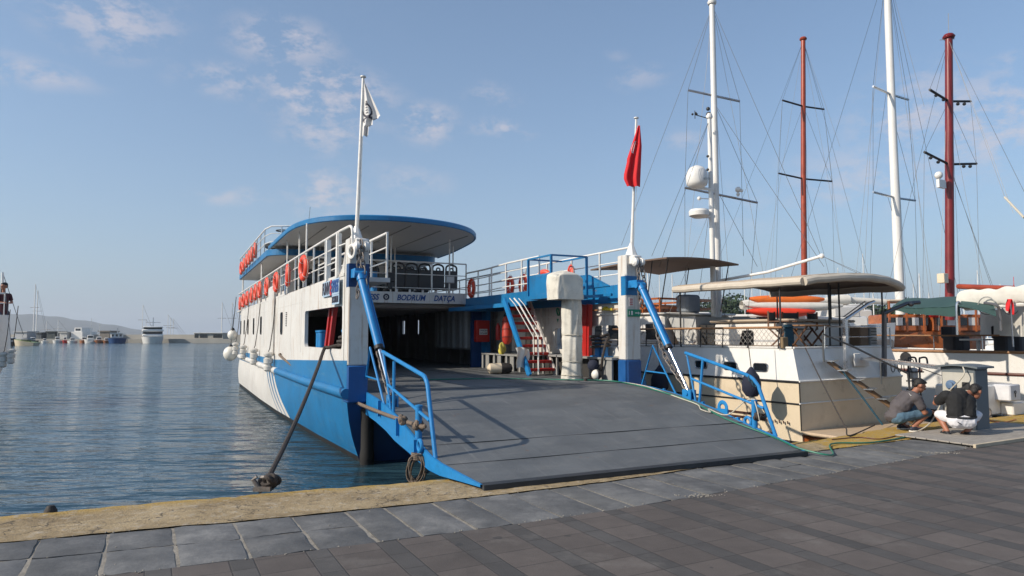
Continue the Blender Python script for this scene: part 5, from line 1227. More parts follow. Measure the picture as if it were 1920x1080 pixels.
# ------------------------------------------------------------------ the white gulet at right with the dark red mast
GO = Vector((11.5, 15.6, 0)); GT = R(31)
def GW(x, y, z=0): return Vector((GO.x + math.cos(GT)*x - math.sin(GT)*y, GO.y + math.sin(GT)*x + math.cos(GT)*y, z))
gul = thing('gulet', 'white wooden gulet at the right with green awning, furled sails and a dark red mast', 'boat', GO, GT)
mb = MB(); gy = [-1.5, 0, 1.5, 3, 4.5, 6, 7.5, 9, 10.5, 12, 13]
def gx(y, z):
    t = max(0, (y-5)/8.2); h = 1.9*(1 - t**2)*(1 if y > 0 else 1 - .12*(y/1.5)**2); zz = max(-.6, z); return h*(1 - .10*max(0,(.5-zz))**1.3)
def gz(y): return 1.22 + .0025*(y-2)**2
for k_, (f0_, f1_, mi_) in enumerate(((-.55,-.22,1),(-.22,.30,0),(.30,.8,0),(.8,None,0))):
    for s in (-1, 1):
        for a, b in zip(gy, gy[1:]):
            def pt(y, z): return (1.9 + s*gx(y,z), y, z)
            za0, zb0 = f0_, f0_; za1 = f1_ if f1_ is not None else gz(a); zb1 = f1_ if f1_ is not None else gz(b)
            q = [pt(a,za0), pt(b,zb0), pt(b,zb1), pt(a,za1)]; mb.add(q if s > 0 else q[::-1], [(0,1,2,3)], mi_, True)
    z1 = f1_ if f1_ is not None else gz(-1.5); mb.poly([(1.9-gx(-1.5,f0_),-1.5,f0_),(1.9+gx(-1.5,f0_),-1.5,f0_),(1.9+gx(-1.5,z1),-1.5,z1),(1.9-gx(-1.5,z1),-1.5,z1)], mi_)
mb.add([(1.9+s*gx(y,1.2), y, gz(y)-.02) for y in gy for s in (-1,1)], [(i*2, i*2+1, i*2+3, i*2+2) for i in range(len(gy)-1)], 0); mb.build('hull', [W2, BOOT], gul, 40)
mb = MB(); mb.tube([(1.9-gx(y,1.2)-.0, y, gz(y)+.01) for y in gy], .035, 8); mb.build('cap_rail', TEAK, gul)
mb = MB(); mb.tube([(1.9-gx(y,.72)-.01, y, .74) for y in (2.2,3.2,4.2)], .035, 8); mb.tube([(1.9-gx(y,.72)-.01, y, .74) for y in (-.3,.5,1.3)], .035, 8); mb.build('rubbing_strake', mat('mahogany', (.09,.02,.012), .4), gul)
mb = MB(); mb.tube([(1.9-gx(y,1.2)+.02, y, gz(y)+.40) for y in (-1.4,0,1.5,3,4.5,6)], .02, 8); mb.build('wooden_rail', TEAK, gul)
for y in (-1.3,-.2,.8,1.9,3,4.1,5.2,6):
    mb = MB(); mb.tube([(1.9-gx(y,1.2)+.02, y, gz(y)), (1.9-gx(y,1.2)+.02, y, gz(y)+.40)], .012, 6); mb.build('rail_stanchion', STEEL, gul)
mb = MB(); mb.lathe([(.14,-.01),(.15,.0),(.14,.012)], (1.9-gx(2.6,1.05)-.01, 2.6, 1.05), (1,.0,0), 14); mb.build('hawse_ring', BLK, gul)
mb = MB(); mb.rbox(.8,3.0,4.6,8.2,1.2,1.50,.05,0); mb.build('deckhouse', mat('grey_deckhouse', (.2,.18,.16), .5), gul)
SEAT2 = mat('dark_cushions', (.03,.028,.03), .8, var=.3)
for x, y in ((.6,.6),(1.3,.6),(2.0,.6),(.7,1.8),(1.5,2.0)): mb = MB(); mb.rbox(x-.2,x+.2,y-.15,y+.15,1.22,1.62,.04,0); mb.rbox(x-.2,x+.2,y+.12,y+.18,1.55,1.85,.02,0); mb.build('deck_seat', SEAT2, gul)
mb = MB(); mb.rbox(.4,1.2,1.0,1.5,1.50,1.54,.01); mb.beam((.8,1.25,1.22),(.8,1.25,1.5),.06,.06); mb.build('deck_table', W2, gul)
# folded awning, posts
def ga(a, b):
    A0 = par_local(gul, at(1672,576,16.2)); A1 = par_local(gul, at(1704,559,19)) ; B0 = par_local(gul, at(1800,573,15.2)); B1 = par_local(gul, at(1822,552,17.6))
    p = A0.lerp(B0, a).lerp(A1.lerp(B1, a), b); p.z += .05*math.sin(math.pi*b) - .03*math.sin(math.pi*a) + .008*math.sin(a*14); return p
mb = MB(); mb.slab(ga, .02, 16, 10); 
mb.grid(lambda a, b: Vector(ga(a,0)) + Vector((0,0,-(.08+.16*a)*b + .01*math.sin(a*20)*b)), 20, 3); mb.build('awning', GREEN, gul, 60)
def gb(a, b):
    A0 = par_local(gul, at(1798,573,15.1)); A1 = par_local(gul, at(1815,552,17.0)); B0 = par_local(gul, at(1868,592,14.2)); B1 = par_local(gul, at(1862,560,15.6))
    p = A0.lerp(B0, a).lerp(A1.lerp(B1, a), b); p.z += .05*math.sin(math.pi*b)+.03*math.sin(math.pi*a); return p
mb = MB(); mb.slab(gb, .02, 12, 10); mb.build('awning', GREEN, gul, 60)
mb = MB(); mb.tube([par_local(gul,p) for p in spline([at(1795,628,15.2), at(1794,572,15.2), at(1800,568,15.2)],4)], .028, 8); mb.build('awning_frame', STEEL, gul); mb = MB(); mb.tube([par_local(gul,p) for p in spline([at(1877,620,14.3), at(1874,585,14.3), at(1868,572,14.3), at(1845,568,14.5)],5)], .03, 8); mb.build('awning_frame', mat('grey_tube', (.18,.18,.19), .4, .7), gul)
# furled sail on the boom
mb = MB(); A0 = par_local(gul, at(1806,562,15.6)); A1 = par_local(gul, at(2010,543,13.0))
def fs(a, b):
    c = A0.lerp(A1, a); r = (1 - max(0, a-.9)**2*90*.9) * (.14 + .012*math.sin(a*9+1) + .010*math.sin(a*31)); an = 2*math.pi*b; return c + Vector((0, math.cos(an)*r, math.sin(an)*r*(1.35+.06*math.sin(a*17)) + .008*math.sin(a*40+an*2)))
mb.grid(fs, 50, 18); mb.build('furled_sail', SAIL, gul, 80)
mb = MB(); mb.tube([A0 + Vector((.1,0,-.2)), A1 + Vector((0,0,-.2))], .05, 8); mb.build('boom', W2, gul)
mb = MB(); mb.tube([par_local(gul, at(1797,537,19)), par_local(gul, at(1900,541,17))], .07, 8); mb.build('gaff', MAST_RO, gul)
for px in (1850, 1895):
    mb = MB(); p = at(px, 575, 14.8); p.z += .02; mb.torus(par_local(gul,p), .19, .012, (1,-.2,0), 16, 5); mb.build('sail_tie', GREY, gul)
# the box-like white stern wall seen under the sail
mb = MB(); c = [par_local(gul, at(px,py,Y_)) for px,py,Y_ in ((1838,628,17.6),(1935,632,13.8),(1935,570,13.8),(1838,585,17.6))]; d_ = Vector((.8,.1,0))
mb.add(c + [p + d_ for p in c], [(0,1,2,3),(4,7,6,5),(0,3,7,4),(1,5,6,2),(3,2,6,7)]); mb.build('deck_screen', SAIL, gul)
Yr = 19.5
mast(gul, [at(1781,600,Yr), at(1780,300,Yr), at(1779,72,Yr)], .125, .10, MAST_R)
mb = MB(); mb.tube([par_local(gul,at(1779,72,Yr)), par_local(gul,at(1778,25,Yr))], .008, 5); mb.tube([par_local(gul,at(1762,75,Yr)), par_local(gul,at(1790,73,Yr))], .01, 5); mb.build('masthead_aerial', WIREL, gul)
for (a, b, c_) in (((1743,168),(1779,190),(1820,190)), ((1733,285),(1779,308),(1831,307))):
    mb = MB(); mb.tube([par_local(gul,at(*a,Yr-.5)), par_local(gul,at(*b,Yr)), par_local(gul,at(*c_,Yr+.3))], .035, 8)
    for px, py in ((a[0]+12, a[1]+8),(a[0]+26,a[1]+16),(c_[0]-12,c_[1]+2),(c_[0]-24,c_[1]+2)): mb.ball(par_local(gul, at(px,py+3,Yr)), .05, 6)
    mb.build('spreader', BLK, gul)
mb = MB(); c = par_local(gul, at(1760,330,Yr-.25)); mb.ball(c+Vector((0,0,.02)), .11, 10); mb.box(c.x-.06,c.x+.3,c.y-.04,c.y+.04,c.z-.33,c.z-.1); mb.build('radar_bracket', W2, gul)
mb = MB(); c = par_local(gul, at(1768,521,Yr-.25)); mb.rbox(c.x-.13,c.x+.10,c.y-.1,c.y+.1,c.z-.15,c.z+.12,.01); mb.build('mast_box', CREAM, gul)
TG = at(1779,75,Yr)
wires('stay', [(TG,at(1743,168,Yr-.5)),(at(1779,190,Yr),at(1733,285,Yr-.5)),(TG,at(1820,190,Yr)),(at(1820,190,Yr),at(1831,307,Yr)),(at(1779,190,Yr),at(1831,307,Yr)),(at(1831,307,Yr),at(1837,560,Yr)),(at(1779,310,Yr),at(1870,560,Yr)),(TG,at(2000,520,13)),(TG,at(1660,560,24)),(at(1733,285,Yr),at(1730,600,Yr)),(at(1780,308,Yr),at(1880,600,Yr))], WIRE, gul)
wires('halyard', [(TG,at(1800,560,Yr)),(at(1779,200,Yr),at(1850,570,Yr)),(TG,at(1900,400,16)),(TG,at(1760,620,Yr))], WIREL, gul, .004)
wires('running_stay', [(TG,at(1884,370,14)),(at(1920,408,13.2),at(2010,500,12.9))], WIREL, gul, .004)
bar(at(1884,370,14), at(1920,408,13.2), .022, ROPEW, gul, 'tackle')
for k_, (px, py, Y_) in enumerate(((1897,565,14.2),)):
    root = thing('ensign', 'small red flag on a short staff on the white gulet under the furled sail', 'flag', at(px+3, 650, Y_))
    mb = MB(); mb.tube([(0,0,0),(-.02,0,.98)], .015, 6); mb.build('staff', STEEL, root)
    mb = MB(); mb.grid(lambda a, b: (-.02-.02*b + (a-.5)*.11*(1+.4*b), .03*math.sin(a*9+b*3), .98-.24*b-.1*a*b), 10, 10); mb.build('flag', FLAG_R, root, 80)
root = thing('pennant', 'small red flag at the tip of the gaff of the white gulet', 'flag', at(1898,555,16))
mb = MB(); mb.poly([(0,0,.0),(.16,.02,.0),(.05,0,.28)]); mb.poly([(0,.01,.0),(.05,.01,.28),(.16,.03,.0)]); mb.tube([(.05,0,-.05),(.05,0,.45)], .006, 5); mb.build('flag', FLAG_R, root)
# white step box standing on the quay edge, red-flag staff, folding steps of the gulet
c = ground(1850, 781); root = thing('step_box', 'big white fibreglass step box with a small locker at the quay edge, far right', 'box', c, R(31))
mb = MB(); mb.rbox(-.35,1.25,.02,.8,0,.62,.03,0); mb.build('body', W2, root)
mb = MB(); mb.rbox(.42,.86,-.26,.06,.30,.63,.02,0); mb.build('locker', mat('white_locker', (.6,.6,.62), .4), root)
mb = MB(); mb.rbox(.62,1.3,-.22,.02,0,.26,.02,0); mb.build('lower_step', W2, root)
mb = MB(); mb.torus((.60,-.275,.48), .03,.008,(0,1,0),12,5); mb.beam((.60,-.275,.45),(.60,-.275,.38),.012,.012); mb.build('latch', BLK, root)
# stern ladder, outboard pushpit of a tender between the boats
root = thing('boarding_ladder', 'dark tubular steel boarding frame with a small grey outboard between the two white boats', 'frame', at(1715, 735, 13.9))
mb = MB()
for dx in (-.10, .12):
    mb.tube(spline([(dx,0,-.1),(dx,0,.60),(dx+.03,0,.68),(dx+.14,0,.68),(dx+.16,0,.55)],4), .018, 6)
for z in (.05,.22,.40,.55): mb.tube([(-.16,0,z),(.2,0,z)], .014, 6)
mb.build('tube_frame', mat('black_steel', (.05,.05,.055), .4, .5), root)
mb = MB(); mb.rbox(-.02,.12,.03,.2,.25,.48,.03); mb.rbox(.02,.08,.08,.14,-.1,.25,.01); mb.build('motor', mat('motor_grey', (.42,.42,.42), .4), root)
for k_ in range(4):
    mb = MB(); mb.torus((-.36+.13*k_, .1, .52), .13, .009, (1,-1,0), 18, 5, sc=(1,1)); mb.build('hoop', BLK, root)

# ------------------------------------------------------------------ boats moored behind
def yacht(name, label, px0, px1, pybase, pytop, Y, m=W2, rz=None, L_=9, houses=(), stripe=None):
    c = at((px0+px1)/2, pybase, Y); c.z = WATER; w = (px1-px0)/F*Y; root = thing(name, label, 'boat', c, 0 if rz is None else rz)
    h = at(px0, pytop, Y).z - WATER
    mb = MB()
    def hf(a, b):
        t = abs(2*a-1); return None
    n = 14; ring = []
    for i in range(n+1):
        t = -1 + 2*i/n; ring.append((t*w/2, -.14*w*(1-abs(t)**2.5)))
    back = [(x, -y) for x, y in reversed(ring[1:-1])]
    lo = [(x*.9, y*.75, -.3) for x, y in ring + back]; hi = [(x, y, h + .12*(x/w*2)**2) for x, y in ring + back]; k_ = len(lo)
    mb.add(lo + hi, [(i, (i+1) % k_, k_+(i+1) % k_, k_+i) for i in range(k_)], 0, True); mb.add(hi, [tuple(range(k_))], 0)
    mb.build('hull', m, root, 60)
    for (x0, x1, z0, z1, mm) in houses:
        b = MB(); b.rbox(x0*w, x1*w, -.11*w, .11*w, h+z0-.05, h+z1, .05*min(1, w), 0); b.build('cabin' if mm is not BROWN else 'awning', mm, root)
        if mm in (W2, CEIL) and z1-z0 > .35:
            for q in range(3):
                g = MB(); xx = x0*w + (x1-x0)*w*(.12+.28*q); g.rbox(xx, xx+(x1-x0)*w*.2, -.115*w, -.11*w, h+z0+(z1-z0)*.45, h+z0+(z1-z0)*.8, .01); g.build('window', GLASS, root)
    return root, w, h
ky, kw, kh = yacht('motor_yacht', 'white motor yacht behind the beige awning carrying kayaks on its roof', 1330, 1680, 640, 612, 21.5, houses=((-.46,-.02,0,.36,W2),(.02,.30,0,.30,W2),(.12,.26,.30,.62,CEIL)))
def kayak(px0, px1, py, Y, thick, m, label):
    a = at(px0,py,Y); b = at(px1,py+1,Y); mb = MB(); n = 24
    def fn(u, v_):
        p = a.lerp(b,u); r = thick*(math.sin(math.pi*min(.985,max(.015,u)))**.45); an = 2*math.pi*v_; return p + Vector((0, math.cos(an)*r*1.3, math.sin(an)*r + .10*(2*u-1)**2*thick*3))
    mb.grid(fn, n, 16); tag(mb.build('kayak', m), label, 'kayak', 'kayaks stacked on the yacht roof')
KO = mat('orange_kayak', (.75,.16,.02), .45, var=.1); KR = mat('red_kayak', (.75,.05,.015), .45, var=.1)
kayak(1405,1545,563,20.4,.16,KO,'orange kayak on top of the stack, under the beige awning'); kayak(1400,1528,586,20.2,.15,KR,'bright red-orange kayak lowest in the stack'); kayak(1396,1580,575,20.3,.15,SAIL,'white canvas-covered boat between the orange and the red kayak')
mb = MB(); A0 = at(1390,572,21.3); A1 = at(1590,562,21.3)
mb.grid(lambda a, b: A0.lerp(A1,a) + Vector((0, .2*math.cos(2*math.pi*b), (.13+.04*math.sin(a*15))*math.sin(2*math.pi*b))), 30, 12); mb.tube([A1, at(1660,566,21.3)], .09, 8); o = mb.build('furled_sail', SAIL, ky, 80); o.data.transform(Matrix.Translation(-ky.location))
yacht('cabin_cruiser', 'white cabin cruiser with a raked screen beyond the awning posts', 1555, 1665, 640, 598, 24, houses=((-.35,.2,0,.32,W2),(-.28,.05,.32,.52,CEIL)))
yacht('small_cruiser', 'low white cruiser deckhouse behind the aft cabin of the motor sailer', 1255, 1350, 640, 606, 25, houses=((-.3,.3,0,.4,W2),))
# varnished gulet with the red-brown mast
wg, ww, wh = yacht('wooden_gulet', 'orange varnished wooden gulet seen beyond the green awning', 1640, 1850, 660, 622, 22.5, m=VARN)
for x0, x1 in ((-.48,-.1),(-.05,.45)):
    mb = MB(); mb.rbox(x0*ww, x1*ww, -.5,.5, wh, wh+.55,.04,0); hs = mb.build('cabin', VARN, wg)
    for q in range(5):
        g = MB(); xx = x0*ww+(x1-x0)*ww*(.06+.185*q); g.rbox(xx, xx+.30, -.51,-.5, wh+.2, wh+.45,.02); g.build('window', W2 if q % 2 else GLASS, hs)
mb = MB(); mb.rbox(-.46*ww,.44*ww,-.7,.7,wh+.95,wh+1.02,.03); mb.build('awning', BEIGE, wg)
mb = MB(); mb.rbox(-.12*ww,.12*ww,-.75,-.55,wh+.45,wh+.78,.08); mb.build('life_raft_cover', mat('scarlet_cover', (.7,.03,.02), .6, var=.2, bump=1, bscale=5), wg)
for q in range(7):
    mb = MB(); x = (-.46+.15*q)*ww; mb.beam((x,-.7,wh),(x,-.7,wh+.96),.05,.05); mb.build('awning_post', VARN, wg)
for px, pyt, Yr, rr, m_, sp, root_lab in ((1507,75,30,.135,MAST_RO,((1467,188,1545,205),(1460,325,1560,340)),'gulet with a tall red-brown varnished mast, its hull hidden behind the beige awning'),
                                          (1676,-60,24,.165,W2,((1637,162,1703,187),(1637,360,1716,376)),'sailing yacht with the thickest white mast, leaning slightly, right of the beige awning')):
    bx = px + (0 if px == 1507 else 12); r_, w_2, h_2 = yacht('sailing_boat', root_lab, bx-60, bx+60, 650, 632, Yr, m=(VARN if px == 1507 else W2), houses=((-.3,.3,0,.15,W2),))
    tx = px - 1 if px == 1507 else 1662
    mast(r_, [at(bx+2,615,Yr), at((bx+tx)/2, (615+pyt)/2, Yr), at(tx,pyt,Yr)], rr, rr*.72, m_)
    for (a, b, c_, d_) in sp:
        xm = tx + (bx+2-tx)*((b+d_)/2-pyt)/(615-pyt); mb = MB(); mb.tube([par_local(r_,at(a,b,Yr-.6)), par_local(r_,at(xm,(b+d_)/2+3,Yr)), par_local(r_,at(c_,d_,Yr+.5))], .04, 8); mb.build('spreader', BLK if px == 1507 else STEEL, r_)
    (a,b,c_,d_), (a2,b2,c2,d2) = sp; Tp = at(tx,max(pyt,pyt+2),Yr)
    wires('stay', [(Tp,at(a,b,Yr)),(Tp,at(c_,d_,Yr)),(at(a,b,Yr),at(a2,b2,Yr)),(at(c_,d_,Yr),at(c2,d2,Yr)),(at(a2,b2,Yr),at(a2-8,600,Yr)),(at(c2,d2,Yr),at(c2+6,600,Yr)),(Tp,at(tx-210,620,Yr)),(Tp,at(tx+150,620,Yr)),(at(tx,b+10,Yr),at(a2,b2,Yr)),(at(tx,b+10,Yr),at(c2,d2,Yr)),(at(tx+3,b2+10,Yr),at(tx+70,600,Yr))], WIRE, r_, .006)
    wires('halyard', [(Tp,at(bx+14,600,Yr)),(at(a,b,Yr),at(a2-20,600,Yr)),(Tp,at(c2+40,600,Yr)),(Tp,at(a2-40,600,Yr)),(Tp,at(c_+30,200+max(0,pyt),Yr)),(at(c_,d_,Yr),at(c2+30,590,Yr))], WIREL, r_, .005)
# forest of far masts
random.seed(31)
labs_ = iter(range(100))
far_masts = [1216,1238,1262,1281,1398,1412,1428,1446,1470,1530,1552,1575,1592,1606,1623,1640,1702,1716,1728,1745,1810,1838,1852,1880]
fm = None
for i, px in enumerate(far_masts):
    Yf = random.uniform(55, 95); top = random.uniform(500, 572) - (40 if px in (1262,1623,1716) else 0); a = at(px, 634, Yf); a.z = WATER; hgt = at(px, top, Yf).z - WATER
    r_ = thing('far_sailboat', 'distant moored sailboat whose thin mast shows above the moored boats', 'boat', a, random.uniform(-.4,.4), 'distant sailboats in the marina at right')
    mb = MB(); mb.tube([(0,0,0),(0,0,hgt)], [.06,.045], 6); mb.build('mast', W2, r_)
    mb = MB(); mb.tube([(-.7,0,hgt*.62),(.7,0,hgt*.62)], .02, 5); mb.tube([(-.7,0,hgt*.62),(0,0,hgt)], .01, 4); mb.tube([(.7,0,hgt*.62),(0,0,hgt)], .01, 4); mb.build('spreader', STEEL, r_)
    mb = MB(); mb.rbox(-1.1,1.1,-4,4,0,1.1,.3); mb.rbox(-.7,.7,-2,1.5,1.1,1.6,.15); mb.build('hull', W2, r_)
# trees on the far shore
LEAF = mat('far_foliage', (.035,.06,.03), .9, var=.4, scale=1.5)
TRK = mat('bark', (.10,.07,.05), .9)
shore = MB(); shore.box(30, 400, 128, 190, -1, .3); tag(shore.build('far_shore', mat('shore_earth', (.2,.16,.11), .95)), kind='structure')
random.seed(8)
for i, (px, top) in enumerate(((1352,552),(1370,548),(1388,551),(1406,556),(1596,566),(1612,562),(1628,568),(1645,572),(1660,570),(1700,556),(1560,574),(1330,558),(1300,562),(1684,572),(1725,574))):
    Yt = 135 + random.uniform(-4, 8); a = at(px, 620, Yt); a.z = .2; hgt = at(px, top, Yt).z - .2; r_ = thing('tree', 'distant dark green tree on the far shore behind the masts', 'tree', a, random.uniform(0,6), 'trees on the far shore')
    mb = MB(); mb.tube([(0,0,0),(.1,0,hgt*.4),(0,.1,hgt*.75)], [.25,.18,.06], 6); mb.build('trunk', TRK, r_)
    mb = MB()
    for _ in range(420):
        th_ = random.uniform(0,6.28); ph = math.acos(random.uniform(-1,1)); rad = random.random()**.4
        p = Vector((math.cos(th_)*math.sin(ph)*2.6*rad, math.sin(th_)*math.sin(ph)*2.6*rad, hgt*.62 + math.cos(ph)*hgt*.38*rad))
        n_ = Vector((random.uniform(-1,1),random.uniform(-1,1),random.uniform(-.3,1))).normalized(); t_ = n_.orthogonal().normalized()*random.uniform(.2,.42); b_ = n_.cross(t_)
        mb.poly([p-t_, p-b_, p+t_, p+b_])
    mb.build('crown', LEAF, r_)
# ------------------------------------------------------------------ service pedestal, hoses, people, far breakwater, boat at left
pc = at(1812, 700, 12.05); pc.z = 0; pc = Vector((7.84, 12.0, 0))
ped = thing('service_pedestal', 'grey marina power pedestal with a curved lid on the quay behind the squatting men', 'pedestal', pc, R(-58))
mb = MB(); mb.rbox(-.27,.27,-.22,.22,.0,1.05,.01,0); mb.build('housing', mat('pedestal_grey', (.105,.125,.14), .5, var=.08), ped)
mb = MB(); mb.rbox(-.25,.25,-.235,-.222,.05,1.0,.008,0); mb.build('front_panel', mat('pedestal_beige', (.42,.40,.35), .5), ped)
mb = MB()
def lid(a, b): x = (a-.5)*.68; return (x, (b-.5)*.60, 1.11 + .05*math.cos(x/.34*1.3) - .02)
mb.slab(lid, .03, 14, 3); mb.box(-.27,.27,-.22,.22,1.05,1.09); mb.build('lid', mat('lid_grey', (.10,.12,.135), .5), ped)
mb = MB(); mb.lathe([(.085,0),(.085,.03),(.06,.05),(.055,.09),(.0,.095)], (-.10,-.235,.78), (0,-1,0), 18); mb.build('socket', mat('socket_blue', (.10,.16,.26), .4), ped)
mb = MB(); mb.rbox(.07,.19,-.26,-.235,.72,.84,.01,0); mb.build('socket', BLK, ped)
pl_ = thing('wooden_pallet', 'flat timber board platform on the quay under the pedestal and the man in white shorts', 'board', Vector((7.6,11.35,0)), R(29))
# planks
for k_ in range(7):
    mb = MB(); y = -.62 + k_*.17; mb.rbox(-1.35 + .0*k_, 1.9, y, y+.16, .028, .05, .004); mb.build('plank', mat('grey_plank', (.30,.27,.235), .85, var=.2, stretch=(1,8,1), scale=3, bump=.6), pl_)
mb = MB(); mb.rbox(-1.36,1.9,-.66,-.62,.0,.055,.004); mb.build('edge_board', mat('pale_plank', (.48,.40,.29), .8), pl_)
rope('pale_cable', [pc + Vector((-.20,-.28,1.10)), pc + Vector((-.25,-.35,.95)), at(1772,742,12), at(1757,772,12), at(1742,795,11.8), ground(1722,808,.03), ground(1705,813,.02)], .011, ROPEW, 'pale cable hanging from the pedestal lid in front of the two men', 'cable')
rope('orange_cable', [ground(1905,786,.02), ground(1880,792,.02), ground(1850,788,.02), ground(1830,792,.02)], .010, mat('orange_cable', (.55,.16,.03), .5), 'orange cable lying on the yellow quay by the white step box', 'cable')
rope('dark_hose', [ground(1560,824,.015), ground(1610,820,.015), ground(1650,823,.015), ground(1690,815,.015), ground(1720,812,.015)], .008, mat('brown_cable', (.10,.03,.02), .6), 'thin brown cable on the yellow quay behind the green hose', 'cable')

SKIN = mat('skin', (.32,.13,.075), .5, var=.1, scale=12)
def capsule(mb, p, q, r0, r1, n=14):
    p = Vector(p); q = Vector(q); d = (q-p); L_ = max(d.length, 1e-4); k_ = 6
    prof = [(r0*math.sin(math.pi/2*i/k_), -r0*math.cos(math.pi/2*i/k_)) for i in range(k_)] + [(r0, 0), (r1, L_)] + [(r1*math.cos(math.pi/2*i/k_), L_ + r1*math.sin(math.pi/2*i/k_)) for i in range(1, k_+1)]
    prof[0] = (0, prof[0][1]); prof[-1] = (0, prof[-1][1]); mb.lathe(prof, p, d, n)
from mathutils import noise as mnoise
def fuse(name, mb, m, parent, vox=.009, smooth=3, folds=0):      # one continuous surface out of overlapping volumes
    o = mb.build(name, m, parent); md = o.modifiers.new('r', 'REMESH'); md.mode = 'VOXEL'; md.voxel_size = vox; md.use_smooth_shade = True
    ms = o.modifiers.new('s', 'SMOOTH'); ms.factor = .6; ms.iterations = smooth
    dg = bpy.context.evaluated_depsgraph_get(); me = bpy.data.meshes.new_from_object(o.evaluated_get(dg)); old = o.data; o.modifiers.clear(); o.data = me; bpy.data.meshes.remove(old)
    me.materials.clear(); me.materials.append(m if not isinstance(m, list) else m[0])
    if folds:
        nrm = [v.normal.copy() for v in me.vertices]
        for v, n_ in zip(me.vertices, nrm):
            q = v.co; a_ = mnoise.noise(Vector((q.x*9, q.y*9, q.z*17))); b__ = 1 - 2*abs(mnoise.noise(Vector((q.x*13+3, q.y*13, q.z*8))))
            v.co = q + n_ * folds * (a_*.8 + (b__-.5)*.6)
    for p in me.polygons: p.use_smooth = True
    return o
def hand(mb, w, d, side, curl=.5, s=1.0):               # palm with five fingers, d = pointing direction
    w = Vector(w); d = Vector(d).normalized(); up = Vector((0,0,1)); sd = d.cross(up).normalized()*side; dn = sd.cross(d).normalized()
    if dn.z > 0: dn = -dn
    capsule(mb, w, w + d*.07*s, .026*s, .030*s)
    capsule(mb, w + d*.03*s - sd*.014*s, w + d*.075*s - sd*.018*s, .022*s, .020*s); capsule(mb, w + d*.03*s + sd*.014*s, w + d*.075*s + sd*.018*s, .022*s, .020*s)
    for k_, (off, ln) in enumerate(((-.027,.058),(-.009,.07),(.009,.066),(.027,.052))):
        a = w + d*.082*s + sd*off*s; b = a + (d*(1-curl*.5) + dn*curl*.6).normalized()*ln*.5*s; c = b + (d*(1-curl) + dn*curl*1.2).normalized()*ln*.5*s
        capsule(mb, a, b, .0095*s, .0088*s, 8); capsule(mb, b, c, .0088*s, .0075*s, 8)
    a = w + d*.025*s - sd*.03*s; b = a + (d*.6 - sd*.7 + dn*.2).normalized()*.032*s; c = b + (d*.9 - sd*.1 + dn*.3).normalized()*.028*s
    capsule(mb, a, b, .012*s, .010*s, 8); capsule(mb, b, c, .010*s, .0085*s, 8)
def head(mbs, mbh, c, fwd, s=1.0, tilt=0):
    c = Vector(c); f = Vector(fwd).normalized(); rt = f.cross(Vector((0,0,1))).normalized(); up = rt.cross(f).normalized()
    def P(x, y, z): return c + rt*x*s + f*y*s + up*z*s
    def el(mb, x, y, z, rx, ry, rz_, n=16):
        q = MB(); q.ball((0,0,0), (rx*s, ry*s, rz_*s), n); M = Matrix((rt, f, up)).transposed()
        mb.add([P(x,y,z) + M @ Vector(v) for v in q.v], q.f, 0, True)
    el(mbs, 0,-.01,.02,.075,.092,.092); el(mbs, 0,.03,-.045,.055,.062,.07); el(mbs, 0,.05,-.085,.03,.03,.025)      # skull, jaw, chin
    el(mbs, 0,.098,-.012,.012,.022,.02); el(mbs, 0,.085,.005,.009,.014,.025); el(mbs, 0,.084,.028,.05,.014,.012)     # nose, bridge, brow
    el(mbs, 0,.086,-.048,.024,.011,.006); el(mbs, 0,.084,-.058,.02,.011,.007)                                # lips
    for x in (-1,1): el(mbs, x*.078,-.005,-.005,.012,.022,.032); el(mbs, x*.03,.078,-.002,.014,.010,.008)
    # hair: cap over the skull
    el(mbh, 0,-.022,.042,.081,.090,.082); el(mbh, 0,.03,.085,.062,.058,.028); el(mbh, 0,-.06,-.005,.066,.045,.06)
def person_parts(root): pass
HAIR = mat('black_hair', (.012,.010,.009), .6, var=.4, scale=30, bump=1, bscale=90)
# man in the grey T-shirt, squatting in profile
def L3(*a): return Vector(a)
m1 = thing('person', 'man in a grey T-shirt and blue denim shorts squatting sideways, looking at his hands', 'person', Vector((6.76, 11.92, 0)))
hipL, hipR = L3(-.16,.09,.24), L3(-.16,-.09,.24); shL, shR = L3(.10,.17,.60), L3(.09,-.17,.58)
knL, knR = L3(.30,.19,.37), L3(.33,-.10,.33); anL, anR = L3(.02,.20,.08), L3(.06,-.11,.09)
elL, elR = L3(.22,.20,.36), L3(.20,-.20,.33); wrL, wrR = L3(.37,.08,.36), L3(.37,-.05,.34)
b = MB(); capsule(b, (.13,0,.62),(.21,0,.71),.055,.055)
for sh, el_, wr in ((shL,elL,wrL),(shR,elR,wrR)): capsule(b, sh, el_, .048,.038); capsule(b, el_, wr, .040,.025)
hand(b, wrR, (.9,.25,-.15), 1, .6, .95); hand(b, wrL, (.9,-.3,-.15), -1, .6, .95)
for hp, kn, an in ((hipL,knL,anL),(hipR,knR,anR)): capsule(b, hp.lerp(kn,.45), kn, .072,.055); capsule(b, kn, an, .056,.036); capsule(b, an, an+L3(.14,0,-.045), .04,.03)
capsule(b, (-.10,0,.33),(.05,0,.52),.10,.11); h_ = MB(); head(b, h_, (.245,-.01,.775), (.82,-.12,-.42), 1.0)
body = fuse('body', b, SKIN, m1, .0075); fuse('hair', h_, HAIR, m1, .008, 2)
s_ = MB(); capsule(s_, (-.17,0,.26),(-.10,0,.42),.135,.145); capsule(s_, (-.10,.04,.42),(.05,.07,.57),.135,.12); capsule(s_, (-.10,-.04,.42),(.05,-.07,.57),.135,.12); capsule(s_, shL+L3(-.02,0,0), shR+L3(-.02,0,0), .082,.082)
capsule(s_, (-.24,.05,.24),(-.20,-.05,.25),.10,.10)
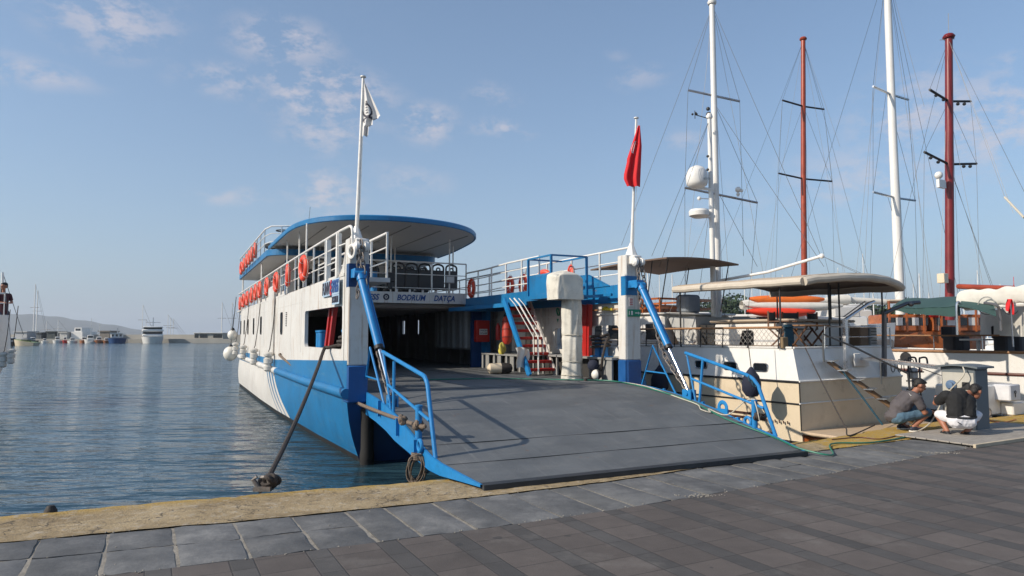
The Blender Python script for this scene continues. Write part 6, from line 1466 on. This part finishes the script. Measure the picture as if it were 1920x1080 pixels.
for sh, el_ in ((shL,elL),(shR,elR)): capsule(s_, sh, sh.lerp(el_,.62), .078,.070)
sh_ = fuse('shirt', s_, mat('grey_shirt', (.085,.075,.08), .9, var=.12, scale=7, bump=.8, bscale=9), m1, .009, 4, .010)
j = MB(); 
for hp, kn in ((hipL,knL),(hipR,knR)): capsule(j, hp, hp.lerp(kn,.96), .10,.073)
capsule(j, (-.19,.06,.22),(-.19,-.06,.22),.10,.10); fuse('denim_shorts', j, mat('blue_denim', (.075,.14,.20), .85, var=.25, scale=10, bump=.8, bscale=20), m1, .009, 3, .010)
def shoe(an, d, m, root, sole=True, s=1.0):
    an = Vector(an); d = Vector(d).normalized(); q = MB(); base = Vector((an.x, an.y, .045))
    capsule(q, base - d*.035, base + d*.12*s, .040,.036); capsule(q, Vector((an.x,an.y,.085)), base + d*.05, .040,.042); o = fuse('shoe', q, m, root, .008, 2)
    q = MB(); sd = d.cross(Vector((0,0,1)))*.042; pts = []
    for t in range(16):
        a = 2*math.pi*t/16; p = base + d*(.045*s + .125*s*math.cos(a)) + sd*math.sin(a); pts.append((p.x,p.y))
    q.prism(pts, .002, .026); q.build('sole', W2 if sole else BLK, o)
    return o
SH1 = mat('navy_sneaker', (.02,.024,.04), .6, var=.6, scale=18)
shoe(anL, (1,.05,0), SH1, m1); shoe(anR, (1,-.12,0), SH1, m1)
# white print on the back of the shirt
q = MB()
for k_ in range(3): q.beam((-.035+.03*k_,-.168,.655-.022*k_),(-.015+.03*k_,-.190,.615-.022*k_),.010,.004)
q.build('shirt_print', W2, sh_)
# man in the black shirt and white shorts, squatting with his back to the camera
m2 = thing('person', 'man in a black shirt and white shorts squatting with his back turned', 'person', Vector((7.18, 11.12, 0)), R(-8))
hipL, hipR = L3(-.10,-.02,.27), L3(.10,-.02,.27); shL, shR = L3(-.17,.08,.66), L3(.20,.12,.58)
knL, knR = L3(-.20,.30,.32), L3(.36,.22,.33); anL, anR = L3(-.17,.10,.10), L3(.12,.08,.10)
elL, elR = L3(-.24,.30,.52), L3(.32,.34,.42); wrL, wrR = L3(-.17,.42,.60), L3(.22,.46,.45)
b = MB(); capsule(b, (.12,.14,.66),(.25,.20,.70),.055,.052)
for sh, el_, wr in ((shL,elL,wrL),(shR,elR,wrR)): capsule(b, sh, el_, .050,.040); capsule(b, el_, wr, .042,.027)
hand(b, wrL, (.4,.9,.1), -1, .5, .95); hand(b, wrR, (-.3,.9,.1), 1, .5, .95)
for hp, kn, an in ((hipL,knL,anL),(hipR,knR,anR)): capsule(b, hp.lerp(kn,.4), kn, .075,.058); capsule(b, kn, an, .058,.038); capsule(b, an, an+L3(0,.14,-.05), .04,.03)
capsule(b, (0,0,.36),(.02,.08,.55),.11,.12); h_ = MB(); head(b, h_, (.335,.20,.725), (.78,.48,-.38), 1.02)
fuse('body', b, SKIN, m2, .0075); fuse('hair', h_, HAIR, m2, .008, 2)
s_ = MB(); capsule(s_, (-.08,-.01,.37),(-.06,.03,.60),.125,.135); capsule(s_, (.09,-.01,.37),(.11,.05,.57),.125,.13); capsule(s_, (-.01,.02,.42),(.02,.06,.66),.13,.13); capsule(s_, shL, shR, .088,.088)
for sh, el_ in ((shL,elL),(shR,elR)): capsule(s_, sh, sh.lerp(el_,.65), .085,.080)
fuse('polo_shirt', s_, mat('black_polo', (.012,.012,.013), .9, var=.3, scale=6, bump=.8, bscale=9), m2, .009, 4, .007)
j = MB(); capsule(j, (-.09,-.03,.275),(.09,-.03,.275),.125,.125)
for hp, kn in ((hipL,knL),(hipR,knR)): capsule(j, hp + L3(0,0,.03), hp.lerp(kn,.90) + L3(0,0,.02), .10,.080)
st = fuse('white_shorts', j, mat('white_cotton', (.70,.68,.70), .9, var=.06, bump=1, bscale=7), m2, .009, 4, .011)
q = MB(); pts = []
for t in range(25):
    a = R(180 + 180*t/24); pts.append((.0 + .222*math.cos(a), -.012 + .148*math.sin(a), .345 - .012*math.sin(math.pi*t/24)))
for p0_, p1_ in zip(pts, pts[1:]): q.beam(p0_, p1_, .010, .030)
q.build('belt', BLK, m2)
q = MB(); q.beam((-.125,-.165,.27),(-.075,-.172,.235),.006,.014); q.build('pocket', BLK, st)
SH2 = mat('black_shoe', (.015,.015,.017), .6, var=.3)
shoe(anL, (-.15,1,0), SH2, m2, False); shoe(anR, (.2,1,0), SH2, m2, False)
q = MB(); q.torus(wrL.lerp(elL,.12), .031, .007, (wrL-elL).normalized(), 16, 6); q.build('wristwatch', STEEL, m2)

# ------------------------------------------------------------------ breakwater and what stands along it
YB = 169
a = at(-200, 643, YB); b_ = at(1100, 643, YB)
x0 = -140; x1 = at(432, 640, YB).x
mb = MB(); mb.box(x0, x1+12, YB, YB+3, WATER-2, .55); mb.box(x0, x1+12, YB+8, YB+10, WATER-2, at(300,627.3,YB+8).z); mb.box(x0,x1+12,YB+3,YB+8,.3,.5)
bw = mb.build('breakwater', CONC_L); tag(bw, 'long pale concrete breakwater wall closing the harbour at the left', 'breakwater')
hut = thing('harbour_shed', 'flat-roofed shed with two wide dark windows on the breakwater near the ferry stern', 'building', at(394,640,YB+1.5)); hut.location.z = .5
def wpx(p): return p/F*YB
mb = MB(); mb.box(-wpx(27),wpx(27),-1,5,0,wpx(11)); mb.build('wall', mat('shed_wall', (.34,.32,.28), .8), hut)
mb = MB(); mb.box(-wpx(28),wpx(28),-1.4,5.3,wpx(11),wpx(12.2)); mb.build('roof', W2, hut)
for p0_, p1_ in ((-26,-19),(-16,-2),(9,25)):
    mb = MB(); mb.box(wpx(p0_),wpx(p1_),-1.05,-1,wpx(2.5),wpx(9)); mb.build('window', GLASS, hut)
def far_boat(px, w_px, h_px, label, m, style, Y=YB-4):
    c = at(px, 640, Y); c.z = WATER; r_ = thing('moored_boat', label, 'boat', c, math.atan2(-c.x, c.y)); w = w_px/F*Y; h = h_px/F*Y
    mb = MB(); lo = []; hi = []
    for k_ in range(16):
        a = 2*math.pi*k_/16; lo.append((w*.42*math.cos(a), w*.5*math.sin(a), -.2)); hi.append((w*.5*math.cos(a), w*.62*math.sin(a), h*.38))
    mb.add(lo+hi, [(i,(i+1)%16,16+(i+1)%16,16+i) for i in range(16)], 0, True); mb.add(hi, [tuple(range(16))], 0); mb.build('hull', m, r_)
    if style == 'ferry':
        for z0,z1,s,mm in ((.38,.55,.95,W2),(.55,.68,.90,GLASS),(.68,.84,.96,W2),(.84,.94,.86,GLASS),(.94,1.0,.92,W2)):
            mb = MB(); mb.rbox(-w*.5*s,w*.5*s,-w*.3*s,w*.6,h*z0,h*z1,.2); mb.build('deck_house' if mm is W2 else 'window_band', mm, r_)
        mb = MB(); mb.tube([(0,0,h),(0,0,h*1.55)], .12, 6); mb.tube([(-1.6,0,h*1.25),(1.6,0,h*1.25)], .07, 5); mb.build('mast', STEEL, r_)
    elif style == 'tug':
        mb = MB(); mb.rbox(-w*.36,w*.3,-w*.2,w*.3,h*.38,h*.72,.15); mb.build('wheelhouse', W2, r_); mb = MB(); mb.box(-w*.4,w*.36,-w*.25,w*.3,h*.72,h*.77); mb.build('roof', W2, r_)
        for k_ in range(3): mb = MB(); mb.box(-w*.3+k_*w*.2,-w*.18+k_*w*.2,-w*.21,-w*.2,h*.5,h*.66); mb.build('window', GLASS, r_)
        mb = MB(); mb.tube([(0,0,h*.75),(0,0,h*1.25)], .12, 6); mb.build('mast', STEEL, r_)
    else:
        mb = MB(); mb.rbox(-w*.25,w*.2,-w*.2,w*.3,h*.38,h*.85,.1); mb.build('cabin', W2, r_)
        mb = MB(); mb.rbox(-w*.22,w*.17,-w*.21,-w*.2,h*.55,h*.75,.05); mb.build('window', GLASS, r_)
        if style == 'mast': mb = MB(); mb.tube([(0,0,h*.4),(0,0,h*2.6)], .06, 5); mb.build('mast', STEEL, r_)
far_boat(286, 37, 31, 'white two-decked passenger boat moored bow-on at the breakwater', W2, 'ferry')
far_boat(220, 31, 25, 'deep blue fishing vessel with a white wheelhouse at the breakwater', BD, 'tug')
OW = mat('orange_wood_hull', (.32,.12,.05), .6)
for px, w, h, lb_, m_, st_ in ((10,14,12,'small white launch at the breakwater, farthest left beside the tour boat',W2,'s'),(62,18,13,'small dark work boat by the sheds on the breakwater',BOOT,'s'),(84,12,10,'small white motorboat near the breakwater sheds',W2,'s'),(108,16,14,'small white fishing boat with a mast near the red boat',W2,'mast'),(122,9,14,'small dark red fishing boat at the breakwater',RED,'s'),(136,17,12,'white open cruiser below the pale breakwater building',W2,'s'),
     (158,16,14,'small orange-brown wooden boat right of the pale building',OW,'s'),(170,22,18,'white trawler crowded with gear at the breakwater',W2,'mast'),(186,18,14,'brown wooden fishing boat left of the blue vessel',OW,'mast'),(200,14,12,'small brown boat touching the blue vessel',OW,'s'),(175,22,5,'very low white dinghy in front of the trawler',W2,'s')):
    far_boat(px, w, h, lb_, m_, st_, YB-3)
sh1 = thing('harbour_building', 'small white two-storey building on the breakwater at left', 'building', at(143,640,YB+5)); sh1.location.z = .5
mb = MB(); mb.box(-wpx(11),wpx(11),0,6,0,wpx(14)); mb.box(-wpx(7),wpx(7),0.5,5,wpx(14),wpx(22)); mb.build('wall', W2, sh1)
for q in (-4.5,0.5): mb = MB(); mb.box(wpx(q),wpx(q+4),.44,.5,wpx(16),wpx(20)); mb.build('window', GLASS, sh1)
for px, w, h, c_ in ((38,24,13,(.42,.42,.42)),(72,10,11,(.09,.10,.11)),(95,16,13,(.05,.06,.06)),(195,20,14,(.18,.16,.14)),(118,14,12,(.45,.44,.42))):
    o = MB(); cc = at(px,640,YB+4); o.box(-wpx(w/2),wpx(w/2),0,4,0,wpx(h)); o.box(-wpx(w/2)-.2,wpx(w/2)+.2,-.3,4.2,wpx(h),wpx(h)+.25); o.box(-wpx(w*.15),wpx(w*.15),-.04,0,0,wpx(h*.6)); o = o.build('storage_shed', mat('shed_%d' % px, c_, .8)); o.location = (cc.x, cc.y, .5)
    tag(o, {38:'long grey shed nearest the tour boat on the breakwater',72:'small dark grey shed on the breakwater, left of the black one',95:'black shed on the breakwater behind the small white motorboat',195:'brown open shed behind the blue fishing vessel',118:'pale shed behind the dark red fishing boat'}[px], 'shed')
# green-and-cream speedboat in front of them
c = at(48, 640, 128); c.z = WATER; sp_ = thing('speedboat', 'cream speedboat with a lime green stripe at anchor in front of the breakwater', 'boat', c, R(8))
mb = MB(); n = 14; lo = []; hi = []
for i in range(n):
    t = -1 + 2*i/(n-1); w = 1.2*(1-max(0,-t)**2.2); lo.append((t*1.7,-w*.8,-.2)); hi.append((t*2.0,-w,.9 - .3*t))
for i in range(n): t = 1 - 2*i/(n-1); w = 1.2*(1-max(0,-t)**2.2); lo.append((t*1.7,w*.8,-.2)); hi.append((t*2.0,w,.9 - .3*t))
k_ = len(lo); mb.add(lo+hi, [(i,(i+1)%k_,k_+(i+1)%k_,k_+i) for i in range(k_)], 0, True); mb.add(hi, [tuple(range(k_))], 1); mb.build('hull', [CREAM, mat('lime', (.30,.38,.08), .5)], sp_)
mb = MB(); mb.rbox(-.6,.9,-.8,.8,.8,1.5,.25); mb.build('cabin', mat('smoke_grey', (.2,.2,.2), .3), sp_)
far_boat(22, 30, 18, 'dark-hulled motor cruiser with a white top behind the cream speedboat', mat('brown_hull', (.05,.03,.025), .5), 's', 130)
# masts beyond the breakwater
for i, (px, top, pair) in enumerate(((62,533,8),(266,572,0),(273,600,0),(314,590,0),(319,596,0),(324,598,0),(415,567,6),(434,567,0),(108,600,0),(86,602,0),(67,545,0))):
    Yf = 185 + i; a = at(px, 636, Yf); a.z = WATER; hgt = at(px, top, Yf).z - WATER
    r_ = thing('far_sailboat', 'distant sailboat mast rising above the breakwater at left', 'boat', a, 0, 'sailboats behind the breakwater')
    mb = MB(); mb.tube([(0,0,0),(0,0,hgt)], [.16,.10] if i in (0,6,7,10) else [.09,.07], 6); mb.build('mast', W2, r_)
    mb = MB(); mb.tube([(-1.2,0,hgt*.6),(1.2,0,hgt*.6)], .05, 5); mb.tube([(0,0,hgt),(3.5,0,2)], .025, 4); mb.build('rigging', WIRE, r_)
    mb = MB(); mb.rbox(-1.3,1.3,-5,5,0,1.0,.3); mb.build('hull', W2, r_)
# tour boat at the left edge of the picture
tb = thing('tour_boat', 'white tour boat with black windows cut off by the left edge', 'boat', Vector((-14.4, 19.6, 0)), R(40))
Y0 = 19.6
def TL(px, py, Y_): return par_local(tb, at(px, py, Y_))
e = TL(20, 690, Y0); zt = at(0,590,Y0).z; zw1 = at(0,612,Y0).z; zw0 = at(0,660,Y0).z
mb = MB(); zl = [WATER-.4, WATER+.05, .35, zw0, zt]; off = [-.75, -.55, -.22, .05, .0]
def tsec(i, t):                                         # plan outline at level i: rounded stern at the right end
    x = e.x + off[i]; w = 3.4
    P = [(x-16, e.y), (x-1.0, e.y)] + [(x-1.0+1.0*math.sin(R(q)), e.y+1.0-1.0*math.cos(R(q))) for q in range(15,91,15)] + [(x, e.y+w-1)] + [(x-1.0+1.0*math.cos(R(q)), e.y+w-1+1.0*math.sin(R(q))) for q in range(15,91,15)] + [(x-16, e.y+w)]
    return [(a_, b__, zl[i]) for a_, b__ in P]
for i in range(4):
    A_, B__ = tsec(i,0), tsec(i+1,0); n = len(A_)
    mb.add(A_ + B__, [(k_, (k_+1) % n, n+(k_+1) % n, n+k_) for k_ in range(n)], 1 if i == 0 else 0, True)
mb.add(tsec(4,0), [tuple(range(len(tsec(4,0))))], 0); mb.build('hull', [W2, B_], tb)
for k_ in range(9):
    x = e.x - .95 - k_*.62; mb = MB(); mb.rbox(x-.50, x, e.y-.05, e.y-.02, zw0+.05, zw1, .01); mb.build('window', GLASS, tb)
mb = MB(); mb.rbox(e.x-16, e.x-.5, e.y-.06, e.y+.02, zw1+.03, zt+.02, .01); mb.build('fascia', W2, tb)
rail('deck_railing', [(e.x-14, e.y+.06, zt), (e.x-.2, e.y+.06, zt), (e.x-.1, e.y+3.2, zt)], (.6,.32), .9, par=tb)
mb = MB(); q = TL(4, 590, Y0+1.5); tq = TL(5, 511, Y0+1.5); mb.tube([q, tq], .035, 6); mb.build('mast', W2, tb)
mb = MB(); mb.tube([tq, TL(44, 628, Y0+6)], .010, 4); mb.build('stay', WIRE, tb); mb = MB(); mb.tube([TL(10,545,Y0), TL(24,672,Y0-.2)], .008, 4); mb.build('stay', WIRE, tb)
for px, py, lb_ in ((6,675,'grey ribbed fender on the tour boat at the left edge, the nearer one'),(21,668,'grey ribbed fender on the tour boat at the left edge, beside the bow')):
    o = copy_tree(f0); o.location = at(px, py, Y0-.4); o.rotation_euler = (0,0,0); o.scale = (.8,.8,.8); tag(o, lb_, None, 'fenders of the tour boat')
# woman on its upper deck
m3 = thing('person', 'dark-haired person in a dark top standing at the rail of the tour boat', 'person', at(5, 590, Y0+.45), R(-120))
b = MB(); h_ = MB(); zz = -.1
capsule(b, (0,0,.62),(0,0,.74),.045,.042); head(b, h_, (0,.01,.83), (.9,.3,-.1), .95)
for s in (-1,1): capsule(b, (.15*s,0,.57),(.20*s,.05,.36),.04,.034); capsule(b, (.20*s,.05,.36),(.08*s,.20,.34),.034,.024); hand(b, (.08*s,.20,.34), (-.3*s,.9,0), s, .4, .85); capsule(b, (.08*s,0,.05),(.09*s,.02,-.35),.075,.055); capsule(b, (.09*s,.02,-.35),(.09*s,0,-.72),.05,.035); capsule(b,(.09*s,0,-.74),(.09*s,.12,-.76),.035,.03)
capsule(b, (0,0,.1),(0,0,.5),.10,.12); fuse('body', b, SKIN, m3, .010)
capsule(h_, (0,-.05,.85),(0,-.08,.60),.07,.05); fuse('hair', h_, HAIR, m3, .010, 2)
s_ = MB(); capsule(s_, (0,0,.10),(0,0,.52),.13,.13); capsule(s_, (-.13,0,.56),(.13,0,.56),.07,.07)
for s in (-1,1): capsule(s_, (.15*s,0,.57),(.18*s,.03,.45),.062,.056)
fuse('shirt', s_, mat('maroon_shirt', (.05,.012,.02), .9), m3, .010, 3)
j = MB(); 
for s in (-1,1): capsule(j, (.08*s,0,.06),(.09*s,.02,-.38),.088,.066); capsule(j, (.09*s,.02,-.38),(.09*s,0,-.70),.065,.05)
fuse('jeans', j, mat('dark_jeans', (.03,.04,.07), .9), m3, .010, 3)
# ------------------------------------------------------------------ light, sky, camera, true size
EXPO = 0.0
SUN_AZ = Vector((-.92, -.39, 0)).normalized(); EL = R(32)
sd = Vector((SUN_AZ.x*math.cos(EL), SUN_AZ.y*math.cos(EL), math.sin(EL)))
sl_ = bpy.data.lights.new('sun', 'SUN'); sl_.energy = 4.9; sl_.angle = R(.6); sl_.color = (1, .90, .76)
so = bpy.data.objects.new('sun', sl_); col.objects.link(so); so.rotation_euler = sd.to_track_quat('Z', 'Y').to_euler(); so.location = (-20, -20, 30)
world = bpy.data.worlds.new('World'); scn.world = world; world.use_nodes = True; nt = world.node_tree; nt.nodes.clear()
out_ = nt.nodes.new('ShaderNodeOutputWorld'); bg = nt.nodes.new('ShaderNodeBackground'); nt.links.new(bg.outputs[0], out_.inputs[0])
sky = nt.nodes.new('ShaderNodeTexSky'); sky.sky_type = 'NISHITA'; sky.sun_disc = False; sky.sun_elevation = EL
sky.sun_rotation = math.atan2(sd.x, sd.y); sky.air_density = 1.0; sky.dust_density = 1.2; sky.ozone_density = 2.0
bg.inputs[1].default_value = .15
gen = nt.nodes.new('ShaderNodeTexCoord').outputs['Generated']
def vm(op, a, b=None):
    m = nt.nodes.new('ShaderNodeVectorMath'); m.operation = op
    for i, x in ((0, a), (1, b)):
        if x is None: continue
        if hasattr(x, 'is_linked'): nt.links.new(x, m.inputs[i])
        else: m.inputs[i].default_value = x
    return m.outputs['Value'] if op == 'DOT_PRODUCT' else m.outputs[0]
CL = [(200,25,100,45,.75),(245,70,60,30,.55),(300,20,50,30,.4),(530,75,70,35,1.0),(430,150,75,26,.7),(560,160,60,40,.9),(620,185,90,50,1.1),(600,250,70,38,.7),(790,228,50,32,.9),(930,240,50,16,.7),
      (915,182,45,18,.5),(600,360,60,35,1.0),(430,370,60,16,.6),(770,335,70,30,.55),(45,130,90,22,.7),(1200,140,50,25,.45),(1290,265,50,22,.5),(1880,230,100,60,1.0),(1720,215,90,60,.75),(1640,330,150,60,.6),(1880,122,25,14,.5),(1350,400,120,60,.35),(1160,100,30,12,.3)]
tot = None
wv = nt.nodes.new('ShaderNodeTexNoise'); wv.inputs['Scale'].default_value = 7; wv.inputs['Detail'].default_value = 3; nt.links.new(gen, wv.inputs['Vector'])
warp = vm('ADD', gen, vm('MULTIPLY', vm('SUBTRACT', wv.outputs['Color'], (.5,.5,.5)), (.07,.07,.04)))
for px, py, rx, ry, st in CL:
    d = _ray(px, py).normalized(); rt = Vector((0,0,1)).cross(d).normalized() * -1; up = d.cross(rt).normalized()
    a = vm('DOT_PRODUCT', warp, tuple(rt * (F / rx))); b = vm('DOT_PRODUCT', warp, tuple(up * (F / ry)))
    q = math_(nt, 'ADD', math_(nt, 'MULTIPLY', math_(nt, 'SUBTRACT', a, rt.dot(d)*F/rx), math_(nt, 'SUBTRACT', a, rt.dot(d)*F/rx)), math_(nt, 'MULTIPLY', b, b))
    f_ = math_(nt, 'MULTIPLY', math_(nt, 'POWER', 2.718, math_(nt, 'MULTIPLY', q, -.8)), st)
    front = math_(nt, 'GREATER_THAN', vm('DOT_PRODUCT', gen, tuple(d)), .2)
    f_ = math_(nt, 'MULTIPLY', f_, front)
    tot = f_ if tot is None else math_(nt, 'MAXIMUM', tot, f_)
mpn = nt.nodes.new('ShaderNodeMapping'); mpn.inputs['Scale'].default_value = (1, 1, 1.9); mpn.inputs['Rotation'].default_value = (0, R(14), 0); nt.links.new(gen, mpn.inputs[0])
cn = noise(nt, mpn.outputs[0], 22, 10, .66); cn2 = noise(nt, mpn.outputs[0], 5, 5, .6)
cl = math_(nt, 'MULTIPLY', mrange(nt, tot, .12, .75), mrange(nt, cn, .44, .60))
cl = math_(nt, 'ADD', cl, math_(nt, 'MULTIPLY', mrange(nt, cn2, .55, .8), math_(nt, 'MULTIPLY', mrange(nt, cn, .45, .75), .06)), True)
sz = nt.nodes.new('ShaderNodeSeparateXYZ'); nt.links.new(gen, sz.inputs[0])
hz = math_(nt, 'POWER', 2.718, math_(nt, 'MULTIPLY', math_(nt, 'MAXIMUM', sz.outputs[2], 0), -5.0))
skyc = mixc(nt, math_(nt, 'ADD', math_(nt, 'MULTIPLY', hz, .70), .15), mixc(nt, 1.0, sky.outputs[0], (.88, 1.0, 1.05), 'MULTIPLY'), (2.55, 3.10, 4.05))
skyc = mixc(nt, math_(nt, 'MULTIPLY', cl, .58), skyc, (4.5, 4.2, 4.5))
nt.links.new(skyc, bg.inputs[0])
cam = bpy.data.cameras.new('camera'); cam.sensor_width = 36; cam.lens = F / 1920 * 36; cam.clip_end = 20000; cam.clip_start = .05
co = bpy.data.objects.new('camera', cam); col.objects.link(co); co.location = (0, 0, H); co.rotation_euler = (R(90) + PITCH, 0, 0); scn.camera = co
# everything above was surveyed with the eye at 1.65; the people show it stood at 1.9: bring the place to true size
hzb = MB(); hzb.box(-3800, 3800, -60, 4200, WATER-2.2, 125); hz_o = hzb.build('haze', None); tag(hz_o, kind='stuff')
hzm = bpy.data.materials.new('haze'); hzm.use_nodes = True; hn = hzm.node_tree; hn.nodes.clear()
ho = hn.nodes.new('ShaderNodeOutputMaterial'); pv = hn.nodes.new('ShaderNodeVolumePrincipled'); pv.inputs['Color'].default_value = (.86,.92,1,1); pv.inputs['Density'].default_value = .00019; pv.inputs['Anisotropy'].default_value = .2
hn.links.new(pv.outputs[0], ho.inputs['Volume']); hz_o.data.materials.clear(); hz_o.data.materials.append(hzm)
K = 1.15
for o in list(scn.objects):
    if o.parent is None:
        o.location = o.location * K
        if o.type in ('MESH', 'EMPTY'): o.scale = o.scale * K
scn.view_settings.view_transform = 'Standard'; scn.view_settings.look = 'None'; scn.view_settings.gamma = 1; scn.view_settings.exposure = EXPO
scn.cycles.use_denoising = True; scn.cycles.max_bounces = 8; scn.cycles.caustics_reflective = False; scn.cycles.caustics_refractive = False
